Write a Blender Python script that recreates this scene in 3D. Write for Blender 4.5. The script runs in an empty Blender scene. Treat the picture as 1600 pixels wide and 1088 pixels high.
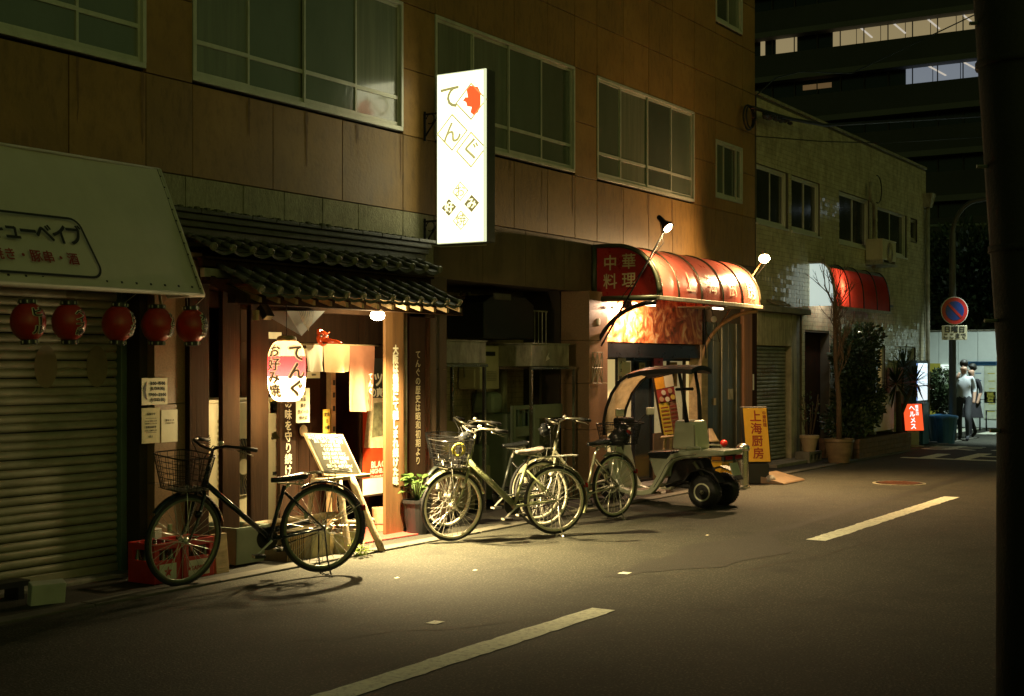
import bpy, math, random
from mathutils import Vector, Matrix
random.seed(7)
S = bpy.context.scene
COL = S.collection
R = math.radians

# ---------------------------------------------------------------- camera, sky, exposure
# the street runs along +X, the shop fronts stand at Y = 8.2, the camera is at the origin at eye height
YAW = math.atan(1330/2133)
CX, CS = math.cos(YAW), math.sin(YAW)
EYE = 1.65
cam_d = bpy.data.cameras.new('camera'); cam = bpy.data.objects.new('camera', cam_d); COL.objects.link(cam)
cam.location = (0, 0, EYE); cam.rotation_euler = (R(90), 0, YAW - R(90))
cam_d.sensor_width = 36; cam_d.lens = 48.0; cam_d.shift_y = 26/1600; cam_d.clip_end = 600
S.camera = cam
w = bpy.data.worlds.new('World'); S.world = w; w.use_nodes = True
nt = w.node_tree; nt.nodes.clear()
sky = nt.nodes.new('ShaderNodeTexSky'); sky.sky_type = 'NISHITA'; sky.sun_disc = False
sky.sun_elevation = R(20); sky.sun_rotation = R(200)
tint = nt.nodes.new('ShaderNodeMix'); tint.data_type = 'RGBA'; tint.blend_type = 'MULTIPLY'; tint.inputs[0].default_value = 1
tint.inputs[7].default_value = (.78, .92, .28, 1)
bgn = nt.nodes.new('ShaderNodeBackground'); bgn.inputs[1].default_value = .019
won = nt.nodes.new('ShaderNodeOutputWorld')
nt.links.new(sky.outputs[0], tint.inputs[6]); nt.links.new(tint.outputs[2], bgn.inputs[0]); nt.links.new(bgn.outputs[0], won.inputs[0])
S.view_settings.view_transform = 'Standard'; S.view_settings.look = 'None'
S.view_settings.exposure = 0.0; S.view_settings.gamma = 1.0; S.view_settings.use_curve_mapping = False
S.render.engine = 'CYCLES'
S.cycles.use_denoising = True; S.cycles.max_bounces = 6; S.cycles.sample_clamp_indirect = 3.0
S.cycles.caustics_reflective = False; S.cycles.caustics_refractive = False

# ---------------------------------------------------------------- helpers
def at(px, py, Y):
    """the point on the vertical plane Y = const that was measured at this place of the photograph"""
    u = (px-800)/2133; Z = Y/(CS-CX*u)
    return Vector((Z*(CX+CS*u), Y, EYE+(570-py)/2133*Z))
def ax(px, Y): return at(px, 570, Y).x
def atx(px, py, X):
    u = (px-800)/2133; Z = X/(CX+CS*u)
    return Vector((X, Z*(CS-CX*u), EYE+(570-py)/2133*Z))
def gp(px, py, z=0.0):
    u = (px-800)/2133; Z = 2133*(EYE-z)/(py-570)
    return Vector((Z*(CX+CS*u), Z*(CS-CX*u), z))

ORIG = {}
def org(o): return ORIG.get(o.name, Vector((0, 0, 0))) if o else Vector((0, 0, 0))
def tag(o, label=None, cat=None, group=None, kind=None):
    if label: o['label'] = label
    if cat: o['category'] = cat
    if group: o['group'] = group
    if kind: o['kind'] = kind
    return o
def thing(name, label, cat, loc=(0, 0, 0), group=None, rotz=0):
    o = bpy.data.objects.new(name, None); COL.objects.link(o); o.location = loc; o.rotation_euler = (0, 0, rotz)
    o.empty_display_size = .1
    ORIG[o.name] = Vector(loc)
    return tag(o, label, cat, group)
def link(name, me, parent=None, loc=None):
    o = bpy.data.objects.new(name, me); COL.objects.link(o)
    if parent: o.parent = parent
    if loc is not None: o.location = loc
    return o

class MB:
    def __init__(s): s.v = []; s.f = []; s.m = []; s.mi = 0; s.uvs = None
    def add(s, vs, fs):
        b = len(s.v); s.v += [tuple(p) for p in vs]
        for f in fs: s.f.append(tuple(i+b for i in f)); s.m.append(s.mi)
        return s
    def hexa(s, p): return s.add(p, [(0,3,2,1),(4,5,6,7),(0,1,5,4),(1,2,6,5),(2,3,7,6),(3,0,4,7)])
    def box(s, x0, x1, y0, y1, z0, z1):
        x0, x1 = min(x0,x1), max(x0,x1); y0, y1 = min(y0,y1), max(y0,y1); z0, z1 = min(z0,z1), max(z0,z1)
        return s.hexa([(x0,y0,z0),(x1,y0,z0),(x1,y1,z0),(x0,y1,z0),(x0,y0,z1),(x1,y0,z1),(x1,y1,z1),(x0,y1,z1)])
    def obox(s, c, U, V, W, a, b, d):
        """box centred at c with half sizes a,b,d along unit axes U,V,W"""
        c, U, V, W = Vector(c), Vector(U)*a, Vector(V)*b, Vector(W)*d
        return s.hexa([c-U-V-W, c+U-V-W, c+U+V-W, c-U+V-W, c-U-V+W, c+U-V+W, c+U+V+W, c-U+V+W])
    def prism(s, pts, vec):
        n = len(pts); vec = Vector(vec); a = [Vector(p) for p in pts]; b = [p+vec for p in a]
        return s.add(a+b, [tuple(range(n))[::-1], tuple(range(n, 2*n))] + [(i, (i+1) % n, n+(i+1) % n, n+i) for i in range(n)])
    def tube(s, pts, r, n=8, cap=True, closed=False):
        P = [Vector(p) for p in pts]; k = len(P)
        rr = r if isinstance(r, (list, tuple)) else [r]*k
        T = []
        for i in range(k):
            if closed: d = P[(i+1) % k]-P[i-1]
            else: d = P[min(i+1, k-1)]-P[max(i-1, 0)]
            T.append(d.normalized() if d.length > 1e-9 else Vector((0,0,1)))
        a = Vector((0,0,1)) if abs(T[0].z) < .9 else Vector((1,0,0))
        N = T[0].cross(a).normalized(); vs = []
        for i in range(k):
            N = (N-T[i]*N.dot(T[i])); N = N.normalized() if N.length > 1e-6 else T[i].orthogonal().normalized()
            B = T[i].cross(N)
            for j in range(n):
                t = 2*math.pi*j/n; vs.append(P[i]+(N*math.cos(t)+B*math.sin(t))*rr[i])
        fs = []
        for i in range(k if closed else k-1):
            for j in range(n):
                i2 = (i+1) % k; fs.append((i*n+j, i*n+(j+1) % n, i2*n+(j+1) % n, i2*n+j))
        if cap and not closed: fs += [tuple(range(n))[::-1], tuple(range((k-1)*n, k*n))]
        return s.add(vs, fs)
    def lathe(s, prof, c=(0,0,0), axis=(0,0,1), n=24, cap=True):
        A = Vector(axis).normalized(); N = A.orthogonal().normalized(); B = A.cross(N); c = Vector(c); vs = []
        for r, z in prof:
            for j in range(n):
                t = 2*math.pi*j/n; vs.append(c+A*z+(N*math.cos(t)+B*math.sin(t))*r)
        fs = [(i*n+j, i*n+(j+1) % n, (i+1)*n+(j+1) % n, (i+1)*n+j) for i in range(len(prof)-1) for j in range(n)]
        if cap: fs += [tuple(range(n))[::-1], tuple(range((len(prof)-1)*n, len(prof)*n))]
        return s.add(vs, fs)
    def ball(s, c, rx, ry=None, rz=None, n=14, k=8):
        ry = ry or rx; rz = rz or rx; c = Vector(c); vs = [c+Vector((0,0,rz))]; fs = []
        for i in range(1, k):
            a = math.pi*i/k
            for j in range(n):
                t = 2*math.pi*j/n; vs.append(c+Vector((rx*math.sin(a)*math.cos(t), ry*math.sin(a)*math.sin(t), rz*math.cos(a))))
        vs.append(c-Vector((0,0,rz))); L = len(vs)-1
        for j in range(n): fs.append((0, 1+j, 1+(j+1) % n)); fs.append((L, 1+(k-2)*n+(j+1) % n, 1+(k-2)*n+j))
        for i in range(k-2):
            for j in range(n): fs.append((1+i*n+j, 1+(i+1)*n+j, 1+(i+1)*n+(j+1) % n, 1+i*n+(j+1) % n))
        return s.add(vs, fs)
    def xf(s, M): s.v = [tuple(M @ Vector(p)) for p in s.v]; return s
    def mesh(s, name, mats, off=Vector((0,0,0)), smooth=False):
        me = bpy.data.meshes.new(name); me.from_pydata([(p[0]-off[0], p[1]-off[1], p[2]-off[2]) for p in s.v], [], s.f)
        mats = mats if isinstance(mats, (list, tuple)) else [mats]
        for m in mats: me.materials.append(m)
        if len(mats) > 1: me.polygons.foreach_set('material_index', s.m)
        if smooth: me.polygons.foreach_set('use_smooth', [True]*len(me.polygons))
        me.update(); return me
    def build(s, name, mats, parent=None, smooth=False, bevel=0, label=None, cat=None, group=None, kind=None, base=None):
        off = org(parent)
        loc = None
        if parent is None and base is not None: off = Vector(base); loc = off
        o = link(name, s.mesh(name, mats, off, smooth), parent, loc)
        ORIG[o.name] = off
        if bevel:
            b = o.modifiers.new('edge', 'BEVEL'); b.width = bevel; b.segments = 2; b.limit_method = 'ANGLE'; b.angle_limit = R(50); b.harden_normals = False
        if smooth == 'auto': pass
        if kind is None and name in JOINED: kind = 'stuff'
        return tag(o, label, cat, group, kind)

JOINED = {'lacing', 'mullions', 'tread_blocks', 'printed_lines', 'lattice', 'grille', 'side_louvre', 'shutter_slats', 'case_ribs', 'rack_bars', 'ceiling_tube', 'fan_guard', 'asphalt_cracks', 'stud', 'wheel_hole', 'loose_cable', 'hanging_wire', 'coiled_hose', 'graffiti'}
def B(name, m, parent, x0, x1, y0, y1, z0, z1, bevel=0, **k): return MB().box(x0,x1,y0,y1,z0,z1).build(name, m, parent, bevel=bevel, **k)
def T(name, m, parent, pts, r, n=8, **k): return MB().tube(pts, r, n).build(name, m, parent, smooth=True, **k)
def arc(c, U, V, r, a0, a1, n=16):
    c, U, V = Vector(c), Vector(U), Vector(V)
    return [c+U*(r*math.cos(R(a0+(a1-a0)*i/n)))+V*(r*math.sin(R(a0+(a1-a0)*i/n))) for i in range(n+1)]

# lettering: glyph outlines of the built-in font as flat filled meshes
_g = {}
def glyph(ch, bold):
    if (ch, bold) not in _g:
        c = bpy.data.curves.new('t', 'FONT'); c.body = ch; c.offset = bold; c.resolution_u = 3
        o = bpy.data.objects.new('t', c); COL.objects.link(o)
        dg = bpy.context.evaluated_depsgraph_get(); me = bpy.data.meshes.new_from_object(o.evaluated_get(dg))
        _g[(ch, bold)] = ([(v.co.x, v.co.y) for v in me.vertices], [tuple(p.vertices) for p in me.polygons])
        bpy.data.objects.remove(o); bpy.data.curves.remove(c); bpy.data.meshes.remove(me)
    return _g[(ch, bold)]
def letters(mb, s, size, fn, vertical=False, bold=0.0, pitch=1.0, jitter=0.0, sx=1.0):
    """fn(a, b) -> point; a across, b up, the text centred on (0,0)"""
    if bold > .012:      # thicken by stacking shifted copies, each a hair further out
        c0 = Vector(fn(0, 0)); nn = (Vector(fn(size*.2, 0))-c0).cross(Vector(fn(0, size*.2))-c0).normalized()
        if nn.dot(Vector((c0.x, c0.y, c0.z-EYE))) > 0: nn = -nn
        d = bold*.8; st = random.getstate()
        for k in range(8):
            ang = math.pi*k/4
            random.setstate(st)
            letters(mb, s, size, (lambda a, b, k=k, ang=ang: Vector(fn(a+d*size*math.cos(ang), b+d*size*math.sin(ang)))+nn*(.00025*k)), vertical, 0.0, pitch, jitter, sx)
        return mb
    s2 = s; gl = []; x = 0.0
    for ch in s2:
        if ch == ' ': gl.append(None); x += .5; continue
        v, f = glyph(ch, bold)
        x0 = min(p[0] for p in v); x1 = max(p[0] for p in v); y0 = min(p[1] for p in v); y1 = max(p[1] for p in v)
        wide = ord(ch) > 0x2000
        adv = 1.0 if wide else (x1-x0)+.12
        gl.append((v, f, (x0+x1)/2, x+adv/2, adv)); x += adv
    n = len(s2); tot = x
    for i, gdat in enumerate(gl):
        if gdat is None: continue
        v, f, cxx, xc, adv = gdat
        ja, jb = random.uniform(-jitter, jitter), random.uniform(-jitter, jitter)
        if vertical: oa, ob = -cxx*size*sx, ((n-1)/2-i)*size*pitch-.34*size
        else: oa, ob = ((xc-tot/2)*pitch-cxx)*size*sx, -.34*size
        if vertical and s2[i] == 'ー':
            pts = [fn(((p[1]-.33))*size*sx+ja, ob+.34*size-(p[0]-cxx)*size+jb) for p in v]; 
        else: pts = [fn(oa+p[0]*size*sx+ja, ob+p[1]*size+jb) for p in v]
        mb.add(pts, f)
    return mb
def plane_fn(o, U, V):
    o, U, V = Vector(o), Vector(U), Vector(V)
    return lambda a, b: o+U*a+V*b
def lettering(s, size, o, U, V, m, parent, name='lettering', **k):
    return letters(MB(), s, size, plane_fn(o, U, V), **k).build(name, m, parent)

# ---------------------------------------------------------------- materials
def mat(name, col, rough=.6, metal=0.0, var=.15, scale=6.0, bump=0.0, bscale=60.0, stretch=(1,1,1), dirt=0.0, dcol=(.02,.018,.012),
        dscale=(1.2,1.2,.35), emit=0.0, ecol=None, spec=.5, trans=0.0, coat=0.0, rvar=.12, two=None, speck=0.0, scol=(.5,.48,.4)):
    m = bpy.data.materials.new(name); m.use_nodes = True; N = m.node_tree; n = N.nodes; L = N.links
    bs = n['Principled BSDF']; bs.inputs['Metallic'].default_value = metal; bs.inputs['Specular IOR Level'].default_value = spec
    tc = n.new('ShaderNodeTexCoord'); mp = n.new('ShaderNodeMapping'); mp.inputs['Scale'].default_value = stretch
    ge = n.new('ShaderNodeNewGeometry'); L.new(ge.outputs['Position'], mp.inputs['Vector'])
    nz = n.new('ShaderNodeTexNoise'); nz.inputs['Scale'].default_value = scale; nz.inputs['Detail'].default_value = 6; nz.inputs['Roughness'].default_value = .65
    L.new(mp.outputs[0], nz.inputs['Vector'])
    mx = n.new('ShaderNodeMix'); mx.data_type = 'RGBA'
    c2 = two or tuple(min(1, c*(1+var)) for c in col); c1 = tuple(c*(1-var) for c in col)
    mx.inputs[6].default_value = (*c1, 1); mx.inputs[7].default_value = (*c2, 1)
    rp = n.new('ShaderNodeMapRange'); rp.inputs[1].default_value = .3; rp.inputs[2].default_value = .7
    L.new(nz.outputs[0], rp.inputs[0]); L.new(rp.outputs[0], mx.inputs[0]); out = mx.outputs[2]
    if speck:
        vz = n.new('ShaderNodeTexNoise'); vz.inputs['Scale'].default_value = bscale; vz.inputs['Detail'].default_value = 2
        L.new(ge.outputs['Position'], vz.inputs['Vector'])
        r3 = n.new('ShaderNodeMapRange'); r3.inputs[1].default_value = .56; r3.inputs[2].default_value = .66; r3.inputs[4].default_value = speck
        L.new(vz.outputs[0], r3.inputs[0]); m3 = n.new('ShaderNodeMix'); m3.data_type = 'RGBA'; m3.inputs[7].default_value = (*scol, 1)
        L.new(r3.outputs[0], m3.inputs[0]); L.new(out, m3.inputs[6]); out = m3.outputs[2]
    if dirt:
        m2 = n.new('ShaderNodeMapping'); m2.inputs['Scale'].default_value = dscale; L.new(ge.outputs['Position'], m2.inputs['Vector'])
        n2 = n.new('ShaderNodeTexNoise'); n2.inputs['Scale'].default_value = 3.5; n2.inputs['Detail'].default_value = 8; n2.inputs['Roughness'].default_value = .7
        L.new(m2.outputs[0], n2.inputs['Vector'])
        r2 = n.new('ShaderNodeMapRange'); r2.inputs[1].default_value = .48; r2.inputs[2].default_value = .72; r2.inputs[4].default_value = dirt
        L.new(n2.outputs[0], r2.inputs[0]); m4 = n.new('ShaderNodeMix'); m4.data_type = 'RGBA'; m4.inputs[7].default_value = (*dcol, 1)
        L.new(r2.outputs[0], m4.inputs[0]); L.new(out, m4.inputs[6]); out = m4.outputs[2]
    L.new(out, bs.inputs['Base Color'])
    rr = n.new('ShaderNodeMapRange'); rr.inputs[3].default_value = max(.03, rough-rvar); rr.inputs[4].default_value = min(1, rough+rvar)
    L.new(nz.outputs[0], rr.inputs[0]); L.new(rr.outputs[0], bs.inputs['Roughness'])
    if bump:
        bz = n.new('ShaderNodeTexNoise'); bz.inputs['Scale'].default_value = bscale; bz.inputs['Detail'].default_value = 4
        L.new(mp.outputs[0], bz.inputs['Vector'])
        bp = n.new('ShaderNodeBump'); bp.inputs['Strength'].default_value = bump; bp.inputs['Distance'].default_value = .01
        L.new(bz.outputs[0], bp.inputs['Height']); L.new(bp.outputs[0], bs.inputs['Normal'])
    if emit:
        bs.inputs['Emission Strength'].default_value = emit; bs.inputs['Emission Color'].default_value = (*(ecol or col), 1)
    if coat: bs.inputs['Coat Weight'].default_value = coat; bs.inputs['Coat Roughness'].default_value = .1
    if trans:
        tr = n.new('ShaderNodeBsdfTranslucent'); L.new(out, tr.inputs[0]); ms = n.new('ShaderNodeMixShader'); ms.inputs[0].default_value = trans
        L.new(bs.outputs[0], ms.inputs[1]); L.new(tr.outputs[0], ms.inputs[2]); L.new(ms.outputs[0], n['Material Output'].inputs[0])
    return m
def glow(name, col, s):
    m = bpy.data.materials.new(name); m.use_nodes = True; n = m.node_tree.nodes; n.clear()
    e = n.new('ShaderNodeEmission'); e.inputs[0].default_value = (*col, 1); e.inputs[1].default_value = s
    o = n.new('ShaderNodeOutputMaterial'); m.node_tree.links.new(e.outputs[0], o.inputs[0]); return m
def glassm(name, col=(.9,.95,.9), rough=.05, alpha=.25):
    m = bpy.data.materials.new(name); m.use_nodes = True; n = m.node_tree.nodes; L = m.node_tree.links; n.clear()
    t = n.new('ShaderNodeBsdfTransparent'); t.inputs[0].default_value = (*col, 1); g = n.new('ShaderNodeBsdfGlossy'); g.inputs['Roughness'].default_value = rough
    f = n.new('ShaderNodeFresnel'); f.inputs[0].default_value = 1.5; a = n.new('ShaderNodeMath'); a.operation = 'ADD'; a.inputs[1].default_value = alpha*.2
    x = n.new('ShaderNodeMixShader'); o = n.new('ShaderNodeOutputMaterial')
    L.new(f.outputs[0], a.inputs[0]); L.new(a.outputs[0], x.inputs[0]); L.new(t.outputs[0], x.inputs[1]); L.new(g.outputs[0], x.inputs[2]); L.new(x.outputs[0], o.inputs[0])
    return m

M = {}
M['asphalt'] = mat('asphalt', (.036,.036,.026), .8, var=.3, scale=30, bump=.45, bscale=65, speck=.85, scol=(.125,.12,.088), spec=.22, dirt=.7, dcol=(.015,.0145,.012), dscale=(.45,.45,.45), rvar=.12)
M['patch'] = mat('asphalt_patch', (.026,.025,.019), .75, var=.3, scale=20, bump=.4, bscale=110, speck=.55, scol=(.085,.08,.06), spec=.25)
M['kerb'] = mat('kerb_concrete', (.085,.08,.06), .85, var=.3, scale=4, bump=.6, bscale=90, dirt=.6, dcol=(.03,.028,.02), dscale=(1,1,1))
M['concrete'] = mat('concrete', (.20,.19,.155), .85, var=.25, scale=4, bump=.5, bscale=90, dirt=.6, dcol=(.05,.045,.035), dscale=(1,1,1))
M['lane_paint'] = mat('lane_paint', (.86,.88,.70), .7, var=.10, scale=9, bump=.5, bscale=200, dirt=.62, dcol=(.13,.13,.10), dscale=(7,7,7))
M['panel'] = mat('orange_panel', (.30,.165,.045), .5, var=.14, scale=1.6, bump=.18, bscale=26, dirt=.42, dcol=(.10,.055,.02), dscale=(3.2,3.2,1.7), two=(.37,.21,.06), spec=.4)
M['panel_b'] = mat('orange_panel_scraped', (.27,.155,.045), .5, var=.14, scale=2.3, bump=.25, bscale=30, dirt=.6, dcol=(.085,.05,.02), dscale=(4.5,4.5,1.3), spec=.4)
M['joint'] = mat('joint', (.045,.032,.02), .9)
M['pebble'] = mat('pebble_dash', (.34,.315,.20), .9, var=.3, scale=40, bump=1.0, bscale=120, stretch=(1,1,.35), speck=.5, scol=(.34,.32,.24), dirt=.5, dcol=(.06,.055,.04))
M['brown_panel'] = mat('brown_panel', (.15,.10,.055), .6, var=.2, scale=2.5, bump=.2, bscale=60, dirt=.7, dcol=(.04,.03,.02))
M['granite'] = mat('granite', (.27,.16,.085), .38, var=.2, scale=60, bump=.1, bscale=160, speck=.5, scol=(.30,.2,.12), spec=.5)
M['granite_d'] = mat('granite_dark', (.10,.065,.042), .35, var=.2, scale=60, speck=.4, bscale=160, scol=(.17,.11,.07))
M['alu'] = mat('aluminium', (.60,.60,.50), .42, .25, var=.08, dirt=.3, dcol=(.2,.19,.14))
M['pane'] = mat('frosted_pane', (.14,.16,.115), .18, var=.12, scale=2, bump=.25, bscale=22, stretch=(1,1,.4), spec=.7, rvar=.08, coat=1.0)
M['pane_b'] = mat('frosted_pane_curtained', (.19,.20,.14), .2, var=.2, scale=3, stretch=(6,1,.3), bump=.2, bscale=22, spec=.7, coat=1.0)
M['pane_c'] = mat('frosted_pane_dim', (.085,.10,.075), .2, var=.15, scale=2, bump=.25, bscale=22, spec=.7, coat=1.0)
M['pane_dark'] = mat('dark_pane', (.03,.035,.028), .1, var=.2, scale=3, spec=.7, bump=.05, bscale=10)
M['slat'] = mat('shutter_slat', (.34,.32,.23), .5, .25, var=.14, scale=5, dirt=.5, dcol=(.11,.085,.04), dscale=(.6,1,3))
M['slat_g'] = mat('shutter_grey', (.30,.31,.27), .5, .3, var=.15, dirt=.75, dcol=(.06,.05,.03), dscale=(1.5,1,2.5))
M['rail_green'] = mat('rail_green', (.13,.19,.15), .5, .2)
M['black'] = mat('black_paint', (.012,.012,.012), .45, var=.3)
M['black_m'] = mat('black_metal', (.02,.02,.02), .3, .6, var=.3)
M['steel'] = mat('steel', (.55,.54,.48), .25, 1.0, var=.1, rvar=.1)
M['steel_old'] = mat('old_steel', (.34,.32,.23), .5, .3, var=.25, dirt=.75, dcol=(.06,.05,.035), dscale=(3,3,1))
M['awn'] = mat('awning_canvas', (.66,.63,.52), .7, var=.06, scale=2, bump=.35, bscale=420, trans=.1, dirt=.12, dcol=(.25,.25,.18))
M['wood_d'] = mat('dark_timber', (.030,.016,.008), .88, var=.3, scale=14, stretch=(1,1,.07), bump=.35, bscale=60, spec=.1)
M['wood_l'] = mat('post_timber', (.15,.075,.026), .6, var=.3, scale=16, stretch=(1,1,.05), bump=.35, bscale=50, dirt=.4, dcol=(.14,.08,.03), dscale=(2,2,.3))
M['wood_p'] = mat('pale_wood', (.42,.31,.16), .6, var=.3, scale=14, stretch=(.1,1,1), bump=.3, bscale=60, dirt=.5, dcol=(.15,.1,.05), dscale=(2,2,2))
M['log'] = mat('weathered_log', (.30,.23,.13), .75, var=.4, scale=18, stretch=(1,1,.3), bump=.7, bscale=60, dirt=.5, dcol=(.09,.06,.03), dscale=(3,3,3))
M['rooftile'] = mat('clay_tile', (.085,.082,.06), .45, var=.3, scale=12, bump=.4, bscale=50, dirt=.6, dcol=(.045,.045,.032), dscale=(5,5,5))
M['captile'] = mat('end_tile', (.22,.21,.15), .4, var=.3, scale=12, dirt=.5, dcol=(.08,.075,.05), dscale=(5,5,5))
M['moss'] = mat('mossy_mortar', (.09,.09,.05), .9, var=.5, scale=20, bump=1, bscale=60)
M['cream'] = mat('cream_plastic', (.52,.47,.30), .45, var=.08, dirt=.35, dcol=(.22,.18,.1))
M['white'] = mat('white_paint', (.70,.68,.58), .45, var=.06, dirt=.25, dcol=(.35,.32,.24))
M['red'] = mat('red_plastic', (.48,.018,.010), .35, var=.12)
M['paper'] = mat('paper', (.74,.66,.46), .55, var=.05, bump=.15, bscale=30)
M['paper_g'] = mat('laminated_paper', (.68,.60,.40), .12, var=.08, bump=.5, bscale=14)
M['paper_y'] = mat('yellow_paper', (.75,.52,.08), .5, var=.08)
M['ink'] = mat('ink', (.02,.02,.015), .6)
M['ink_red'] = mat('red_ink', (.28,.03,.015), .6)
M['ink_brown'] = mat('brown_ink', (.22,.13,.04), .6, var=.3)
M['white_ink'] = mat('white_lettering', (.80,.74,.55), .6, var=.05)
M['dim_ink'] = mat('worn_lettering', (.36,.30,.18), .7, var=.2)
M['lantern'] = mat('red_lantern_paper', (.42,.03,.012), .35, var=.15, scale=9, spec=.5, bump=.1, bscale=30)
M['tile_w'] = mat('cream_wall_tile', (.50,.46,.30), .16, var=.22, scale=7, spec=.7, dirt=.45, dcol=(.12,.1,.06), dscale=(1,1,.4), rvar=.06)
M['tile_b'] = mat('brown_wall_tile', (.32,.25,.15), .3, var=.3, scale=8, spec=.5, dirt=.5)
M['grout'] = mat('grout', (.09,.08,.055), .9)
M['rubber'] = mat('rubber', (.014,.014,.014), .6, var=.2, bump=.3, bscale=120)
M['tread'] = mat('pale_sidewall', (.035,.034,.03), .6)
M['rim'] = mat('rim_alloy', (.85,.80,.62), .35, .15, var=.05)
M['chrome'] = mat('chrome', (.80,.77,.66), .2, .6, var=.05)
M['bar_metal'] = mat('bar_metal', (.30,.29,.23), .3, .8, var=.1)
M['frame_a'] = mat('navy_frame', (.012,.018,.022), .25, .2, coat=.6)
M['frame_b'] = mat('olive_frame', (.21,.235,.12), .32, .25, coat=.4, var=.06)
M['frame_c'] = mat('dark_frame', (.03,.035,.03), .3, .2, coat=.4)
M['frame_d'] = mat('silver_frame', (.36,.35,.24), .3, .4, coat=.3)
M['saddle'] = mat('saddle_vinyl', (.02,.022,.024), .28, var=.2)
M['saddle_w'] = mat('wrapped_saddle', (.22,.19,.17), .12, var=.7, scale=16, bump=.8, bscale=25)
M['trike'] = mat('scooter_plastic', (.52,.55,.42), .35, var=.05, coat=.3, dirt=.25, dcol=(.16,.17,.11))
M['trike_w'] = mat('scooter_case', (.68,.69,.53), .42, var=.05)
M['leaf'] = mat('leaf', (.055,.10,.022), .45, var=.45, scale=9, trans=.25)
M['leaf_d'] = mat('dark_leaf', (.03,.05,.016), .5, var=.45, scale=6)
M['leaf_y'] = mat('bright_leaf', (.22,.30,.03), .45, var=.3, scale=12, trans=.35)
M['bark'] = mat('bark', (.10,.065,.038), .85, var=.35, scale=20, bump=.8, bscale=50)
M['terracotta'] = mat('terracotta', (.32,.19,.10), .7, var=.2, scale=8, dirt=.4)
M['pot_w'] = mat('pale_pot', (.45,.33,.2), .6, var=.15)
M['brick'] = mat('flowerbed_brick', (.15,.085,.05), .8, var=.4, scale=9)
M['mat_red'] = mat('door_mat', (.34,.045,.03), .95, var=.25, scale=30, bump=1, bscale=160)
M['crate_g'] = mat('grey_green_plastic', (.25,.29,.21), .5, var=.1)
M['foam'] = mat('styrofoam', (.46,.40,.24), .8, var=.12, dirt=.6, dcol=(.18,.12,.06), dscale=(3,3,3))
M['blue'] = mat('blue_plastic', (.03,.12,.24), .4, var=.12)
M['cloth_w'] = mat('white_cloth', (.80,.74,.58), .85, var=.06, bump=.2, bscale=120, trans=.25)
M['cloth_c'] = mat('cream_cloth', (.56,.38,.20), .85, var=.12, bump=.2, bscale=120, trans=.25)
M['cloth_p'] = mat('pink_cloth', (.36,.15,.085), .85, var=.18, scale=4, bump=.2, bscale=120, trans=.25)
M['mask'] = mat('mask_lacquer', (.70,.075,.012), .25, var=.08, coat=.5)
M['skin'] = mat('skin', (.45,.28,.19), .55, var=.05)
M['shirt'] = mat('white_shirt', (.50,.54,.56), .8, var=.08)
M['trouser'] = mat('grey_trousers', (.05,.055,.06), .85)
M['dark_cloth'] = mat('dark_cloth', (.015,.015,.018), .85)
M['tower'] = mat('tower_concrete', (.06,.062,.06), .8, var=.15, scale=.3)
M['tower_l'] = mat('tower_ledge', (.13,.135,.13), .8, var=.12, scale=.3)
M['wire'] = mat('wire', (.012,.012,.012), .5)
M['red_sheet'] = mat('red_awning_sheet', (.52,.115,.08), .30, var=.10, spec=.5, bump=.25, bscale=7, dirt=.5, dcol=(.30,.09,.05), dscale=(3,3,.6), trans=.15)
M['fence'] = mat('site_fence', (.60,.66,.61), .5, var=.04)
M['pole'] = mat('concrete_pole', (.04,.038,.028), .85, var=.15, bump=.4, bscale=60)
M['pinkboard'] = mat('faded_red_board', (.30,.13,.10), .6, var=.1)

# ================================================================ setting
W = 8.2
def struct(o): return tag(o, kind='structure')
struct(MB().add([(-150,-150,-.001),(300,-150,-.001),(300,200,-.001),(-150,200,-.001)], [(0,1,2,3)]).build('ground', M['patch']))
struct(MB().add([(-30,-4,.003),(34,-4,.003),(34,7.32,.003),(-30,7.32,.003)], [(0,1,2,3)]).build('road', M['asphalt']))
struct(MB().add([(34,-60,.003),(120,-60,.003),(120,60,.003),(34,60,.003)], [(0,1,2,3)]).build('cross_road', M['asphalt']))
ap = MB().box(-10, 30.4, 7.50, 10, -.1, .012)
struct(ap.build('shop_apron', M['patch']))
k = MB()
x = -2.0
while x < 31:
    d = random.uniform(-.002, .002); k.box(x, x+1.19, 7.335+d, 7.49+d, -.1, .02+d); x += 1.2
struct(k.build('gutter_kerb', M['kerb'], bevel=.006))
def road_quad(name, pts, m, z=.007, **kw):
    me = MB().add([(p[0], p[1], z) for p in pts], [tuple(range(len(pts)))]).build(name, m, **kw); return struct(me)
def ragged(x0, x1, y0, y1, n=70, j=.009):
    P = []
    for i in range(n+1): P.append((x0+(x1-x0)*i/n, y0+random.uniform(-j, j)))
    for i in range(n, -1, -1): P.append((x0+(x1-x0)*i/n, y1+random.uniform(-j, j)))
    return P
road_quad('lane_marking', ragged(2.6, 8.12, 4.24, 4.43), M['lane_paint'])
road_quad('lane_marking', ragged(12.35, 17.3, 4.25, 4.44), M['lane_paint'])
road_quad('lane_marking', ragged(21.6, 26.6, 4.27, 4.45), M['lane_paint'])
road_quad('paint_spot', ragged(9.56, 9.66, 4.90, 4.98, 4, .01), M['lane_paint'])
road_quad('paint_spot', ragged(7.08, 7.18, 4.99, 5.06, 4, .01), M['lane_paint'])
P = [(11.1+1.25*math.cos(t)*(1+.18*math.sin(3*t)), 4.75+.42*math.sin(t)*(1+.2*math.cos(5*t))) for t in [2*math.pi*i/40 for i in range(40)]]
road_quad('damp_stain', P, M['patch'], .0055)
road_quad('trench_patch', ragged(9.4, 24, 4.86, 5.02, 40, .02), M['patch'], .0048)
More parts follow.
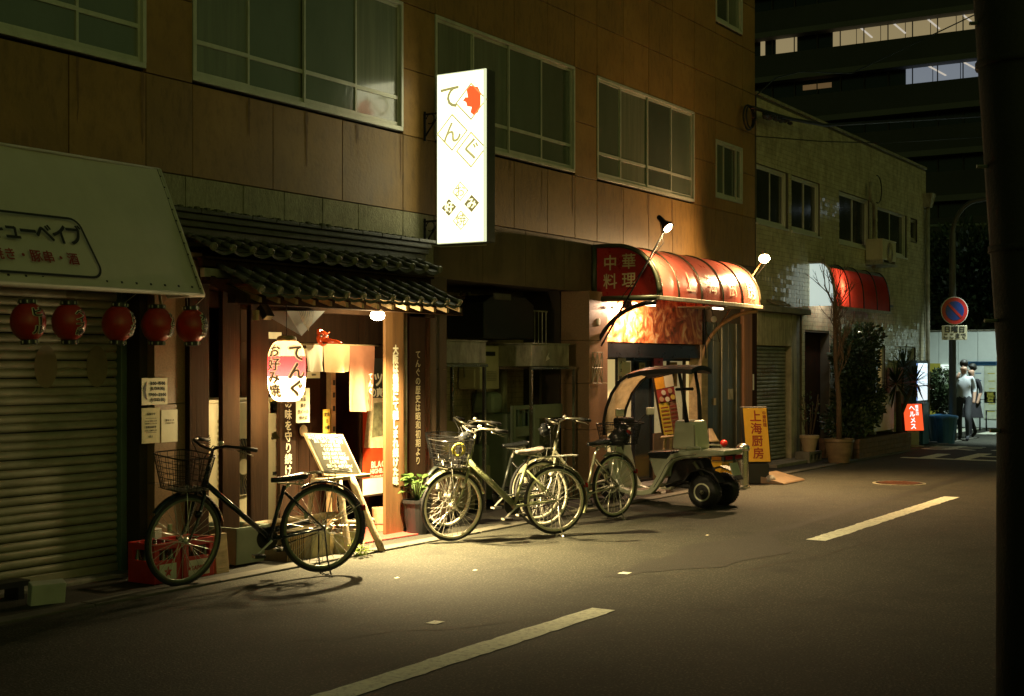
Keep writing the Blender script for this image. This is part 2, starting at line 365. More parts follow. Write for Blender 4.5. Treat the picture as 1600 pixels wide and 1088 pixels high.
for i in range(7): road_quad('crosswalk_bar', [(33.2, 2.6+i*.95), (36.2, 2.6+i*.95), (36.2, 3.05+i*.95), (33.2, 3.05+i*.95)], M['lane_paint'], .011)
mb = MB(); letters(mb, '止', 2.0, lambda a, b: Vector((24.9+b*1.1, 6.0-a, .0075)), bold=.03)
letters(mb, 'まれ', 1.5, lambda a, b: Vector((27.4+b*1.1, 6.1-a, .0075)), bold=.03)
struct(mb.build('road_lettering', M['lane_paint']))
mh = thing('manhole_cover', 'rusty round manhole cover in the far lane of the road', 'manhole cover', (18.9, 5.46, 0))
MB().lathe([(.36,0),(.36,.008),(.33,.010)], (18.9,5.46,.002), n=32).build('rim', M['steel_old'], mh)
mm = MB().lathe([(.32,0),(.32,.010)], (18.9,5.46,.002), n=32)
for i in range(-5, 6):
    for j in range(-5, 6):
        if i*i+j*j < 26: mm.box(18.9+i*.055-.017, 18.9+i*.055+.017, 5.46+j*.055-.017, 5.46+j*.055+.017, .012, .016)
mm.build('lid', mat('rust', (.22,.09,.05), .5, .4, var=.3), mh)
# cracks in the asphalt
mb = MB()
for (x0, y0, x1, y1) in [(10.2,4.3,14.5,3.3),(6.2,5.4,9.2,3.2),(17.5,3.6,20.5,2.2),(13,6.2,17,5.6)]:
    p = Vector((x0,y0,.0045)); q = Vector((x1,y1,.0045)); nrm = Vector((-(q-p).y, (q-p).x, 0)).normalized(); L_ = []; o_ = 0
    for i in range(41):
        o_ += random.uniform(-.04,.04); L_.append(p.lerp(q, i/40)+nrm*o_)
    for i in range(40):
        wd = random.uniform(.002,.008); a, b = L_[i], L_[i+1]; mb.add([a-nrm*wd, b-nrm*wd, b+nrm*wd, a+nrm*wd], [(0,1,2,3)])
struct(mb.build('asphalt_cracks', M['joint']))

# ================================================================ panel-clad building
bld = thing('panel_building', 'brown panel-clad building with long frosted windows above the restaurants', 'building', (0, W, 0))
mb = MB()   # carcass behind the cladding
mb.box(-2, 20.45, W+.05, W+6, 2.62, 3.95); mb.box(-2, 20.45, W+.35, W+6, 3.95, 9.2)
mb.build('wall', M['joint'], bld)
XS = [-2,-.8,.4,1.6,2.8,4.0,5.3,6.1,6.9,7.66,8.17,9.15,10.12,11.08,11.64,12.45,13.2,13.95,14.61,15.18,15.9,16.65,17.4,18.13,18.9,19.93,20.45]
ZS = [3.2,3.97,4.64,5.3,5.93,6.6,7.3,7.95,8.7,9.2]
WIN = [(2.8,7.66,3.97,5.3),(8.17,11.08,3.97,5.3),(11.64,14.61,3.97,5.3),(15.18,18.13,3.97,5.3),(18.9,19.93,4.15,5.02),(18.9,19.93,6.75,7.9)]
def panel(x0, x1, z0, z1, name='cladding_panel', m=None, y=W):
    g = .0045; d = random.uniform(0, .003); yy = y+d
    m = m or (M['panel_b'] if random.random() < .35 else M['panel'])
    B(name, m, bld, x0+g, x1-g, yy, yy+.045, z0+g, z1-g, bevel=.003)
for i in range(len(XS)-1):
    for j in range(len(ZS)-1):
        x0, x1, z0, z1 = XS[i], XS[i+1], ZS[j], ZS[j+1]
        hit = [w_ for w_ in WIN if w_[0] <= x0+.01 and w_[1] >= x1-.01 and w_[2] < z1-.01 and w_[3] > z0+.01]
        if not hit: panel(x0, x1, z0, z1); continue
        h = hit[0]
        if h[2] > z0+.02: panel(x0, x1, z0, h[2])
        if h[3] < z1-.02: panel(x0, x1, h[3], z1)
# reveals around the window openings
for (x0,x1,z0,z1) in WIN:
    mb = MB(); mb.box(x0-.004,x0+.004,W+.05,W+.36,z0,z1); mb.box(x1-.004,x1+.004,W+.05,W+.36,z0,z1); mb.box(x0,x1,W+.05,W+.36,z1-.004,z1+.003); mb.box(x0,x1,W+.05,W+.36,z0-.003,z0+.004)
    mb.build('reveal', M['joint'], bld)
def window(parent, x0, x1, z0, z1, mull, trans=None, y=W+.005, fm='alu', pm='pane', d=.07, wide=.035, label=None):
    f = MB(); a = wide
    f.box(x0,x1,y-.01,y+d,z0,z0+a*1.2); f.box(x0,x1,y-.01,y+d,z1-a,z1); f.box(x0,x0+a,y-.012,y+d-.003,z0+a*1.2,z1-a); f.box(x1-a,x1,y-.012,y+d-.003,z0+a*1.2,z1-a)
    o = f.build('window', M[fm], parent, bevel=.003, label=label)
    xs = [x0+a]+list(mull)+[x1-a]
    for i in range(len(xs)-1):
        yy = y+.018+(.018 if i % 2 else 0)
        pa, pb = xs[i]-(.02 if i else 0), xs[i+1]+(.02 if i < len(xs)-2 else 0)
        s = MB(); t = .022
        s.box(pa,pa+t,yy-.012,yy+.012,z0+a,z1-a); s.box(pb-t,pb,yy-.012,yy+.012,z0+a,z1-a)
        s.box(pa+t,pb-t,yy-.012,yy+.012,z0+a,z0+a+.05); s.box(pa+t,pb-t,yy-.012,yy+.012,z1-a-.03,z1-a)
        if trans: s.box(pa+t,pb-t,yy-.012,yy+.012,trans-.018,trans+.018)
        s.build('sash', M[fm], o)
        tl = random.uniform(-.006,.006)
        MB().add([(pa,yy+.003+tl,z0+a),(pb,yy+.003-tl,z0+a),(pb,yy+.003-tl,z1-a),(pa,yy+.003+tl,z1-a)], [(0,1,2,3)]).build('pane', M[pm if pm != 'pane' else random.choice(['pane','pane','pane_b','pane_c'])], o)
        B('curtain_dark', M['joint'], o, pa, pb, yy+.05, yy+.06, z0+a, z1-a)
    return o
window(bld, 2.8, 7.66, 4.0, 5.3, [4.0,5.25,6.98], 4.33)
window(bld, 8.17, 11.08, 4.0, 5.3, [8.84,9.6,10.33], 4.33)
window(bld, 11.64, 14.61, 4.0, 5.3, [12.37,13.12,13.82], 4.33)
window(bld, 15.18, 18.13, 4.0, 5.3, [15.84,16.65,17.37], 4.33)
window(bld, 18.9, 19.93, 4.15, 5.02, [19.22,19.72])
window(bld, 18.9, 19.93, 6.78, 7.9, [19.4], label='small window high on the next storey')
# pebble-dash band over the tiled canopy and behind the canvas awning
for a, b in zip([5.9,6.6,7.3,8.09,8.77,9.3,9.83,10.36,11.08], [6.6,7.3,8.09,8.77,9.3,9.83,10.36,11.08,11.62]):
    panel(a, b, 2.62, 3.2, 'pebble_panel', M['pebble'])
for a, b in zip([11.62,12.55,13.45,14.35,15.1,16.0,16.9,17.8,18.6,19.55], [12.55,13.45,14.35,15.1,16.0,16.9,17.8,18.6,19.55,20.45]):
    panel(a, b, 2.55, 3.2, 'stone_panel', M['brown_panel'])
for a, b in [(-2,2),(2,4),(4,5.9)]: panel(a, b, 2.62, 3.2, 'stone_panel', M['brown_panel'])
stm = mat('drip_stain', (.19,.10,.034), .7, var=.3)
for xs_ in (8.84,9.6,10.33,11.04,12.37,13.12,13.82,14.55,15.84,16.65,17.37,6.98,7.62,19.2,19.7,10.35,16.6):
    zt9 = 3.965 if xs_ < 18.5 else 4.145; ln = random.uniform(.18,.6); wd = random.uniform(.006,.018); pts = []
    for k in range(9): pts.append((xs_+random.uniform(-.006,.006)-wd*(1-k/9)**.6, W-.0025, zt9-ln*k/8))
    for k in range(8,-1,-1): pts.append((xs_+random.uniform(-.006,.006)+wd*(1-k/9)**.6, W-.0025, zt9-ln*k/8))
    MB().add(pts,[tuple(range(18))]).build('drip_stain', stm, bld)
# streaks of old tape and scrapes are in the panels' material; side return of the building
mb = MB(); mb.box(20.45,20.47,W+.3,W+6,3.2,9.2); mb.build('side_wall', M['brown_panel'], bld)
# soffit and lining of the ground floor
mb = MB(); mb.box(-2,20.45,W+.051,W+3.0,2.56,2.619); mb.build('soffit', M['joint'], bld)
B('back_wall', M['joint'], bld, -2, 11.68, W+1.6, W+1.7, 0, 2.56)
# --- roller shutter at the left
sh = thing('roller_shutter', 'closed ribbed roller shutter under the canvas awning', 'shutter', (4, 8.3, 0))
sl = MB(); h_ = .066
prof = [(0,.004),(.006,-.008),(.02,-.014),(.042,-.014),(.056,-.006),(.062,.004)]
vs = [(1.5, p[1], p[0]) for p in prof]+[(7.44, p[1], p[0]) for p in prof]
sl.add(vs, [(i,i+6,i+7,i+1) for i in range(5)]); slm = sl.mesh('slat', M['slat'], smooth=True)
for i in range(33):
    o = link('slat', slm, sh, (-4+random.uniform(-.004,.004), random.uniform(-.002,.002), .10+i*h_)); o.rotation_euler = (random.uniform(-.05,.05), random.uniform(-.0006,.0006), 0)
B('bottom_bar', M['slat'], sh, 1.5, 7.44, 8.275, 8.31, .04, .1, bevel=.004)
B('backing', M['black'], sh, 1.5, 7.5, 8.32, 8.34, .04, 2.6)
B('guide_rail', M['rail_green'], sh, 7.44, 7.50, 8.24, 8.33, .02, 2.45, bevel=.004)
B('doorstep', M['concrete'], sh, 1.5, 7.5, 8.12, 8.4, 0, .04, bevel=.01)
# posters faded on the shutter
for px in (72, 152):
    c = at(px, 573, 8.283); c.y = 8.2835
    mb = MB(); n = 20; mb.add([(c.x+.105*math.cos(2*math.pi*i/n), 8.2845, c.z+.16*math.sin(2*math.pi*i/n)) for i in range(n)], [tuple(range(n))])
    mb.build('faded_spot', mat('faded_red', (.24,.19,.12), .7, var=.2), sh)
# --- granite pillars
def pillar(x0, x1, y0, seams, m='granite'):
    zs = [0.0]+seams+[2.56]
    for i in range(len(zs)-1): B('pillar_stone', M[m], bld, x0, x1, y0+random.uniform(0,.002), y0+.4, zs[i]+.002, zs[i+1]-.002, bevel=.003)
pillar(7.58, 8.1, 8.02, [.72,1.34,1.95])
B('pillar_core', M['joint'], bld, 7.5, 7.58, 8.1, 8.5, 0, 2.56)
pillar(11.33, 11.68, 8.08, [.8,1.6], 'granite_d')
pillar(14.72, 15.2, 8.06, [.85,1.42,1.95])
MB().lathe([(.045,0),(.045,.012),(.03,.02)], (14.95,8.06,2.18), (0,-1,0), 20).build('intercom', M['white'], bld, smooth=False)
g = MB(); x0, x1, z0, z1, y = 14.76, 15.02, 1.42, 1.80, 8.04
for (a,b,c,d) in [(x0,z0,x1,z0),(x1,z0,x1,z1),(x1,z1,x0,z1),(x0,z1,x0,z0),(x0,z0,x1,z1),(x0,z1,x1,z0),((x0+x1)/2,z0,(x0+x1)/2,z1),(x0,(z0+z1)/2,x1,(z0+z1)/2),(x0,z0,(x0+x1)/2,z1),((x0+x1)/2,z1,x1,z0),(x0,z1,(x0+x1)/2,z0),((x0+x1)/2,z0,x1,z1)]:
    g.tube([(a,y,b),(c,y,d)], .005, 5)
g.build('ornamental_grille', M['steel_old'], bld)

# --- notices on the pillar
nt1 = thing('notice', 'square cream opening hours notice, topmost on the granite pillar', 'notice', at(222,632,8.01))
a, b = at(222,591,8.01), at(262,632,8.01)
MB().box(a.x,b.x,8.012,8.018,b.z,a.z).build('sheet', M['paper'], nt1)
c = (a+b)/2; f = plane_fn((c.x+.03,8.010,c.z),(1,0,0),(0,0,1)); mb = MB()
for s_, dz in (('11:00~15:00',.062),('(LO14:30)',.022),('17:00~23:00',-.026),('(LO22:30)',-.066)): letters(mb, s_, .034, lambda p,q: f(p,q+dz), bold=.06)
mb.add([(a.x+.012,8.010,c.z+.03),(a.x+.05,8.010,c.z+.08),(a.x+.04,8.010,c.z),(a.x+.055,8.010,c.z-.07),(a.x+.02,8.010,c.z-.04)], [(0,1,2,3,4)])
mb.build('lettering', M['ink'], nt1)
nt2 = thing('notice', 'laminated notice with a boxed text, lower left on the granite pillar', 'notice', at(222,692,8.01))
a, b = at(222,638,8.01), at(250,692,8.01)
B('sheet', M['paper_g'], nt2, a.x,b.x,8.012,8.017,b.z,a.z)
c = (a+b)/2; mb = MB(); f = plane_fn((c.x,8.009,c.z),(1,0,0),(0,0,1))
for s_, dz, sz in (('お知らせ',.09,.022),('いつもご利用いただき',.035,.012),('ありがとうございます',.015,.012),('営業時間変更',-.012,.018),('よろしくお願いします',-.038,.012),('店主',-.085,.018)): letters(mb, s_, sz, lambda p,q: f(p,q+dz), bold=.02)
for (p,q,r_,s_) in [(-.055,.055,.055,.058),(-.055,-.055,.055,-.052)]: mb.add([f(p,q),f(r_,q),f(r_,s_),f(p,s_)], [(0,1,2,3)])
mb.build('lettering', M['ink'], nt2)
nt3 = thing('notice', 'plain cream notice with a brown food drawing, right of the laminated one', 'notice', at(252,690,8.01))
a, b = at(252.5,641,8.01), at(278,690,8.01)
B('sheet', M['paper'], nt3, a.x,b.x,8.012,8.017,b.z,a.z)
c = (a+b)/2; mb = MB(); f = plane_fn((c.x,8.009,c.z),(1,0,0),(0,0,1))
letters(mb, '宴会コース', .018, lambda p,q: f(p,q+.045), bold=.02)
mb.build('lettering', M['ink'], nt3); mb = MB()
letters(mb, 'ご予約承ります', .014, lambda p,q: f(p,q+.022), bold=.02)
for (u_,v_,r_) in [(-.01,-.05,.028),(.02,-.06,.024),(-.025,-.035,.014),(.0,-.03,.018)]:
    mb.add([f(u_+r_*math.cos(t*.5)*(1+.2*math.sin(t*1.7)), v_+r_*.75*math.sin(t*.5)) for t in range(12)], [tuple(range(12))])
    mb.v = [(p[0], p[1]-.0003*(len(mb.f)), p[2]) if i >= len(mb.v)-12 else p for i, p in enumerate(mb.v)]
mb.build('drawing', M['ink_brown'], nt3)
mt = thing('meter_box', 'small white utility box low on the granite pillar', 'meter box', (7.64, 8.0, .40))
a, b = at(234,826,8.0), at(246,852,8.0); B('case', M['white'], mt, a.x,b.x,7.95,8.015,b.z,a.z, bevel=.008); B('window', M['black'], mt, a.x+.02,b.x-.02,7.944,7.95,b.z+.03,b.z+.06)

# ================================================================ canvas awning
aw = thing('canvas_awning', 'large sloping pale canvas awning with black lettered frame at the left', 'awning', (5, W, 2.1))
yt, zt, yb, zb, xr = 8.12, 3.20, 7.64, 2.20, 7.72
nx = 60; mb = MB(); vs = []; fs = []
for i in range(nx+1):
    for j in range(9):
        t = j/8; x = 1.5+(xr-1.5)*i/nx; s_ = .015*math.sin(x*2.1+j*.5)+.004*math.sin(x*7.3-j)*math.sin(math.pi*t)
        vs.append((x, yt+(yb-yt)*t+s_, zt+(zb-zt)*t-.02*math.sin(math.pi*t)))
for i in range(nx):
    for j in range(8): a = i*9+j; fs.append((a,a+1,a+10,a+9))
mb.add(vs, fs); mb.build('canvas', M['awn'], aw, smooth=True)
MB().add([(xr,yt,zt),(xr,yb,zb),(xr,yt,zb)], [(0,1,2)]).build('side_gusset', M['awn'], aw)
fr = MB(); fr.tube([(1.5,yb,zb-.01),(xr+.005,yb,zb-.01)], .018, 10); fr.tube([(xr+.004,yt,zt),(xr+.004,yb,zb-.01)], .016, 8); fr.tube([(1.5,yt,zt),(xr+.004,yt,zt)], .012, 8); fr.tube([(xr,yb,zb-.01),(xr,yt,zb-.01)], .016, 8)
fr.build('frame_pipe', M['awn'], aw, smooth=True)
dn = Vector((0,yb-yt,zb-zt)).normalized(); nrm = Vector((0,-abs(zb-zt),abs(yb-yt))).normalized()*-1
nrm = Vector((0, -(zt-zb), (yt-yb))).normalized()
st = MB()
for i in range(44):
    x = 1.6+i*.14
    if x < xr: p = Vector((x,yb,zb))-dn*.05+nrm*.008; st.obox(p, (1,0,0), dn, nrm, .008,.008,.002)
for i in range(11):
    p = Vector((xr-.02,yt,zt))+dn*(.07+i*.1)+nrm*.01; st.obox(p, (1,0,0), dn, nrm, .006,.006,.002)
st.build('lacing', M['black'], aw)
T('lacing_cord', M['black'], aw, [Vector((xr-.026,yt,zt))+nrm*.008, Vector((xr-.026,yb,zb))+nrm*.008-dn*.05], .0025, 5)
def slope(px, py):   # where a mark seen in the photograph lies on the canvas
    u = (px-800)/2133; v = (570-py)/2133
    d = Vector((CX+CS*u, CS-CX*u, v)); n_ = Vector((0, zt-zb, -(yt-yb)))
    p0 = Vector((0,yb,zb))-Vector((0,0,EYE)); return Vector((0,0,EYE))+d*(p0.dot(n_)/d.dot(n_))
a_, b_ = slope(155,437), slope(110,345)
s_of = lambda p: (p-Vector((p.x,yb,zb))).length      # distance up the slope from the lower edge
s0, s1 = s_of(a_), s_of(b_); x1 = a_.x+.02; x0 = 4.3
cf = lambda x, s_: Vector((x, yb, zb))-dn*s_+nrm*.026
path = [cf(x0+.1,s0)]+[cf(x1-.09+.09*math.cos(R(t)), s0+.09+.09*math.sin(R(t))) for t in range(-90,1,15)]+[cf(x1-.05-.09+.09*math.cos(R(t)), s1-.09+.09*math.sin(R(t))) for t in range(0,91,15)]+[cf(x0+.1,s1)]+[cf(x0+.1-.1*math.cos(R(t)), s1-.1+.1*math.sin(R(t))) for t in range(90,-91,-180)]
mb = MB(); th = .0095
for i in range(len(path)):
    p, q = path[i], path[(i+1) % len(path)]; d = (q-p).normalized(); sd = d.cross(nrm)*th
    mb.add([p-sd-d*.003, q-sd+d*.003, q+sd+d*.003, p+sd-d*.003], [(0,1,2,3)])
fn = lambda a, b: cf(6.27+a, (s0+s1)/2+.09+b)
letters(mb, 'キューベイブ', .175, lambda a,b: fn(a-.02*b,b), pitch=.86, bold=.035, sx=.9)
mb.build('lettering', M['ink'], aw)
mb = MB(); letters(mb, '串焼き・豚串・酒', .10, lambda a,b: fn(a-.12,b-.19), pitch=1.05, bold=.03)
mb.build('lettering', M['ink_red'], aw)
# awning bracket
T('bracket', M['wood_p'], aw, [(7.50,8.05,2.35),(7.50,7.9,2.28),(7.50,7.86,2.1),(7.47,7.86,2.02)], .012, 8)

# ================================================================ small red lanterns
def surf(c, rx, rz, lift):
    def f(a, b):
        t = max(-.95, min(.95, b/rz)); r_ = rx*math.sqrt(1-(t*.93)**2)+lift; return c, r_, a
    return f
def lantern(px, py, txt, label, face):
    Y = 7.70; c = at(px, py, Y); rx, rz = .118, .135
    o = thing('paper_lantern', label, 'lantern', c, 'small red paper lanterns under the awning')
    prof = [(rx*math.sin(math.pi*(.12+.76*i/22))*(1.0+(.012 if i % 2 else -.006)), -rz*math.cos(math.pi*(.12+.76*i/22))) for i in range(23)]
    MB().lathe(prof, c, n=28).build('shell', M['lantern'], o, smooth=True)
    r0 = prof[0][0]
    for s_ in (1, -1):
        mb = MB(); z = c.z+s_*(-prof[0][1]); mb.lathe([(r0+.012,-.016*1),(r0+.012,.016)], (c.x,c.y,z+s_*.012), n=20)
        mb.build('ring', M['black'], o)
        mb = MB()
        for t in range(0,360,45): mb.box(c.x+(r0+.015)*math.cos(R(t))-.004, c.x+(r0+.015)*math.cos(R(t))+.004, c.y+(r0+.015)*math.sin(R(t))-.004, c.y+(r0+.015)*math.sin(R(t))+.004, z+s_*.012-.01, z+s_*.012+.01)
        mb.build('stud', M['chrome'], o)
    def f(a, b, lift):
        t = max(-1, min(1, b/rz)); rr = rx*math.sqrt(max(.02, 1-t*t*.92))+lift; an = face+a/rx
        return Vector((c.x+rr*math.cos(an), c.y+rr*math.sin(an), c.z+b))
    n = len(txt); sz = .175/max(n,3)*1.12
    mb = MB(); letters(mb, txt, sz, lambda a,b: f(a*1.6,b,.005), vertical=True, bold=.115, pitch=.92); mb.build('lettering_outline', M['white_ink'], o)
    mb = MB(); letters(mb, txt, sz, lambda a,b: f(a*1.6,b,.010), vertical=True, bold=.035, pitch=.92); mb.build('lettering', M['ink'], o)
    zz = c.z+rz+.01
    w_ = MB(); w_.tube([(c.x-.03,c.y,zz),(c.x-.09,yb,zb-.02)], .0018, 4); w_.tube([(c.x+.03,c.y,zz),(c.x+.10,yb,zb-.02)], .0018, 4); w_.build('hanging_wire', M['steel_old'], o); o.rotation_euler = (random.uniform(-.05,.05), random.uniform(-.06,.06), random.uniform(-.12,.12)); o.location.z += random.uniform(-.012,.004)
A0 = math.atan2(-.85,.0)
for px, py, t, l, f in [(44,503,'ビール','red paper lantern reading ビール, cut by the picture edge',R(-97)),(108,503,'ベイブ串','red paper lantern reading ベイブ串',R(-93)),
        (185,505,'とりから','red paper lantern third in the row in front of the shutter edge',R(-66)),(246,508,'とん玉焼','red paper lantern hanging before the granite pillar',R(-68)),(299,509,'水菜玉','red paper lantern at the awning corner before the dark post',R(-68))]:
    lantern(px, py, t, l, f)

# ================================================================ okonomiyaki shop front
oz = thing('timber_shop_front', 'dark timber restaurant front under a two-tier tiled canopy', 'shop front', (9.6, 8.0, 0))
def post(pa, pb, y0, z0=0, z1=2.3, m='wood_d', name='post', dep=.05): return B(name, M[m], oz, ax(pa,y0), ax(pb,y0), y0, y0+dep, z0, z1, bevel=.006)
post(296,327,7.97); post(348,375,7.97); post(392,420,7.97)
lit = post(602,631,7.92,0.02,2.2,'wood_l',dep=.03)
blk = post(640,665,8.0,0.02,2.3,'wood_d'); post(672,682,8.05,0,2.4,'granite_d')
T('downpipe', M['steel_old'], oz, [(ax(634,7.98),7.99,0.05),(ax(634,7.98),7.99,2.3)], .022, 10)
xa = (ax(602,7.92)+ax(631,7.92))/2
mb = MB(); letters(mb, '大阪は鶴橋にて親しまれ続けた味', .092, plane_fn((xa+.012,7.9165,1.16),(1,0,0),(0,0,1)), vertical=True, bold=.075, pitch=.98, sx=1.0); mb.build('lettering', M['white_ink'], lit)
xb = (ax(640,8.0)+ax(665,8.0))/2
mb = MB(); letters(mb, 'てんぐの歴史は昭和初期より', .088, plane_fn((xb,7.9965,1.22),(1,0,0),(0,0,1)), vertical=True, bold=.02, pitch=1.0); mb.build('lettering', M['dim_ink'], blk)
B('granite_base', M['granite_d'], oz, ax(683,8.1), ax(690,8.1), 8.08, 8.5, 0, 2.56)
# lintel beams and ceiling
B('lintel_beam', M['wood_d'], oz, 8.1, 11.35, 8.0, 8.12, 2.12, 2.26, bevel=.006)
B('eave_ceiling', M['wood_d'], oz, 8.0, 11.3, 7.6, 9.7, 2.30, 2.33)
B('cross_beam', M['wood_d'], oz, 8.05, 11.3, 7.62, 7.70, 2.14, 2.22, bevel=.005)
# rear facade behind the posts: plank wall made of boards, with a sliding door
yd = 8.62
xk = ax(376,yd)
while xk < ax(522,yd)-.02:
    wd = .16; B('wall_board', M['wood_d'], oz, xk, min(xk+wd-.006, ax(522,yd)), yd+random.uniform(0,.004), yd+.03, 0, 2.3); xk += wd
B('door_frame', M['wood_p'], oz, ax(515,8.5), ax(522,8.5), 8.48, 8.54, 0.02, 1.78)
for z_ in (1.2,1.33,1.45,1.0): B('frame_mark', M['ink'], oz, ax(517.5,8.5), ax(521,8.5), 8.476, 8.479, z_, z_+.05)
B('door_jamb', M['wood_d'], oz, ax(566,8.5), ax(571,8.5), 8.46, 8.54, 0, 2.2)
B('transom_panel', M['wood_d'], oz, ax(376,8.55), ax(668,8.55), 8.55, 8.6, 1.86, 2.3)
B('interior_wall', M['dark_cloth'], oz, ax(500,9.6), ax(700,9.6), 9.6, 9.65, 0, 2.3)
B('side_wall', M['wood_d'], oz, ax(633,8.3), ax(638,8.3), 8.15, 9.7, 0, 2.3)
sd = B('side_board', M['wood_d'], oz, ax(438,8.2), ax(462,8.2), 8.2, 8.24, .05, 1.72)
mb = MB(); letters(mb, '伝統の味を守り続けて', .098, plane_fn(((ax(438,8.2)+ax(462,8.2))/2,8.1965,1.05),(1,0,0),(0,0,1)), vertical=True, bold=.03, pitch=1.02); mb.build('lettering', M['white_ink'], sd)
# tiled canopy
def tier(name, x0, x1, n, yt_, zt_, ye, ze, over=0):
    dx = (x1-x0)/(n-1); D = Vector((0,ye-yt_,ze-zt_)); L_ = D.length; D.normalize(); Nn = Vector((0,D.z,-D.y)); Nn = Nn if Nn.z > 0 else -Nn
    Nn.normalize()
    for i in range(n):
        x = x0+i*dx+random.uniform(-.006,.006)
        mb = MB(); steps = 3
        for k in range(steps):
            a = Vector((x,yt_,zt_))+D*(L_*k/steps-.01)+Nn*(.012+.002*k); b = Vector((x,yt_,zt_))+D*(L_*(k+1)/steps+.01)+Nn*(.018+.002*k)
            mb.tube([a,b], [.021,.024], 10)
        o = mb.build('cover_tile', M['rooftile'], oz, smooth=True)
        e = Vector((x,ye,ze))+Nn*.02
        mb = MB().lathe([(.034,0),(.036,.010),(.033,.022),(.024,.026),(.022,.020)], e, D, 16); mb.build('end_cap', M['captile'], o)
        if i < n-1:
            mb = MB()
            for k in range(steps):
                vs = []
                for q in range(2):
                    base = Vector((x,yt_,zt_))+D*(L_*(k+q)/steps+(.02 if q else 0))+Nn*(.012 if q else -.004)
                    for j in range(7): t = j/6; vs.append(base+Vector((dx*t,0,0))-Nn*(.018*math.sin(math.pi*t)))
                mb.add(vs, [(j,j+1,j+8,j+7) for j in range(6)])
            # hanging lip of the lowest tile
            vs = []
            for j in range(7):
                t = j/6; p = Vector((x+dx*t,ye,ze))+D*.02-Nn*(.018*math.sin(math.pi*t)-.006); vs += [p, p+Vector((0,0,-.018-.012*math.sin(math.pi*t)))]
            mb.add(vs, [(2*j,2*j+2,2*j+3,2*j+1) for j in range(6)])
            mb.build('pan_tile', M['rooftile'], oz, smooth=True)
tier('upper', 7.98, 11.12, 15, 8.14, 2.715, 7.80, 2.58)
tier('lower', 8.12, 10.92, 14, 7.86, 2.44, 7.42, 2.235)
B('ridge_tile', M['rooftile'], oz, 7.75,11.28,8.06,8.19,2.70,2.765,bevel=.008); B('ridge_tile', M['rooftile'], oz, 7.75,11.29,8.03,8.19,2.768,2.818,bevel=.008)
mb = MB().box(7.75,11.3,8.0,8.19,2.82,2.87); mb.build('ridge_tile', M['rooftile'], oz, bevel=.01)
mb = MB()
for i in range(12): x = 7.75+i*.3; mb.box(x+.004,x+.296,7.98,8.18,2.875,2.905+random.uniform(0,.006))
mb.build('ridge_tile', M['rooftile'], oz, bevel=.006)
mb = MB()
for i in range(420):
    x = random.uniform(7.76,11.25); y = random.uniform(7.99,8.18); s_ = random.uniform(.006,.018); mb.box(x-s_,x+s_,y-s_,y+s_,2.90,2.905+s_*1.2)
mb.build('moss', M['moss'], oz, kind='stuff')
B('fascia_beam', M['wood_d'], oz, 7.95, 11.1, 7.87, 7.93, 2.44, 2.50, bevel=.004)
B('fascia_beam', M['steel_old'], oz, 7.95, 11.1, 7.85, 7.90, 2.355, 2.425, bevel=.004)
B('fascia_beam', M['wood_d'], oz, 7.97, 11.1, 7.86, 8.15, 2.33, 2.36)
B('roof_deck', M['wood_d'], oz, 7.97, 11.1, 7.83, 8.19, 2.50, 2.52)
mb = MB().prism([(8.02,7.98,2.42),(8.02,7.46,2.20),(8.02,7.46,2.14),(8.02,7.98,2.34)], (.04,0,0)); mb.build('barge_board', M['wood_d'], oz)
mb = MB().prism([(11.0,7.98,2.42),(11.0,7.46,2.20),(11.0,7.46,2.16),(11.0,7.98,2.34)], (.03,0,0)); mb.build('barge_board', M['wood_p'], oz)
T('wall_cable', M['cream'], oz, [at(640,378,8.19),at(690,386,8.19),at(760,383,8.19)], .006, 6)
# rafters
for i in range(13):
    x = 8.2+i*.22; MB().prism([(x,7.98,2.36),(x,7.5,2.19),(x,7.5,2.15),(x,7.98,2.31)], (.035,0,0)).build('rafter', M['wood_p'], oz)
# doorway things
MB().add([at(430,545,8.3),at(500,545,8.3),at(500,560,8.3),at(430,560,8.3)], [(0,1,2,3)]).build('pelmet', M['wood_p'], oz)
mt_ = thing('door_mat', 'red ribbed mat on the floor at the restaurant entrance', 'mat', (10.3, 8.0, .012))
mb = MB(); p = [gp(505,826,.02), gp(610,824,.02), gp(632,838,.02), gp(520,850,.02)]
mb.prism([(9.75,8.45,.013),(9.65,7.75,.013),(10.65,7.70,.013),(10.8,8.45,.013)], (0,0,.014)); mb.build('pile', M['mat_red'], mt_)

# ---- the big lit lantern
def spot(name, parent, loc, tgt, energy, col, size=150, blend=.6, rad=.05):
    l = bpy.data.lights.new(name, 'SPOT'); l.energy = energy; l.color = col; l.spot_size = R(size); l.spot_blend = blend; l.shadow_soft_size = rad
    o = bpy.data.objects.new(name, l); COL.objects.link(o); o.location = Vector(loc)-org(parent); o.parent = parent
    o.rotation_euler = (Vector(tgt)-Vector(loc)).to_track_quat('-Z','Y').to_euler(); return o
def point(name, parent, loc, energy, col, rad=.05):
    l = bpy.data.lights.new(name, 'POINT'); l.energy = energy; l.color = col; l.shadow_soft_size = rad
    o = bpy.data.objects.new(name, l); COL.objects.link(o); o.location = Vector(loc)-org(parent); o.parent = parent; return o
WARM = (1.0, .76, .37)
def lanternpaper(name, col, e):
    m = mat(name, col, .6, var=.06, scale=7, trans=.5); b = m.node_tree.nodes['Principled BSDF']
    b.inputs['Emission Strength'].default_value = e; b.inputs['Emission Color'].default_value = (col[0], col[1]*.86, col[2]*.62, 1); return m
c = at(448,580,7.62); rx, rz = .158, .255
bl = thing('big_lantern', 'large glowing white paper lantern with a red band reading てんぐ and お好み焼', 'lantern', c)
